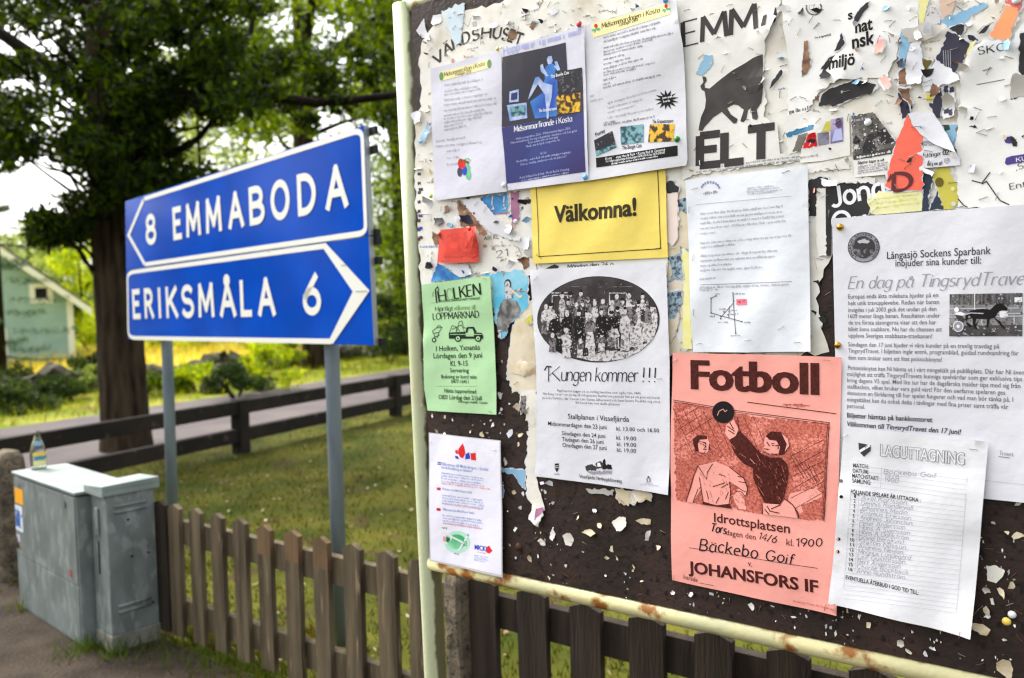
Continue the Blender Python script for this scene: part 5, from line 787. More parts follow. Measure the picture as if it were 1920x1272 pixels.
# ------------------------------------------------------------------ scraps left on the bare board
SCR_M = [paper('scrap_white', (226, 222, 212), (204, 186, 152), scale=40, mix=.68), paper('scrap_cream', (216, 202, 172), (176, 134, 84), scale=40, mix=.6), WHITE]
def scrap(px, py, w, hh, lab, m_=None, h=.0012, group=None, z='p', curl=.006, n=6, rot=None):
    (cx, cy), = P(z, [(px, py)]); k = ZO[z][2]; c = BOARD.st(cx, cy); sx = abs(BOARD.st(cx + w / k / 2, cy)[0] - c[0]); sy = abs(BOARD.st(cx, cy + hh / k / 2)[1] - c[1])
    ph = R.uniform(0, 6.28); q = []
    for i in range(n):
        a_ = ph + 6.283 * i / n + R.uniform(-.25, .25); r_ = R.uniform(.45, 1.15); q.append((c[0] + sx * r_ * math.cos(a_), c[1] + sy * r_ * math.sin(a_)))
    q = ragged(q, .003, .0005, R); v, f = fill(q, max(.003, min(sx, sy) / 1.5)); ca, cb = R.uniform(0, 6.28), R.uniform(.3, 1)
    V = []
    for a_, b_ in v:
        d = ((a_ - c[0]) / max(sx, .001) * math.cos(ca) + (b_ - c[1]) / max(sy, .001) * math.sin(ca) + .3); V.append(BOARD.w((a_, b_), h + (max(0, d) ** 2) * curl * cb))
    return tag(mesh_obj('paper_scrap', V, f, m_ or R.choice(SCR_M), smooth=True), lab, 'paper scrap', group)
s_long = P('z5', '650,165 745,160 752,480 757,520 742,640 792,830 768,925 705,885 722,800 690,760 680,560 692,440 700,250 655,300')
s = torn('torn_strip', 'long narrow torn white strip hanging down the bare brown board with a lilac tip', s_long, .0035, SCR_M[0], amp=.002, tamp=.0018, step=.006, curls=[(1010, 980, .05, .012)]); s.shape('lilac_tip', P('z5', '745,830 782,820 790,840 745,890'), MAUVE, 1, .0006); s.shape('print', P('z5', '655,190 685,190 685,290 655,290'), ELM, 1, .0008); s.finish()
s = torn('torn_fragment', 'torn blue printed scrap on the bare board right of the laminated sheet', P('z5', '543,598 680,610 678,720 655,700 620,640 555,625'), .003, SKYB, tamp=.001); s.finish()
s = torn('torn_fragment', 'small light blue scrap at the right edge of the laminated sheet', P('z5', '545,700 558,700 556,765 545,765'), .003, SKYB, tamp=.001); s.finish()
s = torn('torn_fragment', 'stained cream torn patch below the oval photo poster', P('z5', '1195,715 1390,745 1395,790 1320,780 1270,810 1215,800 1195,770'), .0025, SCR_M[1], tamp=.002, step=.005, curls=[(1200, 940, .03, .008)]); s.finish()
s = torn('torn_fragment', 'clear torn plastic corner below the oval photo poster', P('z5', '1025,715 1190,725 1180,755 1060,745'), .0025, FOLDG, tamp=.0015, step=.005); s.finish()
s = torn('torn_fragment', 'cluster of stained torn paper at the upper end of the bare brown strip', P('z5', '585,20 640,-20 745,10 740,60 660,70 600,60'), .003, SCR_M[1], tamp=.002, step=.005, curls=[(985, 690, .03, .008)]); s.finish()
BIG = [('z5', 782, 1025, 78, 66, 'square white scrap on the bare board right of the round bolt'), ('z5', 840, 970, 42, 92, 'upright white scrap touching the square one beside the bolt'), ('z5', 932, 990, 76, 112, 'bent white scrap second from the square one, pointing downwards'), ('z5', 1045, 966, 86, 44, 'wide ragged cream scrap on the bare board left of the salmon poster'), ('z5', 1105, 922, 70, 50, 'rust stained torn sliver above the wide ragged cream scrap'), ('z5', 1228, 912, 100, 150, 'largest white folded scrap on the bare board left of the salmon poster'), ('z5', 1345, 897, 112, 40, 'rust stained flat scrap at the left edge of the salmon poster'), ('z5', 1380, 975, 34, 70, 'slim white sliver below the flat rust stained scrap'), ('z7', 483, 670, 50, 62, 'white pointed scrap between the salmon poster and the cream rail'), ('z7', 1308, 905, 64, 36, 'white scrap on the rail edge below the team form'), ('z7', 1270, 862, 50, 60, 'ragged grey white sliver below the team form'), ('z7', 1775, 490, 140, 120, 'big stained white scrap right of the team form'), ('z7', 1800, 590, 72, 70, 'curled cream scrap under the big stained one right of the team form'), ('z7', 1857, 562, 32, 52, 'small bright folded scrap right of the curled cream one'), ('z7', 1718, 690, 64, 66, 'cream scrap touching the right edge of the team form'), ('z7', 1690, 792, 112, 84, 'pale scrap behind the lower corner of the team form'), ('z7', 1815, 985, 160, 140, 'large crumpled cream lump of paper at the lower right near the rail'), ('z7', 1888, 292, 70, 34, 'flat cream scrap at the far right below the invitation'), ('z7', 1762, 228, 44, 22, 'thin cream sliver right of the top of the team form'), ('z7', 1895, 120, 50, 36, 'white scrap tucked under the lower edge of the invitation')]
for z, x, y, w_, h_, lab in BIG: scrap(x, y, w_, h_, lab, z=z, curl=.009, m_=SCR_M[0] if 'white' in lab else SCR_M[1], n=6)
small = [('z5', *q) for q in ((30 + 590, 735, 26, 44), (672, 745, 22, 40), (795, 732, 18, 36), (840, 795, 22, 36), (1075, 840, 52, 34), (600, 402, 40, 50), (652, 412, 44, 34), (440, 410, 34, 44), (372, 396, 16, 26), (183, 388, 22, 30), (500, 352, 20, 24), (572, 560, 34, 62), (550, 268, 28, 28), (710, 1110, 30, 44), (757, 1100, 16, 28), (780, 682, 30, 30), (825, 688, 34, 44), (630, 942, 20, 30), (656, 825, 20, 30), (985, 876, 16, 22), (1175, 1060, 20, 44), (1150, 1108, 26, 22), (1440, 1045, 40, 26), (1205, 1110, 26, 40), (1300, 1156, 30, 36), (540, 185, 22, 50), (640, 250, 40, 60), (155, 305, 14, 20), (225, 402, 24, 18), (1010, 1075, 16, 16), (1345, 1240, 26, 10), (1140, 1210, 18, 20))] + [('z7', *q) for q in ((700, 725, 32, 14), (770, 722, 20, 32), (592, 668, 30, 12), (1100, 767, 44, 36), (1400, 915, 28, 44), (1332, 800, 26, 28), (1718, 580, 60, 44), (1752, 640, 36, 44), (1728, 722, 54, 30), (1832, 276, 34, 26), (1820, 846, 34, 22), (160, 600, 34, 34), (268, 600, 34, 26), (65, 596, 22, 22), (1870, 770, 24, 18), (875, 775, 16, 30))]
for z, x, y, w_, h_ in small: scrap(x, y, w_, h_, 'small torn scrap of white or cream paper left on the bare brown board', z=z, group='small scraps on the bare board')
def free(px, py): return not any(inside((px, py), sh.px) for sh in SHEETS)
k = 0; CC = [(R.uniform(800, 1915), R.uniform(600, 1250)) for _ in range(60)]
while k < 125:
    cc_ = R.choice(CC); px, py = cc_[0] + R.gauss(0, 26), cc_[1] + R.gauss(0, 20)
    if py > 1045 + (px - 820) * .212 or not free(px, py): continue
    w_ = R.uniform(2, 6) * (1 if R.random() < .85 else 1.8); scrap(px, py, w_, w_ * R.uniform(.6, 2.6), 'tiny flake of torn paper stuck to the bare brown board', group='paper flakes on the bare board', curl=.003, n=4); k += 1
k = 0
while k < 120:                                        # curled flakes on the weathered layers
    px, py = (R.uniform(782, 1010), R.uniform(20, 560)) if R.random() < .55 else ((R.uniform(1010, 1260), R.uniform(0, 60)) if R.random() < .3 else (R.uniform(1250, 1915), R.uniform(0, 400)))
    c = cover(px, py)
    if c is None or c[1].fresh or px > 1560 and py > 270: continue
    w_ = R.uniform(2.5, 8.5); l_ = R.random() < .35; scrap(px, py, w_ * (3 if l_ else 1), w_ * (R.uniform(.4, .8) if l_ else R.uniform(.6, 1.8)), 'curled flake of torn paper on the weathered poster layers', group='curled flakes on the old posters', h=c[0] + .0006, curl=.007, n=7, m_=R.choice([SCR_M[0], SCR_M[1], WHITE, OLD, GREYP] + ([BRN, DKBLUE, NVY, PALEPINK] if R.random() < .25 else []))); k += 1
k = 0
while k < 72:                                         # bigger curled flaps
    px, py = (R.uniform(1470, 1900), R.uniform(0, 330)) if R.random() < .66 else ((R.uniform(785, 1000), R.uniform(365, 520)) if R.random() < .6 else (R.uniform(790, 1080), R.uniform(10, 70)))
    c = cover(px, py)
    if c is None or c[1].fresh or any('lettering' in t.parts and abs(px - sum(q[0] for q in t.px) / len(t.px)) < 14 for t in [c[1]]): continue
    w_ = R.uniform(8, 30); scrap(px, py, w_, w_ * R.uniform(.4, 1.3), 'curled torn flap of paper among the shredded old posters', group='curled flaps on the old posters', h=c[0] + .0008, curl=.013, n=6, m_=R.choice([SCR_M[0], WHITE, OLD, GREYP, FOLDG, GREYP, WHITE, NVY, BRN, BLK, SKYB])); k += 1
# ------------------------------------------------------------------ staples, drawing pins, tacks
STEEL = mat('staple_steel', (150, 146, 140), .35, (104, 74, 50), scale=60, mix=.62, metal=.8, spec=.5); RUSTY = mat('rusty_staple', (112, 72, 42), .6, (60, 40, 30), scale=80)
m = MB(); m.tube([(-.0055, 0, -.003), (-.0055, 0, .0007), (-.0050, 0, .0012), (.0050, 0, .0012), (.0055, 0, .0007), (.0055, 0, -.003)], .00042, 6); st0 = m.build('staple', STEEL, None, True); st1 = mesh_obj('staple', [v.co[:] for v in st0.data.vertices], [p.vertices[:] for p in st0.data.polygons], RUSTY)
fixed = [('z4', 632, 70, .2), ('z4', 138, 160, .1), ('z4', 108, 275, 1.55), ('z4', 130, 535, 1.5), ('z4', 134, 832, 1.55), ('z4', 605, 915, .5), ('z4', 160, 1000, -.05), ('z4', 430, 980, 0), ('z4', 692, 993, 0), ('z6', 85, 102, .5), ('z6', 885, 96, -.1), ('z7', 82, 508, 1.5), ('z7', 880, 662, 1.5), ('z7', 920, 640, .4), ('z7', 1590, 795, 1.5), ('z6', 983, 495, .5), ('z6', 1660, 563, -.1), ('z5', 498, 274, -.5), ('z5', 160, 450, .3), ('z5', 525, 490, -.1), ('a7', 70, 145, .7), ('a4', 208, 738, .2), ('a4', 1090, 1045, .7), ('a4', 1115, 1125, .7), ('a3', 335, 230, .35), ('a3', 955, 50, .4), ('a3', 360, 800, 1.1), ('a2', 595, 322, .6), ('a2', 195, 280, .25), ('a2', 1320, 1235, .6), ('z7', 960, 708, 1.5), ('z7', 362, 640, 1.5), ('a1', 525, 700, -.2), ('z3', 1640, 465, 0), ('z5', 1457, 88, 0)]
done0 = done1 = 0
def put_staple(px, py, rot, rusty=False):
    c = cover(px, py); h = c[0] + .0004 if c else .0004; src = st1 if rusty else st0; o = src.copy(); COL.objects.link(o); o.matrix_world = facing(BOARD.st(px, py), h, rot)
    tag(o, 'rusty bent staple stuck in the old papers and the brown board' if rusty else 'small steel wire staple in the papers and the board', 'staple', 'rusty staples' if rusty else 'steel staples')
for z, x, y, r_ in fixed: put_staple(*P(z, [(x, y)])[0], r_)
k = 0
while k < 190:
    px, py = R.uniform(785, 1915), R.uniform(5, 1250)
    if py > 1040 + (px - 820) * .212 or py < 30 - (px - 780) * .3: continue
    c = cover(px, py)
    if c and c[1].fresh: continue
    put_staple(px, py, R.gauss(.2, .8), R.random() < .5); k += 1
bpy.data.objects.remove(st0); bpy.data.objects.remove(st1)
def pin(px, py, m_, lab, r=.0055, hh=.0045, flat=False, grp=None):
    c = cover(px, py); m = MB(); m.lathe((0, 0, 0), dome(r, hh), 18); o = m.build('drawing_pin', m_, None, True); o.matrix_world = facing(BOARD.st(px, py), (c[0] if c else 0) + .0007); tag(o, lab, 'drawing pin', grp)
def plastic(n_, c): return mat(n_, c, .3, spec=.5)
BRASS = mat('brass', (196, 148, 62), .25, metal=1.0)
pin(*P('z1', '1187,166')[0], plastic('red_plastic', (206, 70, 78)), 'red round pin holding the blue dance poster and the second programme sheet', .006)
pin(*P('z1', '1222,1118')[0], plastic('sky_blue_plastic', (96, 170, 222)), 'light blue pin between the dance poster and the yellow welcome sheet', .0058); pin(*P('z1', '1722,14')[0], plastic('sky_blue_plastic', (96, 170, 222)), 'light blue pin at the top corner of the second programme sheet', .0058)
pin(*P('z1', '1797,883')[0], plastic('green_plastic', (30, 130, 52)), 'dark green pin at the right edge of the second programme sheet', .0055); pin(*P('z1', '252,1235')[0], plastic('lime_plastic', (172, 206, 80)), 'lime green pin at the lower corner of the first programme sheet', .005); pin(*P('z1', '715,1168')[0], plastic('white_plastic', (228, 228, 232)), 'white pin at the lower corner of the dance poster'); pin(*P('z1', '680,322')[0], plastic('amber_plastic', (222, 206, 130)), 'pale amber pin at the upper corner of the dance poster', .0045)
pin(*P('z4', '925,369')[0], BRASS, 'brass pin at the upper corner of the bank invitation', .0056); pin(*P('z4', '912,1009')[0], BRASS, 'brass pin on the left edge of the bank invitation beside the salmon poster', .0056)
pin(*P('a4', '1047,228')[0], plastic('white_plastic', (228, 228, 232)), 'round white tack on the grey photo of musicians', .0058); pin(*P('z7', '1857,712')[0], plastic('white_plastic', (228, 228, 232)), 'white tack in the bare board right of the team form', .0058); pin(*P('z7', '1828,748')[0], plastic('yellow_plastic', (240, 206, 96)), 'yellow tack in the bare board right of the team form', .0062)
pin(*P('z3', '243,378')[0], plastic('scarlet_plastic', (214, 60, 52)), 'red pin on the left corner of the crumpled red note', .005); pin(*P('z3', '463,345')[0], plastic('scarlet_plastic', (214, 60, 52)), 'red pin on the right corner of the crumpled red note', .005); pin(*P('a3', '1575,20')[0], plastic('white_plastic', (228, 228, 232)), 'white pin at the pink scrap near the top', .0062)
pin(*P('a1', '722,312')[0], plastic('white_plastic', (228, 228, 232)), 'white pin on the mauve scrap left of the yellow sheet', .005)
# ------------------------------------------------------------------ ground
def gp(px, py): q = on_ground(px, py); return Vector((q.x, q.y, 0))
NPR = np.random.default_rng(11)
def patch(name, pts, z, m, kind='structure'):
    o = mesh_obj(name, [(p[0], p[1], z) for p in pts], [tuple(range(len(pts)))], m); tag(o, None, None, None, kind)
    if o.data.polygons[0].normal.z < 0: o.data.flip_normals()
    return o
GROUND_M = mat('field_soil', (120, 116, 62), .95, (92, 98, 46), scale=.6, bump=.4, bscale=12, spec=.1)
LAWN_M = mat('lawn_grass', (54, 64, 12), .95, (92, 90, 30), scale=1.6, mix=.5, bump=.6, bscale=30, spec=.1, rgb3=(76, 62, 38), scale3=3.5, thr3=.62)
GRAVEL_M = mat('trodden_gravel', (62, 53, 44), .95, (42, 35, 28), scale=5, bump=1.2, bscale=70, spec=.15, rgb3=(92, 82, 70), scale3=90, thr3=.66)
ROAD_M = mat('asphalt', (84, 77, 77), .9, (98, 90, 89), scale=1.2, bump=.3, bscale=120, spec=.2)
VERGE_M = mat('verge_grass', (98, 114, 30), .95, (140, 138, 48), scale=1.1, bump=.6, bscale=14, spec=.1, rgb3=(120, 98, 60), scale3=1.6, thr3=.62)
MEADOW_M = mat('sunny_meadow', (168, 172, 64), .95, (166, 150, 70), scale=.5, mix=.55, bump=.6, bscale=6, spec=.1)
patch('ground', [(-600, -60), (600, -60), (600, 900), (-600, 900)], 0, GROUND_M)
fl, fr = FENCE.w((-6, 0)), FENCE.w((6, 0)); fl.z = fr.z = 0; fn = Vector((FENCE.n.x, FENCE.n.y, 0)); fe = (fr - fl).normalized()
RA, RB = gp(453, 850), gp(742, 781); rd_ = (RB - RA).normalized(); rn = Vector((-rd_.y, rd_.x, 0)); rn = rn if rn.y > 0 else -rn
def rl(t, o=0): return RA + rd_ * t + rn * o
FENCE_L = FENCE.at(-130, 1000); FENCE_L.z = 0
patch('gravel_path', [fl - fe * 4 + fn * .02, fr + fe * 3 + fn * .02, fr + fe * 3 + fn * 9, fl - fe * 4 + fn * 9], .012, GRAVEL_M)
patch('lawn', [FENCE_L, fr + fe * 30 + fn * .02, rl(60, 1.0), rl(-3.4, 1.0)], .004, LAWN_M)
patch('road', [rl(-40, 1.0), rl(120, 1.0), rl(120, 4.4), rl(-40, 4.4)], .008, ROAD_M)
patch('verge', [rl(-40, 4.4), rl(120, 4.4), rl(120, 8.0), rl(-40, 8.0)], .004, VERGE_M)
patch('meadow', [rl(-60, 8.0), rl(160, 8.0), rl(160, 60), rl(-60, 60)], .004, MEADOW_M)
def np_mesh(name, V, quad, mats, parent=None, mi=None):
    me = bpy.data.meshes.new(name); n = len(V); nf = n // quad
    me.vertices.add(n); me.vertices.foreach_set('co', V.astype(np.float32).ravel()); me.loops.add(n); me.loops.foreach_set('vertex_index', np.arange(n, dtype=np.int32)); me.polygons.add(nf); me.polygons.foreach_set('loop_start', np.arange(0, n, quad, dtype=np.int32))
    for m in (mats if isinstance(mats, list) else [mats]): me.materials.append(m)
    if mi is not None: me.polygons.foreach_set('material_index', mi.astype(np.int32))
    me.update(calc_edges=True); me.validate(); o = bpy.data.objects.new(name, me); COL.objects.link(o)
    if parent: o.parent = parent
    return o
def leaves(name, clumps, size, mats, parent=None, aspect=.62, droop=0.0):
    """clumps: (x, y, z, radius xy, radius z, count); leaf-sized diamond faces through each clump"""
    cs = []
    for x, y, z, rx, rz, n in clumps:
        d = NPR.normal(size=(n, 3)); d /= np.linalg.norm(d, axis=1)[:, None]; d *= (NPR.random(n) ** .45)[:, None]; cs.append(np.array([x, y, z]) + d * np.array([rx, rx, rz]))
    c = np.concatenate(cs); n = len(c); a = NPR.normal(size=(n, 3)); a[:, 2] -= droop; a /= np.linalg.norm(a, axis=1)[:, None]; b = np.cross(a, NPR.normal(size=(n, 3))); b /= np.linalg.norm(b, axis=1)[:, None]
    s = (size * NPR.uniform(.6, 1.25, n))[:, None]; a *= s; b *= s * aspect
    V = np.stack([c - a, c + b * .5 - a * .1, c + a, c - b * .5 - a * .1], 1).reshape(-1, 3)
    return np_mesh(name, V, 4, mats, parent, NPR.integers(0, len(mats), n) if len(mats) > 1 else None)
def blades(name, pts, hgt, wid, mats, spread=.4):
    n = len(pts); az = NPR.uniform(0, 6.283, n); h = hgt * NPR.uniform(.5, 1.3, n); w = wid * NPR.uniform(.7, 1.3, n); dx, dy = np.cos(az), np.sin(az); ln = NPR.normal(size=(n, 2)) * spread * h[:, None]
    z = pts[:, 2]; A = np.stack([pts[:, 0] - dx * w, pts[:, 1] - dy * w, z], 1); B = np.stack([pts[:, 0] + dx * w, pts[:, 1] + dy * w, z], 1); T = np.stack([pts[:, 0] + ln[:, 0], pts[:, 1] + ln[:, 1], z + h], 1)
    o = np_mesh(name, np.stack([A, B, T], 1).reshape(-1, 3), 3, mats, None, NPR.integers(0, len(mats), n)); return o
G1, G2, G3 = leaf_mat('grass_blade_green', (54, 66, 10), (76, 82, 18), .3, 3), leaf_mat('grass_blade_straw', (96, 92, 36), (114, 100, 46), .3, 3), leaf_mat('grass_blade_dark', (36, 48, 10), (52, 62, 16), .3, 3)
u = NPR.random((90000, 2)); fo = -fn
L0 = np.array(fl - fe * 1.0); ex = np.array(fe) * 14; 
pts = []
for k in range(90000):
    t, v = u[k]; d = .06 + 9.5 * v ** 1.5; p = L0 + np.array(fo) * d + np.array(fe) * (-3 + 13 * t); q = Vector(p) - RA
    if q.dot(rn) < .9 and q.dot(rd_) < 9: pts.append((p[0], p[1], .003))
pts = np.array(pts); tag(blades('grass', pts, .035, .0035, [G1, G2, G3, G1]), 'short mown lawn grass behind the picket fence', 'grass', None, 'stuff')
# tufts along fence foot, cabinets and poles
def tuft(px, py, n, hgt, spr):
    c = gp(px, py); p = np.zeros((n, 3)); p[:, 0] = c.x + NPR.normal(size=n) * spr; p[:, 1] = c.y + NPR.normal(size=n) * spr; return p
wp = np.concatenate([tuft(x, y, int(n * .5), .1, s_) for x, y, n, s_ in ((140, 1240, 60, .05), (160, 1222, 70, .03), (172, 1225, 60, .03), (212, 1236, 90, .03), (240, 1230, 40, .05), (300, 1220, 70, .05), (400, 1250, 120, .06), (440, 1268, 90, .05), (480, 1290, 120, .06), (35, 1150, 40, .03), (250, 1245, 40, .08), (340, 1235, 60, .08))])
tag(blades('weeds', wp, .09, .003, [G1, leaf_mat('fresh_weed', (52, 82, 20), (70, 98, 28), .35, 3)], .5), 'tufts of long green weeds round the foot of the metal cabinets', 'weeds', None, 'stuff')
tf = np.concatenate([(lambda c, n, s_: np.stack([c.x + NPR.normal(size=n) * s_, c.y + NPR.normal(size=n) * s_, np.zeros(n)], 1))(fl + fe * R.uniform(2.2, 9) + fo * (abs(R.gauss(.05, .1)) if k < 60 else R.uniform(.3, 5)), R.randint(14, 46), R.uniform(.02, .07)) for k in range(130)])
tag(blades('grass_tufts', tf, .075, .0032, [G1, G3, G2], .55), 'longer uneven grass tufts at the picket fence and in the lawn', 'grass', None, 'stuff')
vp_ = []
for k in range(16000):
    p = rl(-14 + 45 * NPR.random(), 4.5 + 3.6 * NPR.random()); vp_.append((p.x, p.y, 0))
tag(blades('tall_grass', np.array(vp_), .16, .008, [leaf_mat('verge_blade', (96, 122, 28), (136, 146, 44), .45, 2), leaf_mat('verge_blade_green', (80, 112, 30), (110, 136, 44), .45, 2), G2], .4), 'long sunny grass on the far side of the road', 'grass', None, 'stuff')
mp_ = []
for k in range(22000):
    p = rl(-18 + 62 * NPR.random(), 8.6 + 16 * NPR.random() ** 1.3); mp_.append((p.x, p.y, 0))
tag(blades('meadow_grass', np.array(mp_), .42, .014, [leaf_mat('meadow_straw', (186, 184, 74), (176, 160, 72), .45, .6), leaf_mat('meadow_lime', (186, 190, 70), (214, 200, 96), .45, .6), leaf_mat('meadow_pink', (188, 150, 92), (180, 166, 76), .4, .6)], .35), 'tall yellow and rusty meadow grass beyond the stone wall', 'grass', None, 'stuff')
lit = np.concatenate([np.stack([(lambda q: (q.x, q.y, q.z))(Vector(L0) + fo * (.05 + 5 * NPR.random() ** 1.6) + fe * (1 + 8 * NPR.random()) + Vector((0, 0, .02))) for _ in range(1100)])])
sz = NPR.uniform(.006, .018, len(lit)); rv = NPR.normal(size=(len(lit), 3)); rv[:, 2] *= .35; rv /= np.linalg.norm(rv, axis=1)[:, None]; r2 = np.cross(rv, np.array([0, 0, 1.0]) + NPR.normal(size=(len(lit), 3)) * .3)
tag(np_mesh('leaf_litter', np.stack([lit - rv * sz[:, None], lit + r2 * sz[:, None] * .6, lit + rv * sz[:, None], lit - r2 * sz[:, None] * .6], 1).reshape(-1, 3), 4, [mat('dry_leaf', (140, 112, 80), .8), mat('pale_dry_leaf', (186, 172, 140), .8)], None, NPR.integers(0, 2, len(lit))), 'dry leaves lying in the lawn and at the fence', 'leaf litter', None, 'stuff')
# pebbles on the gravel
pb = MB()
for _ in range(420):
    c = fl + fe * R.uniform(-1, 6) + fn * (.05 + 2.2 * R.random()); r_ = R.uniform(.004, .013); k = [(math.cos(i * 1.2566 + R.random() * .6) * r_ * R.uniform(.7, 1.2), math.sin(i * 1.2566) * r_ * R.uniform(.7, 1.2)) for i in range(5)]
    pb.add([(c.x + x, c.y + y, .003) for x, y in k] + [(c.x + x * .5, c.y + y * .5, .003 + r_ * .7) for x, y in k], [(0, 1, 6, 5), (1, 2, 7, 6), (2, 3, 8, 7), (3, 4, 9, 8), (4, 0, 5, 9), (5, 6, 7, 8, 9)])
tag(pb.build('pebbles', mat('pebble', (150, 140, 128), .85, (96, 88, 80), scale=20)), 'small stones in the trodden gravel before the fence', 'pebbles', None, 'stuff')
# ------------------------------------------------------------------ direction sign
SBLUE = mat('sign_blue', (0, 62, 160), .14, (0, 70, 176), scale=3, spec=.04); SWHITE = mat('sign_white', (214, 214, 206), .45, spec=.4); ALU = mat('aluminium_edge', (150, 154, 156), .4, metal=.6); GALV = mat('galvanised_pole', (134, 146, 158), .5, (112, 124, 138), scale=14, spec=.4, metal=.25, stretch=(1, 1, .25)); BLACKP = mat('black_clamp', (24, 24, 26), .5)
sign = empty('direction_sign'); tag(sign, 'blue road sign with two arrow plates on two grey poles behind the picket fence', 'road sign')
ZS = {'s': (220, 220, 2.766)}; ZO.update(ZS)
def sst(z, s): return [SIGN.st(x, y) for x, y in P(z, s)]
def plate(part_label, corners, edge):
    c = sst('s', corners); m = MB(); v = [SIGN.w(p, 0) for p in c]; b = [SIGN.w(p, -.022) for p in c]; m.add(v, [(0, 1, 2, 3)], 0); m.add(v + b, [(4, 7, 6, 5), (0, 4, 5, 1), (1, 5, 6, 2), (2, 6, 7, 3), (3, 7, 4, 0)], 1)
    o = m.build('sign_plate', [SBLUE, ALU], sign); o['label'] = part_label; return o
pU = plate('upper plate pointing left with the place name EMMABODA and the number 8', '41,437 1280,42 1303,612 46,792', 0)
pL = plate('lower plate pointing right with the place name ERIKSMÅLA and the number 6', '46,795 1303,618 1330,1184 56,1150', 0)
def strip(px, wd, par, lay=0, name='border', closed=False):
    q = sst('s', px); v, f = thicken(q, lambda a, b: wd, closed); return [SIGN.w(p, .0015 + lay) for p in v], f
def rnd_corner(a, b, c, n=5):
    return ' '.join(f'{(1-t)**2*a[0]+2*t*(1-t)*b[0]+t*t*c[0]:.1f},{(1-t)**2*a[1]+2*t*(1-t)*b[1]+t*t*c[1]:.1f}' for t in [i / n for i in range(n + 1)])
m = MB(); top = '140,424 ' + rnd_corner((1225, 78), (1268, 66), (1272, 108)) + ' ' + rnd_corner((1289, 560), (1291, 600), (1250, 606)) + ' 144,764'
m.add(*strip(top, .022, pU)); v, f = strip('136,432 60,612 144,762', .026, pU, .0008); m.add(v, f)
for q in ('41,612 72,600 72,628',): pass
m.build('arrow_border', SWHITE, pU)
m = MB(); m.add(*strip('1085,667 ' + rnd_corner((90, 802), (54, 806), (54, 840)) + ' ' + rnd_corner((58, 1110), (60, 1146), (96, 1145)) + ' 1112,1163', .022, pL))
cv = sst('s', '1085,655 1311,900 1120,1176 1100,1158 1224,905 1072,682'); m.add([SIGN.w(p, .0026) for p in cv], [(0, 1, 4, 5), (1, 2, 3, 4)]); m.build('arrow_border', SWHITE, pL)
def sign_letter(mb, ch_, x0, x1, base, cap, w, k):
    """one letter fitted between two baselines; base/cap are lines (x,y),(x,y) in the zoomed photo"""
    ln = lambda l, x: l[0][1] + (l[1][1] - l[0][1]) * (x - l[0][0]) / (l[1][0] - l[0][0])
    a, b = sst('s', [(x0, ln(base, x0)), (x1, ln(base, x1))]); d = sst('s', [((x0 + x1) / 2, ln(cap, (x0 + x1) / 2))])[0]
    u_ = (b[0] - a[0], b[1] - a[1]); mid = ((a[0] + b[0]) / 2, (a[1] + b[1]) / 2); up = (0, d[1] - mid[1]); gw, st = GL[ch_]
    ins = w / 2; L_ = math.hypot(*u_); H_ = up[1]
    for i, l in enumerate(st):
        q = []
        for x, y in l:
            X_ = (ins + (L_ - 2 * ins) * (x / gw if gw > .1 else .5)) / L_; Y_ = (ins + (H_ - 2 * ins) * y) / H_; q.append((a[0] + u_[0] * X_ + up[0] * Y_, a[1] + u_[1] * X_ + up[1] * Y_))
        if len(q) > 1:
            for e, o_ in ((0, 1), (-1, -2)):
                dx, dy = q[e][0] - q[o_][0], q[e][1] - q[o_][1]; dl = math.hypot(dx, dy) or 1
                if math.hypot(q[0][0] - q[-1][0], q[0][1] - q[-1][1]) > .01: q[e] = (q[e][0] + dx / dl * w * .42, q[e][1] + dy / dl * w * .42)
        v, f = thicken(q, lambda a_, b_: w, math.hypot(q[0][0] - q[-1][0], q[0][1] - q[-1][1]) < 1e-4); mb.add([SIGN.w(p, .002 + .0002 * (k % 3) + .0004 * i) for p in v], f)
m = MB(); bU, cU = ((295, 640), (1145, 478)), ((295, 468), (1140, 245))
for k, (c_, x0, x1) in enumerate((('8', 152, 206), ('E', 294, 340), ('M', 362, 438), ('M', 464, 546), ('A', 580, 661), ('B', 690, 770), ('O', 801, 899), ('D', 940, 1036), ('A', 1085, 1201))): sign_letter(m, c_, x0, x1, bU, cU, .032, k)
m.build('lettering', SWHITE, pU)
m = MB(); bL, cL = ((85, 1048), (1060, 1028)), ((85, 893), (1015, 808))
for k, (c_, x0, x1) in enumerate((('E', 84, 125), ('R', 146, 194), ('I', 213, 236), ('K', 258, 319), ('S', 338, 402), ('M', 425, 508), ('Å', 536, 620), ('L', 643, 703), ('A', 734, 825), ('6', 967, 1061))): sign_letter(m, c_, x0, x1, bL, cL, .032, k)
m.build('lettering', SWHITE, pL)
m = MB()
for x in (650, 900, 400): 
    q = sst('s', [(x, 640 - (x - 650) * -.0), (x + 6, 640)])
for q in ('786,690 790,705', '1165,770 1195,768', '1240,905 1300,903'): v, f = strip(q, .003, pU, .003); m.add(v, f)
m.build('seam_mark', mat('grime', (110, 108, 100), .7), pL)
for px, y0 in ((311, 640), (620, 650)):
    bx = SIGN.O - SIGN.n * .075; top_ = hit(px, y0 - 60, bx, SIGN.n); base = Vector((top_.x, top_.y, -.3)); 
    d = (top_ - CAM); base = top_ + (hit(px + 12, y0 + 300, bx, SIGN.n) - top_) * ((top_.z + .3) / (top_.z - hit(px + 12, y0 + 300, bx, SIGN.n).z)); tt = top_ + (top_ - base).normalized() * .55
    m = MB(); m.tube([base, top_, tt], .031, 24); m.build('pole', GALV, sign, True)
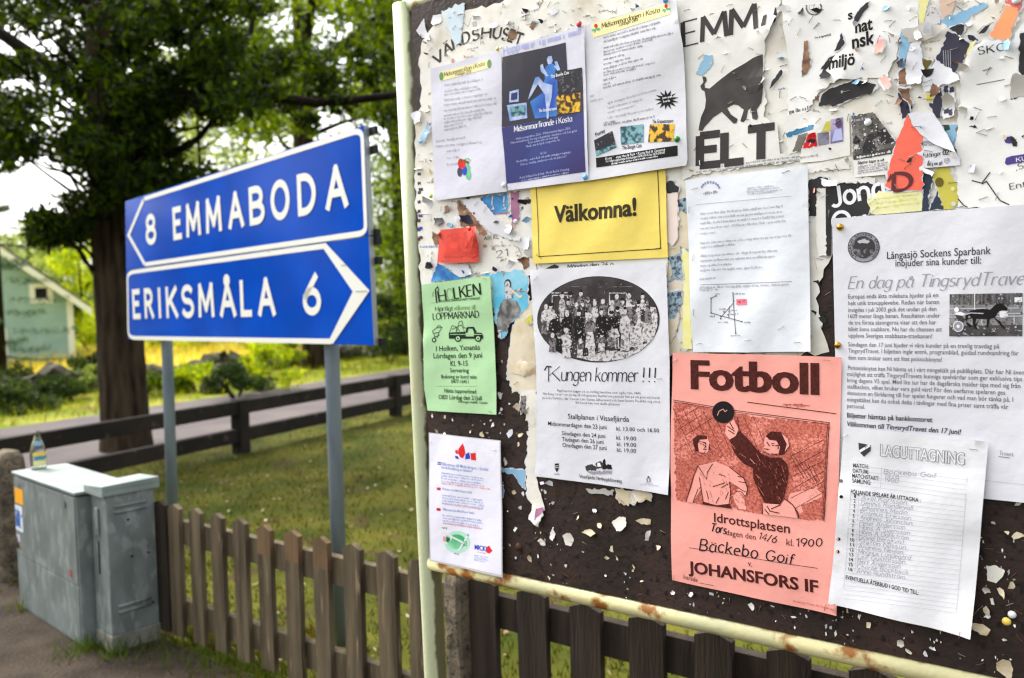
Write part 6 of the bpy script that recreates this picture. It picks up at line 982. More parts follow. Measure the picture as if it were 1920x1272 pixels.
for x, y in ((1292, 66), (1294, 165), (1306, 600), (1312, 640), (1316, 745), (1334, 1166)):
    c = SIGN.w(sst('s', [(x - 6, y)])[0], -.04); m = MB(); m.box(c - SIGN.es * .05 - SIGN.et * .014, SIGN.es * .075, SIGN.et * .028, SIGN.n * .016); m.build('clamp', BLACKP, sign)
c = SIGN.w(sst('s', '553,268')[0], -.012); m = MB(); m.box(c - SIGN.es * .02, SIGN.es * .04, SIGN.et * .02, SIGN.n * .02); m.build('clamp', SWHITE, sign)
# ------------------------------------------------------------------ picket fence with stone posts
WOOD = mat('weathered_wood', (104, 92, 72), .85, (70, 61, 48), scale=5, bump=.5, bscale=40, spec=.15, stretch=(4, 4, .35), rgb3=(134, 118, 92), scale3=14, thr3=.66); ORW = mat('orange_stained_wood', (112, 88, 64), .85, (92, 76, 56), scale=8, bump=.4, bscale=40, spec=.15, stretch=(4, 4, .5)); SHADEWOOD = mat('shaded_wood', (58, 50, 42), .85, (40, 34, 29), scale=5, bump=.5, bscale=40, spec=.15, stretch=(4, 4, .35))  # last one: weathered wood again, with shade put into its colour
pf = empty('picket_fence', tuple(fl + fe * 6)); pf.matrix_world = Matrix.Identity(4); tag(pf, 'low weathered wooden picket fence running between rough stone posts under the notice board', 'fence')
def picket(px, py, wpx, orange=False, zb=.05, m_=None):
    a = FENCE.st(px, py); w_ = (FENCE.st(px + wpx / 2, py)[0] - FENCE.st(px - wpx / 2, py)[0]) / 2; zt = FENCE.O.z + a[1]; th = .022; s_ = a[0]; ln = R.uniform(-.008, .008)
    T = lambda s1, z, h: FENCE.w((s_ + s1 + ln * z, z - FENCE.O.z), h); zs = zt - .115
    rows = [(-w_, zb), (w_, zb), (w_, zs), (-w_, zs), (w_, zt - .018), (0, zt), (-w_, zt - .018)]
    v = [T(x, z, th / 2) for x, z in rows] + [T(x, z, -th / 2) for x, z in rows]; m = MB()
    m.add(v, [(0, 1, 2, 3), (7, 10, 9, 8), (0, 7, 8, 1), (1, 8, 9, 2), (3, 10, 7, 0)], 0); m.add(v, [(3, 2, 4, 5, 6), (10, 13, 12, 11, 9), (2, 9, 11, 4), (4, 11, 12, 5), (5, 12, 13, 6), (6, 13, 10, 3)], 1)
    o = m.build('picket', [m_ or WOOD, ORW if orange else (m_ or WOOD)], pf)
    if orange: o['label'] = 'picket with an orange stained top'
    return o
for px, py, w_, og in ((327, 945, 22, 0), (367, 953, 22, 0), (407.5, 962, 23, 0), (451, 972, 25, 0), (497, 984, 26, 1), (548, 994, 29, 1), (602, 1006, 30, 1), (661, 1018, 34, 0), (726, 1032, 37, 0), (785, 1046, 40, 0)): picket(px, py, w_ * .9, og)
for px, py, w_ in ((908, 1082, 48), (1000, 1103, 53), (1100, 1130, 57), (1213, 1152, 64), (1340, 1182, 70), (1480, 1214, 79), (1638, 1250, 88), (1815, 1290, 98)): picket(px, py, w_, False, m_=SHADEWOOD)  # the board's shade is painted into the wood colour of this bay
for px, py, w_ in ((300, 938, 24),): picket(px, py, w_, False, m_=SHADEWOOD)  # picket beside the cabinet, its shadow put into the colour
for px in (215, 180, 145, 110, 75): picket(px, 608 + (px + 1130) * .2315, 17)
for zt in (.545, .2):
    for a_, b_, m_ in ((FENCE.st(28, 900)[0], FENCE.st(845, 1000)[0], WOOD), (FENCE.st(880, 1000)[0], FENCE.st(2100, 1000)[0], SHADEWOOD)):  # right rails carry the same painted-in shade
        m = MB(); o_ = FENCE.w((a_, zt - .1 - FENCE.O.z), -.045); m.box(o_, FENCE.es * (b_ - a_), FENCE.et * .1, FENCE.n * .033); m.build('rail', m_, pf)
def rough_block(name, px, wd, dp, ht, lab, cx_off=0):
    s_ = FENCE.st(px, 1100)[0]; V, Fq = [], []; nx, nz = 5, 9; rr = random.Random(int(px)); ring = []
    for k in range(nz):
        z = -.1 + (ht + .1) * k / (nz - 1); tp = 1 - .12 * k / (nz - 1) - (.18 if k == nz - 1 else 0); ring = [(-1, -1), (-.3, -1.08), (.3, -1.05), (1, -1), (1.06, 0), (1, 1), (.3, 1.06), (-.3, 1.04), (-1, 1), (-1.05, 0)]
        for x, y in ring: V.append(FENCE.w((s_ + x * wd / 2 * tp + rr.gauss(0, .006), z - FENCE.O.z + rr.gauss(0, .006)), -.02 + y * dp / 2 * tp + rr.gauss(0, .006)))
    n = 10
    for k in range(nz - 1): Fq += [(k * n + i, k * n + (i + 1) % n, (k + 1) * n + (i + 1) % n, (k + 1) * n + i) for i in range(n)]
    Fq.append(tuple(range((nz - 1) * n, nz * n))); o = mesh_obj(name, V, Fq, mat('rough_granite', (122, 110, 92), .9, (84, 76, 65), scale=14, bump=1.4, bscale=26, spec=.15, rgb3=(64, 58, 50), scale3=60, thr3=.6)); sb = o.modifiers.new('sub', 'SUBSURF'); sb.levels = sb.render_levels = 1; tag(o, lab, 'stone post'); return o
rough_block('stone_post', 864, .085, .15, .68, 'rough granite fence post just right of the cream board post'); rough_block('stone_post', 16, .2, .18, .72, 'rough granite fence post behind the grey cabinet with the bottle')
# ------------------------------------------------------------------ metal cabinets and bottle
ZINC = mat('zinc_sheet', (124, 132, 129), .55, (105, 113, 110), scale=13, mix=.5, bump=.05, bscale=30, spec=.4, metal=.15, rgb3=(137, 145, 141), scale3=24, thr3=.58, stretch=(1, 1, .5)); ZLID = mat('zinc_lid', (140, 151, 146), .5, (120, 131, 127), scale=6, spec=.4, metal=.1); DARKG = mat('dark_gap', (22, 22, 22), .8); CONC = mat('concrete', (138, 136, 126), .9, (112, 110, 100), scale=12, bump=.3, bscale=60)
A1, A2 = gp(38, 1140), gp(156, 1218); ua = (A2 - A1).normalized(); va = Vector((-ua.y, ua.x, 0)); va = va if va.y > 0 else -va; LA = (A2 - A1).length; up = Vector((0, 0, 1)); DA = .24; HA = .665
ca = empty('utility_cabinet', tuple(A1)); ca.matrix_world = Matrix.Identity(4); tag(ca, 'wide grey metal utility cabinet with an orange sticker and a glass bottle on top', 'cabinet')
m = MB(); m.box(A1 + up * -.05, ua * LA, va * DA, up * (HA + .04)); m.build('body', ZINC, ca, bevel=.004)
m = MB(); m.box(A1 + up * HA - ua * .006 - va * .008, ua * (LA + .012), va * (DA + .012), up * .014); m.build('lid', ZLID, ca, bevel=.003)
m = MB(); m.box(A1 + up * .275 - va * .0045 + ua * .012, ua * (LA - .024), va * .004, up * (HA - .275 - .012)); dr = m.build('door', ZINC, ca, bevel=.0015)
m = MB(); m.box(A1 + up * .02 - va * .0035 + ua * .012, ua * (LA - .024), va * .003, up * (.275 - .026)); m.build('lower_panel', ZINC, ca, bevel=.0015)
def decal(o, a, b, w_, h_, m_, name, par, d=.006):
    k = o + ua * a + up * b - va * d; mm = MB(); mm.add([k, k + ua * w_, k + ua * w_ + up * h_, k + up * h_], [(0, 1, 2, 3)]); return mm.build(name, m_, par)
decal(A1, .025, HA - .135, .115, .075, mat('orange_sticker', (238, 166, 40), .5), 'sticker', dr); decal(A1, .02, HA - .27, .1, .125, mat('white_sticker', (216, 220, 228), .5, (60, 90, 150), scale=30, mix=.6, contrast=.1), 'sticker', dr); decal(A1, .025, HA - .25, .06, .08, mat('blue_sticker', (44, 92, 160), .5, (210, 214, 220), scale=40, mix=.6, contrast=.1), 'sticker', dr, .0068); decal(A1, .02, HA - .36, .05, .07, mat('black_sticker', (30, 30, 34), .5, (200, 190, 205), scale=22, mix=.55, contrast=.1), 'sticker', dr)
decal(A1, LA - .115, HA - .07, .012, .03, DARKG, 'keyhole', dr); decal(A1, .09, HA - .055, .01, .02, DARKG, 'keyhole', dr); decal(A1, LA - .1, .3, .03, .03, mat('red_mark', (150, 70, 50), .7), 'mark', dr); decal(A1, .05, .305, .03, .025, mat('yellow_mark', (170, 150, 60), .7), 'mark', dr)
B0 = gp(211, 1231); ub = ua; vb = va; WB = .165; DB = .21; HB = .70; B1 = B0 - ub * WB
cb = empty('cable_cabinet', tuple(B0)); cb.matrix_world = Matrix.Identity(4); tag(cb, 'narrow grey metal cable cabinet with an overhanging lid on a concrete foot', 'cabinet')
m = MB(); m.box(B1 + up * -.05, ub * WB, vb * DB, up * .13); m.build('plinth', CONC, cb, bevel=.004)
m = MB(); m.box(B1 + up * .08 + ub * .004 + vb * .004, ub * (WB - .008), vb * (DB - .008), up * (HB - .08)); m.build('body', ZINC, cb, bevel=.004)
m = MB(); lo, hi = HB, HB + .012; o_ = B1 - ub * .02 - vb * .015
m.add([o_ + up * lo, o_ + ub * (WB + .03) + up * lo, o_ + ub * (WB + .03) + vb * (DB + .03) + up * lo, o_ + vb * (DB + .03) + up * lo, o_ + up * (hi - .012 + .004), o_ + ub * (WB + .03) + up * (hi + .008), o_ + ub * (WB + .03) + vb * (DB + .03) + up * (hi + .012), o_ + vb * (DB + .03) + up * hi], [(0, 3, 2, 1), (4, 5, 6, 7), (0, 1, 5, 4), (1, 2, 6, 5), (2, 3, 7, 6), (3, 0, 4, 7)])
m.box(o_ + up * (lo - .028) + ub * .0, ub * (WB + .03), vb * .004, up * .027); m.box(o_ + ub * (WB + .027) + up * (lo - .024), ub * .003, vb * (DB + .03), up * .023); m.build('lid', ZLID, cb, bevel=.002)
for z0 in (HB - .075, HB - .1, .175, .2):
    k = B1 + ub * (WB - .003) + vb * .035 + up * z0; m = MB(); m.tube([k, k + vb * (DB - .075)], .0075, 10); m.build('louvre', ZINC, cb, True)
k = B1 + ub * .055 + vb * .002 + up * (HB - .2); m = MB(); m.box(k, ub * .03, vb * -.007, up * .115); m.box(k + ub * .01 - vb * .007, ub * .01, vb * -.005, up * .03); m.build('hasp', ZLID, cb, bevel=.002); k = B1 + ub * .066 + vb * .003 + up * .33; m = MB(); m.box(k, ub * .006, vb * -.003, up * .14); m.build('slot', DARKG, cb)
for y_, z_ in ((.09, .56), (.1, .4), (.17, .4), (.18, .18)): k = B1 + ub * (WB - .003) + vb * y_ + up * z_; m = MB(); m.tube([k, k + ub * .004], .005, 10); m.build('bolt', DARKG, cb)
GLASS = bpy.data.materials.new('clear_glass'); GLASS.use_nodes = True; g = GLASS.node_tree.nodes['Principled BSDF']; g.inputs['Transmission Weight'].default_value = 1; g.inputs['Roughness'].default_value = .02; g.inputs['IOR'].default_value = 1.45; g.inputs['Base Color'].default_value = (.95, .98, .97, 1)
bo = at(73, 890, 4.085); bo.z = HA + .0145; prof = [(.001, .003), (.03, 0), (.034, .004), (.035, .02), (.035, .085), (.033, .1), (.024, .13), (.0155, .155), (.0135, .175), (.015, .178), (.015, .186), (.0125, .188)]
inner = [(r_ - .0025 if r_ > .004 else .001, z + (.004 if z < .02 else 0)) for r_, z in prof][::-1]
m = MB(); seg = 24; pr = prof + inner; m.lathe((0, 0, 0), pr, seg); bt = m.build('glass_bottle', GLASS, None, True); bt.location = bo; tag(bt, 'empty clear glass bottle with a yellow and blue label on the wide metal cabinet', 'bottle')
def ring(z0, z1, r0, r1, a0, a1, m_, n_='bottle_label'):
    v = []; 
    for i in range(9):
        w = math.radians(a0 + (a1 - a0) * i / 8); v += [(r0 * math.cos(w), r0 * math.sin(w), z0), (r1 * math.cos(w), r1 * math.sin(w), z1)]
    return mesh_obj(n_, v, [(2 * i, 2 * i + 2, 2 * i + 3, 2 * i + 1) for i in range(8)], m_, bt, smooth=True)
ring(.02, .045, .0356, .0356, -95, 10, mat('label_cream', (226, 222, 150), .5)); ring(.045, .068, .0357, .0357, -95, 10, mat('label_blue', (60, 130, 170), .5, (230, 210, 80), scale=60, mix=.55, contrast=.1)); ring(.068, .084, .0356, .0356, -95, 10, mat('label_yellow', (238, 206, 60), .5)); ring(.118, .14, .0278, .0208, -90, -20, mat('neck_label_blue', (120, 170, 200), .5), 'neck_label')
# ------------------------------------------------------------------ dark rail fence along the road
DR = mat('tarred_wood', (44, 37, 31), .8, (30, 26, 22), scale=3, bump=.4, bscale=20, spec=.2, rgb3=(70, 60, 50), scale3=10, thr3=.66)
rf = empty('rail_fence', tuple(RA)); rf.matrix_world = Matrix.Identity(4); tag(rf, 'dark brown two rail wooden fence along the road behind the lawn', 'fence')
LB = (RB - RA).length; hp = [0.545, .52]
for k in range(-3, 6):
    c = rl(k * LB); 
    if k == -1: c = rl(-LB * .98)
    m = MB(); w_ = .066; m.box(c - rd_ * w_ - rn * w_ + Vector((0, 0, -.1)), rd_ * w_ * 2, rn * w_ * 2, up * (.1 + .545)); m.build('post', DR, rf, bevel=.008)
    for z0 in (.4, .12):
        m = MB(); m.box(c + rd_ * w_ - rn * .045 + up * z0, rd_ * (LB - 2 * w_), rn * .09, up * .135); m.build('rail', DR, rf, bevel=.006)
# ------------------------------------------------------------------ house, shed
CLAP = mat('teal_clapboard', (162, 188, 182), .75, (150, 178, 172), scale=2, spec=.2); TRIM = mat('cream_trim', (234, 234, 226), .7); ROOF = mat('dark_roof', (84, 76, 66), .8, (60, 56, 50), scale=4)
hs_ = empty('house'); tag(hs_, 'pale teal clapboard house with cream trim and a small square gable window', 'house')
HC = at(134, 640, 26.0); hx, hy = HC.x, HC.y; hw_ = 4.25; pitch_ = .80; ze = at(134, 560, 26).z
HE = Vector((.85, .527, 0)).normalized(); HD = Vector((-HE.y, HE.x, 0)); HO = Vector((hx, hy, 0)) - HE * hw_
def HP(dx, z, dy=0): return HO + HE * dx + HD * dy + Vector((0, 0, z))
m = MB(); zr = ze + pitch_ * hw_; n_ = 34
zz = -.1
while zz < zr - .05:                                   # lapped boards, each tilted a little
    z1 = min(zz + .135, zr); half = lambda z: hw_ if z <= ze else max(.02, (zr - z) / pitch_)
    a_, b_ = half(zz), half(z1); m.add([HP(-a_, zz, -.022), HP(a_, zz, -.022), HP(b_, z1, 0), HP(-b_, z1, 0), HP(-a_, zz, .0), HP(a_, zz, .0)], [(0, 1, 2, 3), (4, 5, 1, 0)]); zz += .135
m.add([HP(hw_, -.1), HP(hw_, ze), HP(hw_, ze, 9), HP(hw_, -.1, 9), HP(-hw_, -.1), HP(-hw_, ze), HP(-hw_, ze, 9), HP(-hw_, -.1, 9)], [(0, 3, 2, 1), (4, 5, 6, 7)]); m.build('wall', CLAP, hs_)
m = MB()
for sg in (-1, 1):
    e0 = HP(sg * (hw_ + .55), ze - .55 * pitch_, -.45); r0 = HP(0, zr, -.45); dv = HD * 9.9; th = Vector((0, 0, .14)); m.box(e0 + th * .6, r0 - e0, dv, th)
m.build('roof', ROOF, hs_)
for sg in (-1, 1):
    e0 = HP(sg * (hw_ + .57), ze - .57 * pitch_ - .1, -.48); r0 = HP(sg * .0, zr - .1, -.48); m = MB(); m.box(e0, r0 - e0, HD * .03, up * .24); m.build('barge_board', TRIM, hs_)
    m = MB(); m.box(HP(sg * hw_ - .09, -.1, -.05), HE * .18, HD * .04, up * (ze + .1 + (0))); m.build('corner_board', TRIM, hs_)
wq = [(hit(x, y, HP(0, 0), HD) - HP(0, 0)) for x, y in ((54, 532), (98, 532), (98, 569), (54, 569))]; wx0, wx1, wz0, wz1 = wq[0].dot(HE), wq[1].dot(HE), wq[2].z, wq[0].z
wf_ = MB()
for x, z, w_, h_ in ((wx0, wz0, wx1 - wx0, .14), (wx0, wz1 - .14, wx1 - wx0, .14), (wx0, wz0 + .14, .15, wz1 - wz0 - .28), (wx1 - .15, wz0 + .14, .15, wz1 - wz0 - .28)): wf_.box(HP(x, z, -.07), HE * w_, HD * .06, up * h_)
wo = wf_.build('window', TRIM, hs_); m = MB(); m.box(HP(wx0 + .15, wz0 + .14, -.035), HE * (wx1 - wx0 - .3), HD * .01, up * (wz1 - wz0 - .28)); m.build('pane', mat('dark_window_glass', (30, 30, 32), .1, spec=.6), wo)
bx = (hit(1, 640, HP(0, 0), HD) - HP(0, 0)).dot(HE); m = MB(); m.box(HP(bx - .1, .2, -.07), HE * .28, HD * .05, up * .9); m.build('window_frame', TRIM, hs_)
sp = at(172, 660, 42); sh_ = empty('garden_shed'); tag(sh_, 'small red wooden shed seen between the house and the oak trunk', 'shed'); m = MB(); m.box((sp.x, sp.y, 0), (1.6, 0, 0), (0, 2, 0), (0, 0, 1.0)); m.build('wall', mat('falu_red', (146, 58, 38), .8, (122, 48, 32), scale=3), sh_); m = MB(); m.add([(sp.x - .15, sp.y - .2, .98), (sp.x + 1.75, sp.y - .2, .98), (sp.x + 1.75, sp.y + 2.2, .98), (sp.x - .15, sp.y + 2.2, .98), (sp.x - .15, sp.y + 1, 1.5), (sp.x + 1.75, sp.y + 1, 1.5)], [(0, 1, 5, 4), (3, 4, 5, 2), (0, 4, 3), (1, 2, 5), (0, 3, 2, 1)]); m.build('roof', ROOF, sh_)
# ------------------------------------------------------------------ stone wall and boulders
STONE = mat('mossy_stone', (84, 79, 70), .95, (52, 58, 30), scale=2.4, mix=.5, bump=1.4, bscale=9, spec=.1, rgb3=(36, 33, 29), scale3=6, thr3=.58)
def bumpy_wall(name, t0, t1, off, ht, dp, lab):
    n = int((t1 - t0) / .16); V = []; prof_ = [(-1, 0), (-.9, .35), (-.8, .7), (-.45, .98), (0, 1.03), (.45, .96), (.8, .7), (.9, .35), (1, 0)]
    for i in range(n + 1):
        c = rl(t0 + (t1 - t0) * i / n, off); hh = ht * (1 + .35 * math.sin(i * .37) * math.sin(i * .11 + 1)) * (.8 + .4 * R.random())
        for a_, b_ in prof_: V.append(c + rn * (a_ * dp + R.gauss(0, .05)) + up * (b_ * hh + (R.gauss(0, .035) if b_ > 0 else -.05)))
    k = len(prof_); Fq = [(i * k + j, (i + 1) * k + j, (i + 1) * k + j + 1, i * k + j + 1) for i in range(n) for j in range(k - 1)] + [tuple(range(k)), tuple(range(n * k, n * k + k))]
    return tag(mesh_obj(name, V, Fq, STONE), lab, 'stone wall')
bumpy_wall('stone_wall', -16, 16, 8.0, .36, .35, 'low mossy dry stone wall along the far side of the road')
def boulder(px, py, r_, lab, sq=.7):
    c = gp(px, py); bm = bmesh.new(); bmesh.ops.create_icosphere(bm, subdivisions=2, radius=1); rr = random.Random(int(px * 7))
    for v in bm.verts: v.co = Vector((v.co.x * r_ * rr.uniform(.8, 1.2), v.co.y * r_ * rr.uniform(.8, 1.2), v.co.z * r_ * sq * rr.uniform(.8, 1.2)))
    me = bpy.data.meshes.new('boulder'); bm.to_mesh(me); bm.free(); me.materials.append(STONE); o = bpy.data.objects.new('boulder', me); COL.objects.link(o); o.location = c + up * r_ * sq * .6; tag(o, lab, 'boulder')
boulder(422, 712, .34, 'dark pointed boulder beside the leafy shrub right of the left sign pole'); boulder(405, 738, .26, 'low dark boulder half hidden by the leafy shrub at the road')
# ------------------------------------------------------------------ trees and shrubs
BARK = mat('oak_bark', (70, 59, 45), .95, (32, 26, 21), scale=9, mix=.5, contrast=.3, bump=2.2, bscale=14, spec=.1, stretch=(1.6, 1.6, .22)); BARKD = mat('dark_bark', (40, 33, 27), .95, (24, 20, 17), scale=6, bump=1.4, bscale=14, spec=.1, stretch=(1.6, 1.6, .3))
OAKL = [leaf_mat('oak_leaf', (24, 38, 6), (46, 66, 12), .42, 1.5), leaf_mat('oak_leaf_dark', (13, 21, 5), (25, 36, 8), .35, 1.5), leaf_mat('oak_leaf_bright', (40, 62, 8), (64, 90, 14), .52, 1.5)]
MIDL = [leaf_mat('mid_leaf', (62, 88, 18), (104, 130, 26), .55, .8), leaf_mat('mid_leaf_dark', (42, 60, 20), (66, 88, 30), .45, .8)]
LIME = [leaf_mat('lime_leaf', (130, 158, 36), (178, 192, 58), .55, .6), leaf_mat('lime_leaf_dark', (92, 122, 38), (136, 156, 56), .5, .6)]
SAGE = [leaf_mat('sage_leaf', (112, 134, 70), (146, 160, 92), .5, .5), leaf_mat('sage_leaf_dark', (74, 98, 48), (110, 128, 64), .45, .5)]
DARKB = [leaf_mat('dark_shrub_leaf', (40, 58, 26), (66, 86, 36), .4, 1), leaf_mat('deep_shrub_leaf', (28, 42, 20), (46, 62, 28), .35, 1)]
def bend(a, b, k=5, j=.1, sag=0):
    a, b = Vector(a), Vector(b); l = (b - a).length
    return [a.lerp(b, i / k) + (Vector((R.gauss(0, j), R.gauss(0, j), R.gauss(0, j))) * l * .3 if 0 < i < k else Vector()) + Vector((0, 0, sag * math.sin(math.pi * i / k))) for i in range(k + 1)]
def limb(pp, depth, r0, r1, par, m_, dd=0):
    q = [at(x, y, depth + dd * i) for i, (x, y) in enumerate(P('p', pp))]; n = len(q); s_ = []
    for i in range(n - 1):
        for t in (0, .5): s_.append(q[i].lerp(q[i + 1], t))
    s_.append(q[-1]); m = MB(); m.tube(s_, [r0 + (r1 - r0) * i / (len(s_) - 1) for i in range(len(s_))], 10, wob=.08); return m.build('limb', m_, par, True)
# the big oak at the road
t1 = empty('oak_tree'); tag(t1, 'big dark oak with a thick furrowed trunk left of the blue sign', 'tree')
base = gp(235, 842); dT = base.y
tp = [at(238, 842, dT) + up * -.2, at(236, 800, dT), at(226, 640, dT), at(216, 480, dT), at(210, 330, dT), at(200, 150, dT), at(192, -60, dT), at(186, -300, dT)]
m = MB(); sm = []; rr_ = [.285, .24, .228, .22, .215, .2, .18, .13]; rs = []
for i in range(len(tp) - 1):
    for k in range(6): sm.append(tp[i].lerp(tp[i + 1], k / 6)); rs.append(rr_[i] + (rr_[i + 1] - rr_[i]) * k / 6)
m.tube(sm, rs, 28, wob=.035); m.build('trunk', BARK, t1, True)
for pp, r0, r1, dd in (('222,165 330,186 400,172 480,178 590,193 680,186 760,176', .085, .03, -.12), ('205,220 120,150 40,90 -60,20', .12, .05, .1), ('216,360 150,395 100,420 60,440', .07, .02, -.1), ('205,120 300,40 380,-60', .12, .06, -.2), ('200,60 120,-40 40,-140', .12, .06, -.2), ('214,330 300,300 370,262 420,200', .06, .02, -.15), ('400,172 440,110 470,60 480,0', .05, .02, .05), ('480,178 520,130 545,90', .04, .015, .05)): limb(pp, dT, r0, r1, t1, BARKD, dd)
cl = []
def region(n, x0, x1, y0, y1, z0, z1, r_, cnt, rej=None):
    k = 0
    while k < n:
        x, y, d = R.uniform(x0, x1), R.uniform(y0, y1), R.uniform(z0, z1)
        if rej and rej(x, y): continue
        p = at(x, y, d); rr = r_ * R.uniform(.6, 1.3); cl.append((p.x, p.y, p.z, rr, rr * .6, int(cnt * R.uniform(.6, 1.4)))); k += 1
hole = lambda x, y: (x < 115 and 305 < y < 420 and not (60 < x and y > 395) and R.random() < .93) or (x < 34 and 50 < y < 90) or (190 < x < 235 and 55 < y < 140 and R.random() < .8) or (325 < x < 400 and 205 < y < 320) or (x > 400 and y > 225) or (420 < x < 500 and -20 < y < 60 and R.random() < .7) or (y > 370 and not (60 < x < 175)) or (40 < x < 110 and 140 < y < 165)
region(118, -160, 480, -60, 300, 6.8, 10.4, .3, 132, hole); region(36, -200, 560, -420, -60, 6.5, 10.5, .5, 90); region(26, 70, 165, 395, 452, 8.0, 9.2, .17, 90); region(60, 230, 420, 120, 360, 7.6, 9.6, .26, 120, hole); region(40, 480, 770, 90, 230, 8.0, 9.2, .2, 60, lambda x, y: R.random() < .3 or (640 < x < 700 and y > 150)); region(30, -120, 60, 180, 320, 7, 10, .3, 130, lambda x, y: y > 300); region(30, 130, 300, 220, 385, 7.8, 9.8, .25, 120); region(26, 230, 520, -20, 190, 6.8, 9, .26, 130)
for c in cl[::5]:
    p = Vector(c[:3]); ax = at(205, 640 - (p.z - CAMZ) / dT * F, dT); e = p.lerp(ax, .9) - up * .3
    if (p - ax).length > 1.9: continue
    m = MB(); m.tube(bend(p, e, 4, .12, .06), [.006, .01, .014, .019, .024], 6); m.build('branch', BARKD, t1, True)
leaves('crown', cl, .055, OAKL, t1, .7)
# the second tree behind the right sign pole
t2 = empty('oak_tree'); tag(t2, 'forked tree with a sunlit crown standing behind the right half of the sign', 'tree')
d2 = gp(582, 692).y; m = MB(); q = [at(592, 700, d2) - up * .2, at(588, 640, d2), at(578, 400, d2), at(568, 250, d2), at(566, 160, d2), at(562, 60, d2), at(550, -60, d2)]; m.tube(q, [.34, .29, .25, .24, .22, .16, .12], 18, wob=.04); m.build('trunk', BARK, t2, True)
for pp, r0, r1 in (('566,150 600,110 650,85 690,50 730,25 790,-10', .17, .1), ('565,140 572,90 580,40 590,-30', .14, .1), ('568,220 520,190 470,130 420,90', .1, .04), ('570,260 640,230 700,215', .07, .03), ('568,300 530,270 500,215 470,190', .06, .03), ('650,85 655,140 640,175', .05, .03)): limb(pp, d2, r0, r1, t2, BARKD, -.25)
cl = []; hole2 = lambda x, y: (600 < x < 640 and 20 < y < 70 and R.random() < .8) or (610 < x < 690 and 105 < y < 165 and R.random() < .8) or (660 < x < 760 and 220 < y < 400 and R.random() < .72) or (x < 560 and y > 245) or (580 < x < 660 and 205 < y < 240 and R.random() < .7) or y > 240 and 540 < x < 690
region(160, 400, 800, -60, 330, d2 - 5, d2 + 5, .75, 95, hole2); region(34, 690, 790, 200, 560, d2 - 2, d2 + 6, .7, 90, hole2); region(40, 380, 820, -400, -60, d2 - 5, d2 + 5, .9, 90)
leaves('crown', cl, .105, MIDL, t2, .7)
# trees and bushes further off
def far_tree(name, px, depth, top, lowest, rad, lab, mats, n, size, trunk_r=.16, dens=70, fill_=.5, grp=None):
    b = at(px, 640, depth); zt = at(px, top, depth).z; zl = at(px, lowest, depth).z; o = empty(name); tag(o, lab, 'tree', grp); m = MB(); m.tube(bend((b.x, b.y, -.2), (b.x + R.uniform(-.4, .4), b.y, zt * .92), 7, .02), [trunk_r * (1 - .11 * i) for i in range(8)], 10); m.build('trunk', BARKD, o, True)
    c = []
    for k in range(5):
        z = zl + (zt - zl) * (.1 + .14 * k); a_ = R.uniform(0, 6.28); m = MB(); m.tube(bend((b.x, b.y, z - .3), (b.x + math.cos(a_) * rad * .75, b.y + math.sin(a_) * rad * .75, z + rad * .4), 4, .1), [trunk_r * .45, trunk_r * .35, trunk_r * .28, trunk_r * .2, trunk_r * .1], 7); m.build('limb', BARKD, o, True)
    for _ in range(n):
        w = R.uniform(0, 6.28); t = R.random(); rz = rad * (.35 + .75 * math.sin(math.pi * min(1, max(.05, t * .85 + .12)))); r_ = rz * R.random() ** .5; rr = rad * R.uniform(.18, .36); c.append((b.x + math.cos(w) * r_, b.y + math.sin(w) * r_, zl + (zt - zl) * t, rr, rr * .65, int(dens * R.uniform(.5, 1.4))))
    leaves('crown', c, size, mats, o); return o
far_tree('birch_tree', 300, 36, 60, 330, 2.6, 'slender pale green tree beyond the road, left of the forked tree above the sign', SAGE, 80, .13, .12, 60)
far_tree('birch_tree', 385, 34, 20, 300, 2.8, 'slender pale tree seen between the two oaks above the number on the sign', SAGE, 75, .13, .13, 56)
far_tree('birch_tree', 470, 40, 60, 330, 3.2, 'light green tree behind the forked tree above the middle of the sign', LIME, 55, .14, .14, 55)
far_tree('maple_tree', 120, 46, 415, 600, 3.2, 'round soft green tree rising behind the teal house roof', SAGE, 60, .17, .16, 110)
far_tree('maple_tree', 60, 60, 420, 600, 3.4, 'hazy green tree behind the ridge of the teal house', SAGE, 45, .2, .16, 100)
far_tree('maple_tree', 165, 40, 470, 640, 1.9, 'bright green tree between the teal house and the oak trunk', LIME, 50, .14, .12, 100)
far_tree('lime_tree', 690, 38, 180, 520, 3.2, 'light green tree right of the blue sign behind the darker crown', MIDL, 50, .15, .18, 70)
far_tree('lime_tree', 620, 48, 140, 520, 4.0, 'pale green tree far behind the right half of the sign', LIME, 50, .17, .18, 70)
far_tree('lime_tree', 770, 30, 120, 520, 2.6, 'green tree partly hidden by the left post of the notice board', MIDL, 50, .13, .18, 80)
far_tree('spruce_tree', 520, 60, 160, 560, 4.5, 'distant dark green tree behind the sign plates', MIDL, 50, .2, .2, 90)
far_tree('spruce_tree', 330, 62, 200, 580, 5.0, 'distant dark green tree between the oak and the sign', MIDL, 55, .2, .2, 90)
m = MB(); b = at(750, 640, 24); t3 = empty('pine_tree'); tag(t3, 'slim dark tree trunk close to the left post of the notice board', 'tree'); q = [at(752, 680, 24) - up * .2, at(748, 500, 24), at(742, 300, 24), at(722, 100, 24), at(712, -80, 24)]; m.tube(q, [.2, .17, .15, .14, .1], 12, wob=.04); m.build('trunk', BARKD, t3, True)
for pp in ('745,400 715,380 690,372', '746,350 700,330 690,300', '740,250 770,220'): limb(pp, 24, .05, .02, t3, BARKD)
cl = []; region(36, 690, 790, -120, 620, 22, 26, .6, 60, lambda x, y: R.random() < .5 and 200 < y < 450); leaves('crown', cl, .1, MIDL, t3)
wc_ = []
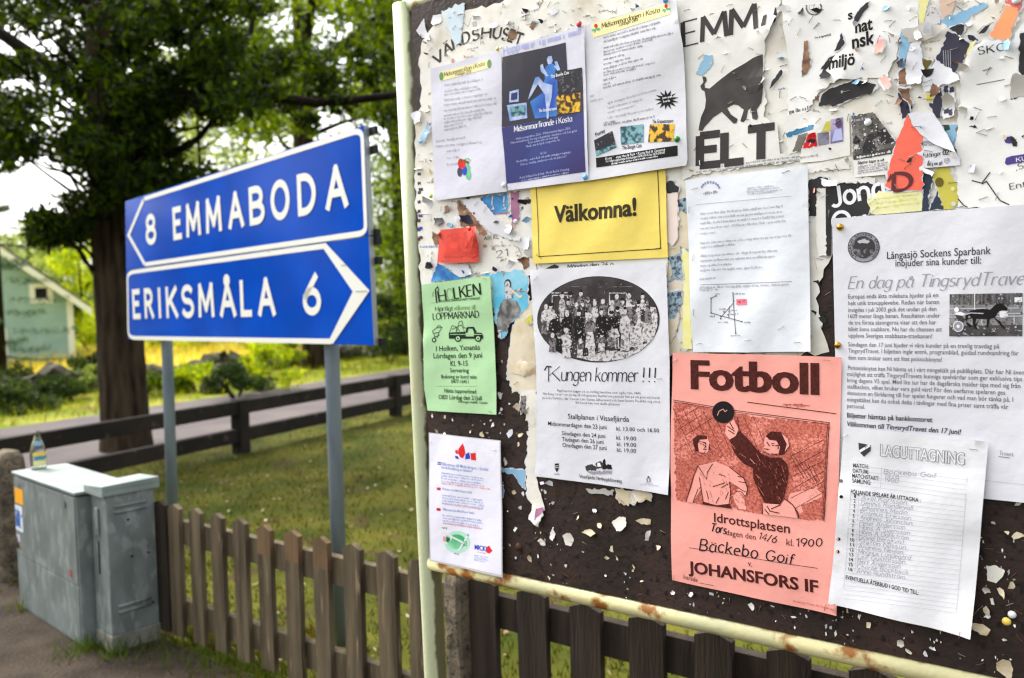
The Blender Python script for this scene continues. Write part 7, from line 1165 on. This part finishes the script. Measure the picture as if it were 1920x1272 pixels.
for k in range(420):
    a_ = math.radians(R.uniform(-48, 62)); d_ = R.uniform(74, 96); hh = 5.0 + 3.0 * math.sin(a_ * 9) * math.sin(a_ * 23 + 1) + R.uniform(-1, 1.5); wc_.append((math.sin(a_) * d_, math.cos(a_) * d_, hh * R.random() ** .7 + .4, R.uniform(1.4, 2.6), R.uniform(1.0, 1.8), 62))
tag(leaves('woods', wc_, .42, MIDL + [SAGE[0]]), 'far green wood closing the view beyond the meadow', 'woods', None, 'stuff')
def shrub(px, py, wd, ht, lab, mats, n=14, dens=90, size=.06, cat='shrub', depth=None, name='leafy_shrub'):
    c = gp(px, py) if depth is None else Vector((at(px, 640, depth).x, at(px, 640, depth).y, 0)); o = empty(name); tag(o, lab, cat); cc = []
    for k in range(4): a_ = R.uniform(0, 6.28); m = MB(); m.tube(bend(c - up * .05, c + Vector((math.cos(a_) * wd * .3, math.sin(a_) * wd * .3, ht * .75)), 4, .1), [.018, .015, .012, .009, .005], 6); m.build('stem', BARKD, o)
    for _ in range(n):
        a_ = R.uniform(0, 6.28); r_ = wd * .5 * R.random() ** .6; z = ht * R.uniform(.15, .95); r_ *= 1 - .45 * z / ht; rr = wd * R.uniform(.12, .22); cc.append((c.x + math.cos(a_) * r_, c.y + math.sin(a_) * r_, max(z, .06), rr, rr * .6, int(dens * R.uniform(.6, 1.3))))
    leaves('foliage', cc, size, mats, o); return o
shrub(490, 735, 1.5, .95, 'leafy green shrub growing at the stone wall below the middle of the sign', LIME, 18, 90, .07); shrub(445, 748, 1.2, .6, 'dark green low shrub at the road edge between the two sign poles', DARKB, 14, 90, .06); shrub(370, 735, 1.0, .5, 'light green weeds with broad leaves right of the left sign pole', LIME, 12, 70, .07)
shrub(535, 700, 1.2, .8, 'lime green shrub between the right sign pole and the stone wall', LIME, 14, 80, .07); shrub(150, 735, 1.2, .45, 'pale leaved low plant left of the oak trunk on the verge', SAGE, 12, 60, .09); shrub(118, 752, 1.0, .4, 'low dark green plants on the verge below the teal house', DARKB, 12, 80, .06); shrub(40, 740, 1.6, .5, 'dark low bushes under the spruce at the left edge', DARKB, 16, 90, .06); shrub(75, 758, 1.3, .4, 'dark fern like plants in front of the stone wall left of the oak', DARKB, 14, 90, .06); shrub(15, 775, 1.3, .42, 'dark low plants on the verge at the far left edge', DARKB, 14, 90, .06); shrub(290, 742, 1.2, .4, 'green weeds on the verge just right of the oak trunk', MIDL, 14, 80, .06); shrub(165, 722, 1.1, .6, 'leafy dark plants on the stone wall beside the oak trunk', DARKB, 14, 90, .07)
shrub(728, 0, 2.3, 1.75, 'dense dark green bush right of the blue sign by the board post', DARKB, 26, 120, .07, depth=21.5); shrub(700, 0, 2.2, 1.4, 'brighter bush at the foot of the slim trunk right of the sign', MIDL, 20, 100, .08, depth=25)
for px, d_, w_, h_, lab, mm in ((168, 30, 3.0, 1.9, 'bright sunlit bush between the teal house and the oak', LIME), (148, 34, 2.6, 1.5, 'pale sunlit bush close to the right corner of the teal house', LIME), (290, 31, 3.2, 1.4, 'yellow green sunlit bush behind the left sign pole', LIME), (375, 30, 3.4, 1.5, 'sunlit bush under the lower sign plate between the poles', LIME), (455, 33, 3.6, 1.7, 'broad green bush behind the meadow under the sign', MIDL), (540, 31, 3.0, 1.6, 'green bush beside the second trunk under the sign', MIDL), (665, 33, 3.4, 1.6, 'sunlit bush right of the right sign pole', LIME), (235, 44, 4.0, 2.2, 'sunlit hedge like bush behind the oak trunk', LIME)): shrub(px, 0, w_, h_, lab, mm, 26, 110, .085, depth=d_)
for x_, y_, h_, r_, lab in ((-11.5, 4.6, 4.4, 1.7, 'unseen bushy tree added on the left for reflection in the right half of the sign'), (-11.0, 8.2, 5.0, 1.9, 'unseen bushy tree added on the left for reflection in the middle of the sign'), (-11.2, 12.4, 4.6, 1.7, 'unseen bushy tree added on the left for reflection in the left half of the sign')):  # out-of-view trees, added so the sign plates reflect something dark
    o = empty('reflection_tree'); tag(o, lab, 'tree', 'unseen trees added for the sign reflection'); m = MB(); m.tube([(x_, y_, -.2), (x_ + .1, y_, h_ * .5), (x_, y_, h_ * .9)], [.16, .12, .04], 10); m.build('trunk', BARKD, o, True)
    leaves('crown', [(x_ + R.gauss(0, r_ * .42), y_ + R.gauss(0, r_ * .42), R.uniform(.3, h_), r_ * .3, r_ * .22, 120) for _ in range(60)], .11, OAKL, o)
# spruce at the left edge
sp_ = empty('spruce_tree'); tag(sp_, 'dark spruce with drooping branches at the left edge before the teal house', 'tree'); b = at(-6, 640, 17); m = MB(); m.tube([(b.x, b.y, -.2), (b.x, b.y, 3), (b.x + .1, b.y, 7), (b.x, b.y, 10)], [.17, .14, .09, .02], 12); m.build('trunk', BARKD, sp_, True); nd = []
for k in range(64):
    z = .35 + 9 * (k / 64) ** 1.1; a_ = k * 2.4 + R.uniform(-.3, .3); l = (1.75 - .16 * z) * R.uniform(.75, 1.1); 
    if z > 2.6: l *= .8
    e = Vector((b.x + math.cos(a_) * l, b.y + math.sin(a_) * l, z - .12 * l + .1)); pp = bend((b.x, b.y, z), e, 4, .02, -.1)
    if k % 3 == 0 and z < 3.2: m = MB(); m.tube(pp, [.02, .016, .012, .008, .004], 6); m.build('branch', BARKD, sp_)
    for i in range(7):
        t = .3 + .7 * i / 6; q = Vector(pp[0]).lerp(e, t) + Vector((0, 0, -.07 * math.sin(3.14 * t))); nd.append((q.x, q.y, q.z - .04, .16 * (1.25 - t * .7), .09, 42))
leaves('needles', nd, .05, [leaf_mat('spruce_needle', (30, 48, 34), (52, 74, 50), .2, 2), leaf_mat('spruce_needle_light', (60, 86, 58), (84, 108, 72), .2, 2)], sp_, .22, .4)
# ------------------------------------------------------------------ put each thing's origin at its base
for o in list(SC.objects):
    if o.parent or o.type not in ('MESH', 'EMPTY') or 'label' not in o or o.location.length > 1e-6: continue
    pts_ = [Vector(c) for x in ([o] + list(o.children) + [g for c in o.children for g in c.children]) if x.type == 'MESH' for c in x.bound_box]
    if not pts_: continue
    c = Vector(((min(p.x for p in pts_) + max(p.x for p in pts_)) / 2, (min(p.y for p in pts_) + max(p.y for p in pts_)) / 2, min(p.z for p in pts_)))
    if o.type == 'MESH': o.data.transform(Matrix.Translation(-c))
    o.matrix_world = Matrix.Translation(c)
    for k in o.children: k.matrix_parent_inverse = Matrix.Translation(-c)
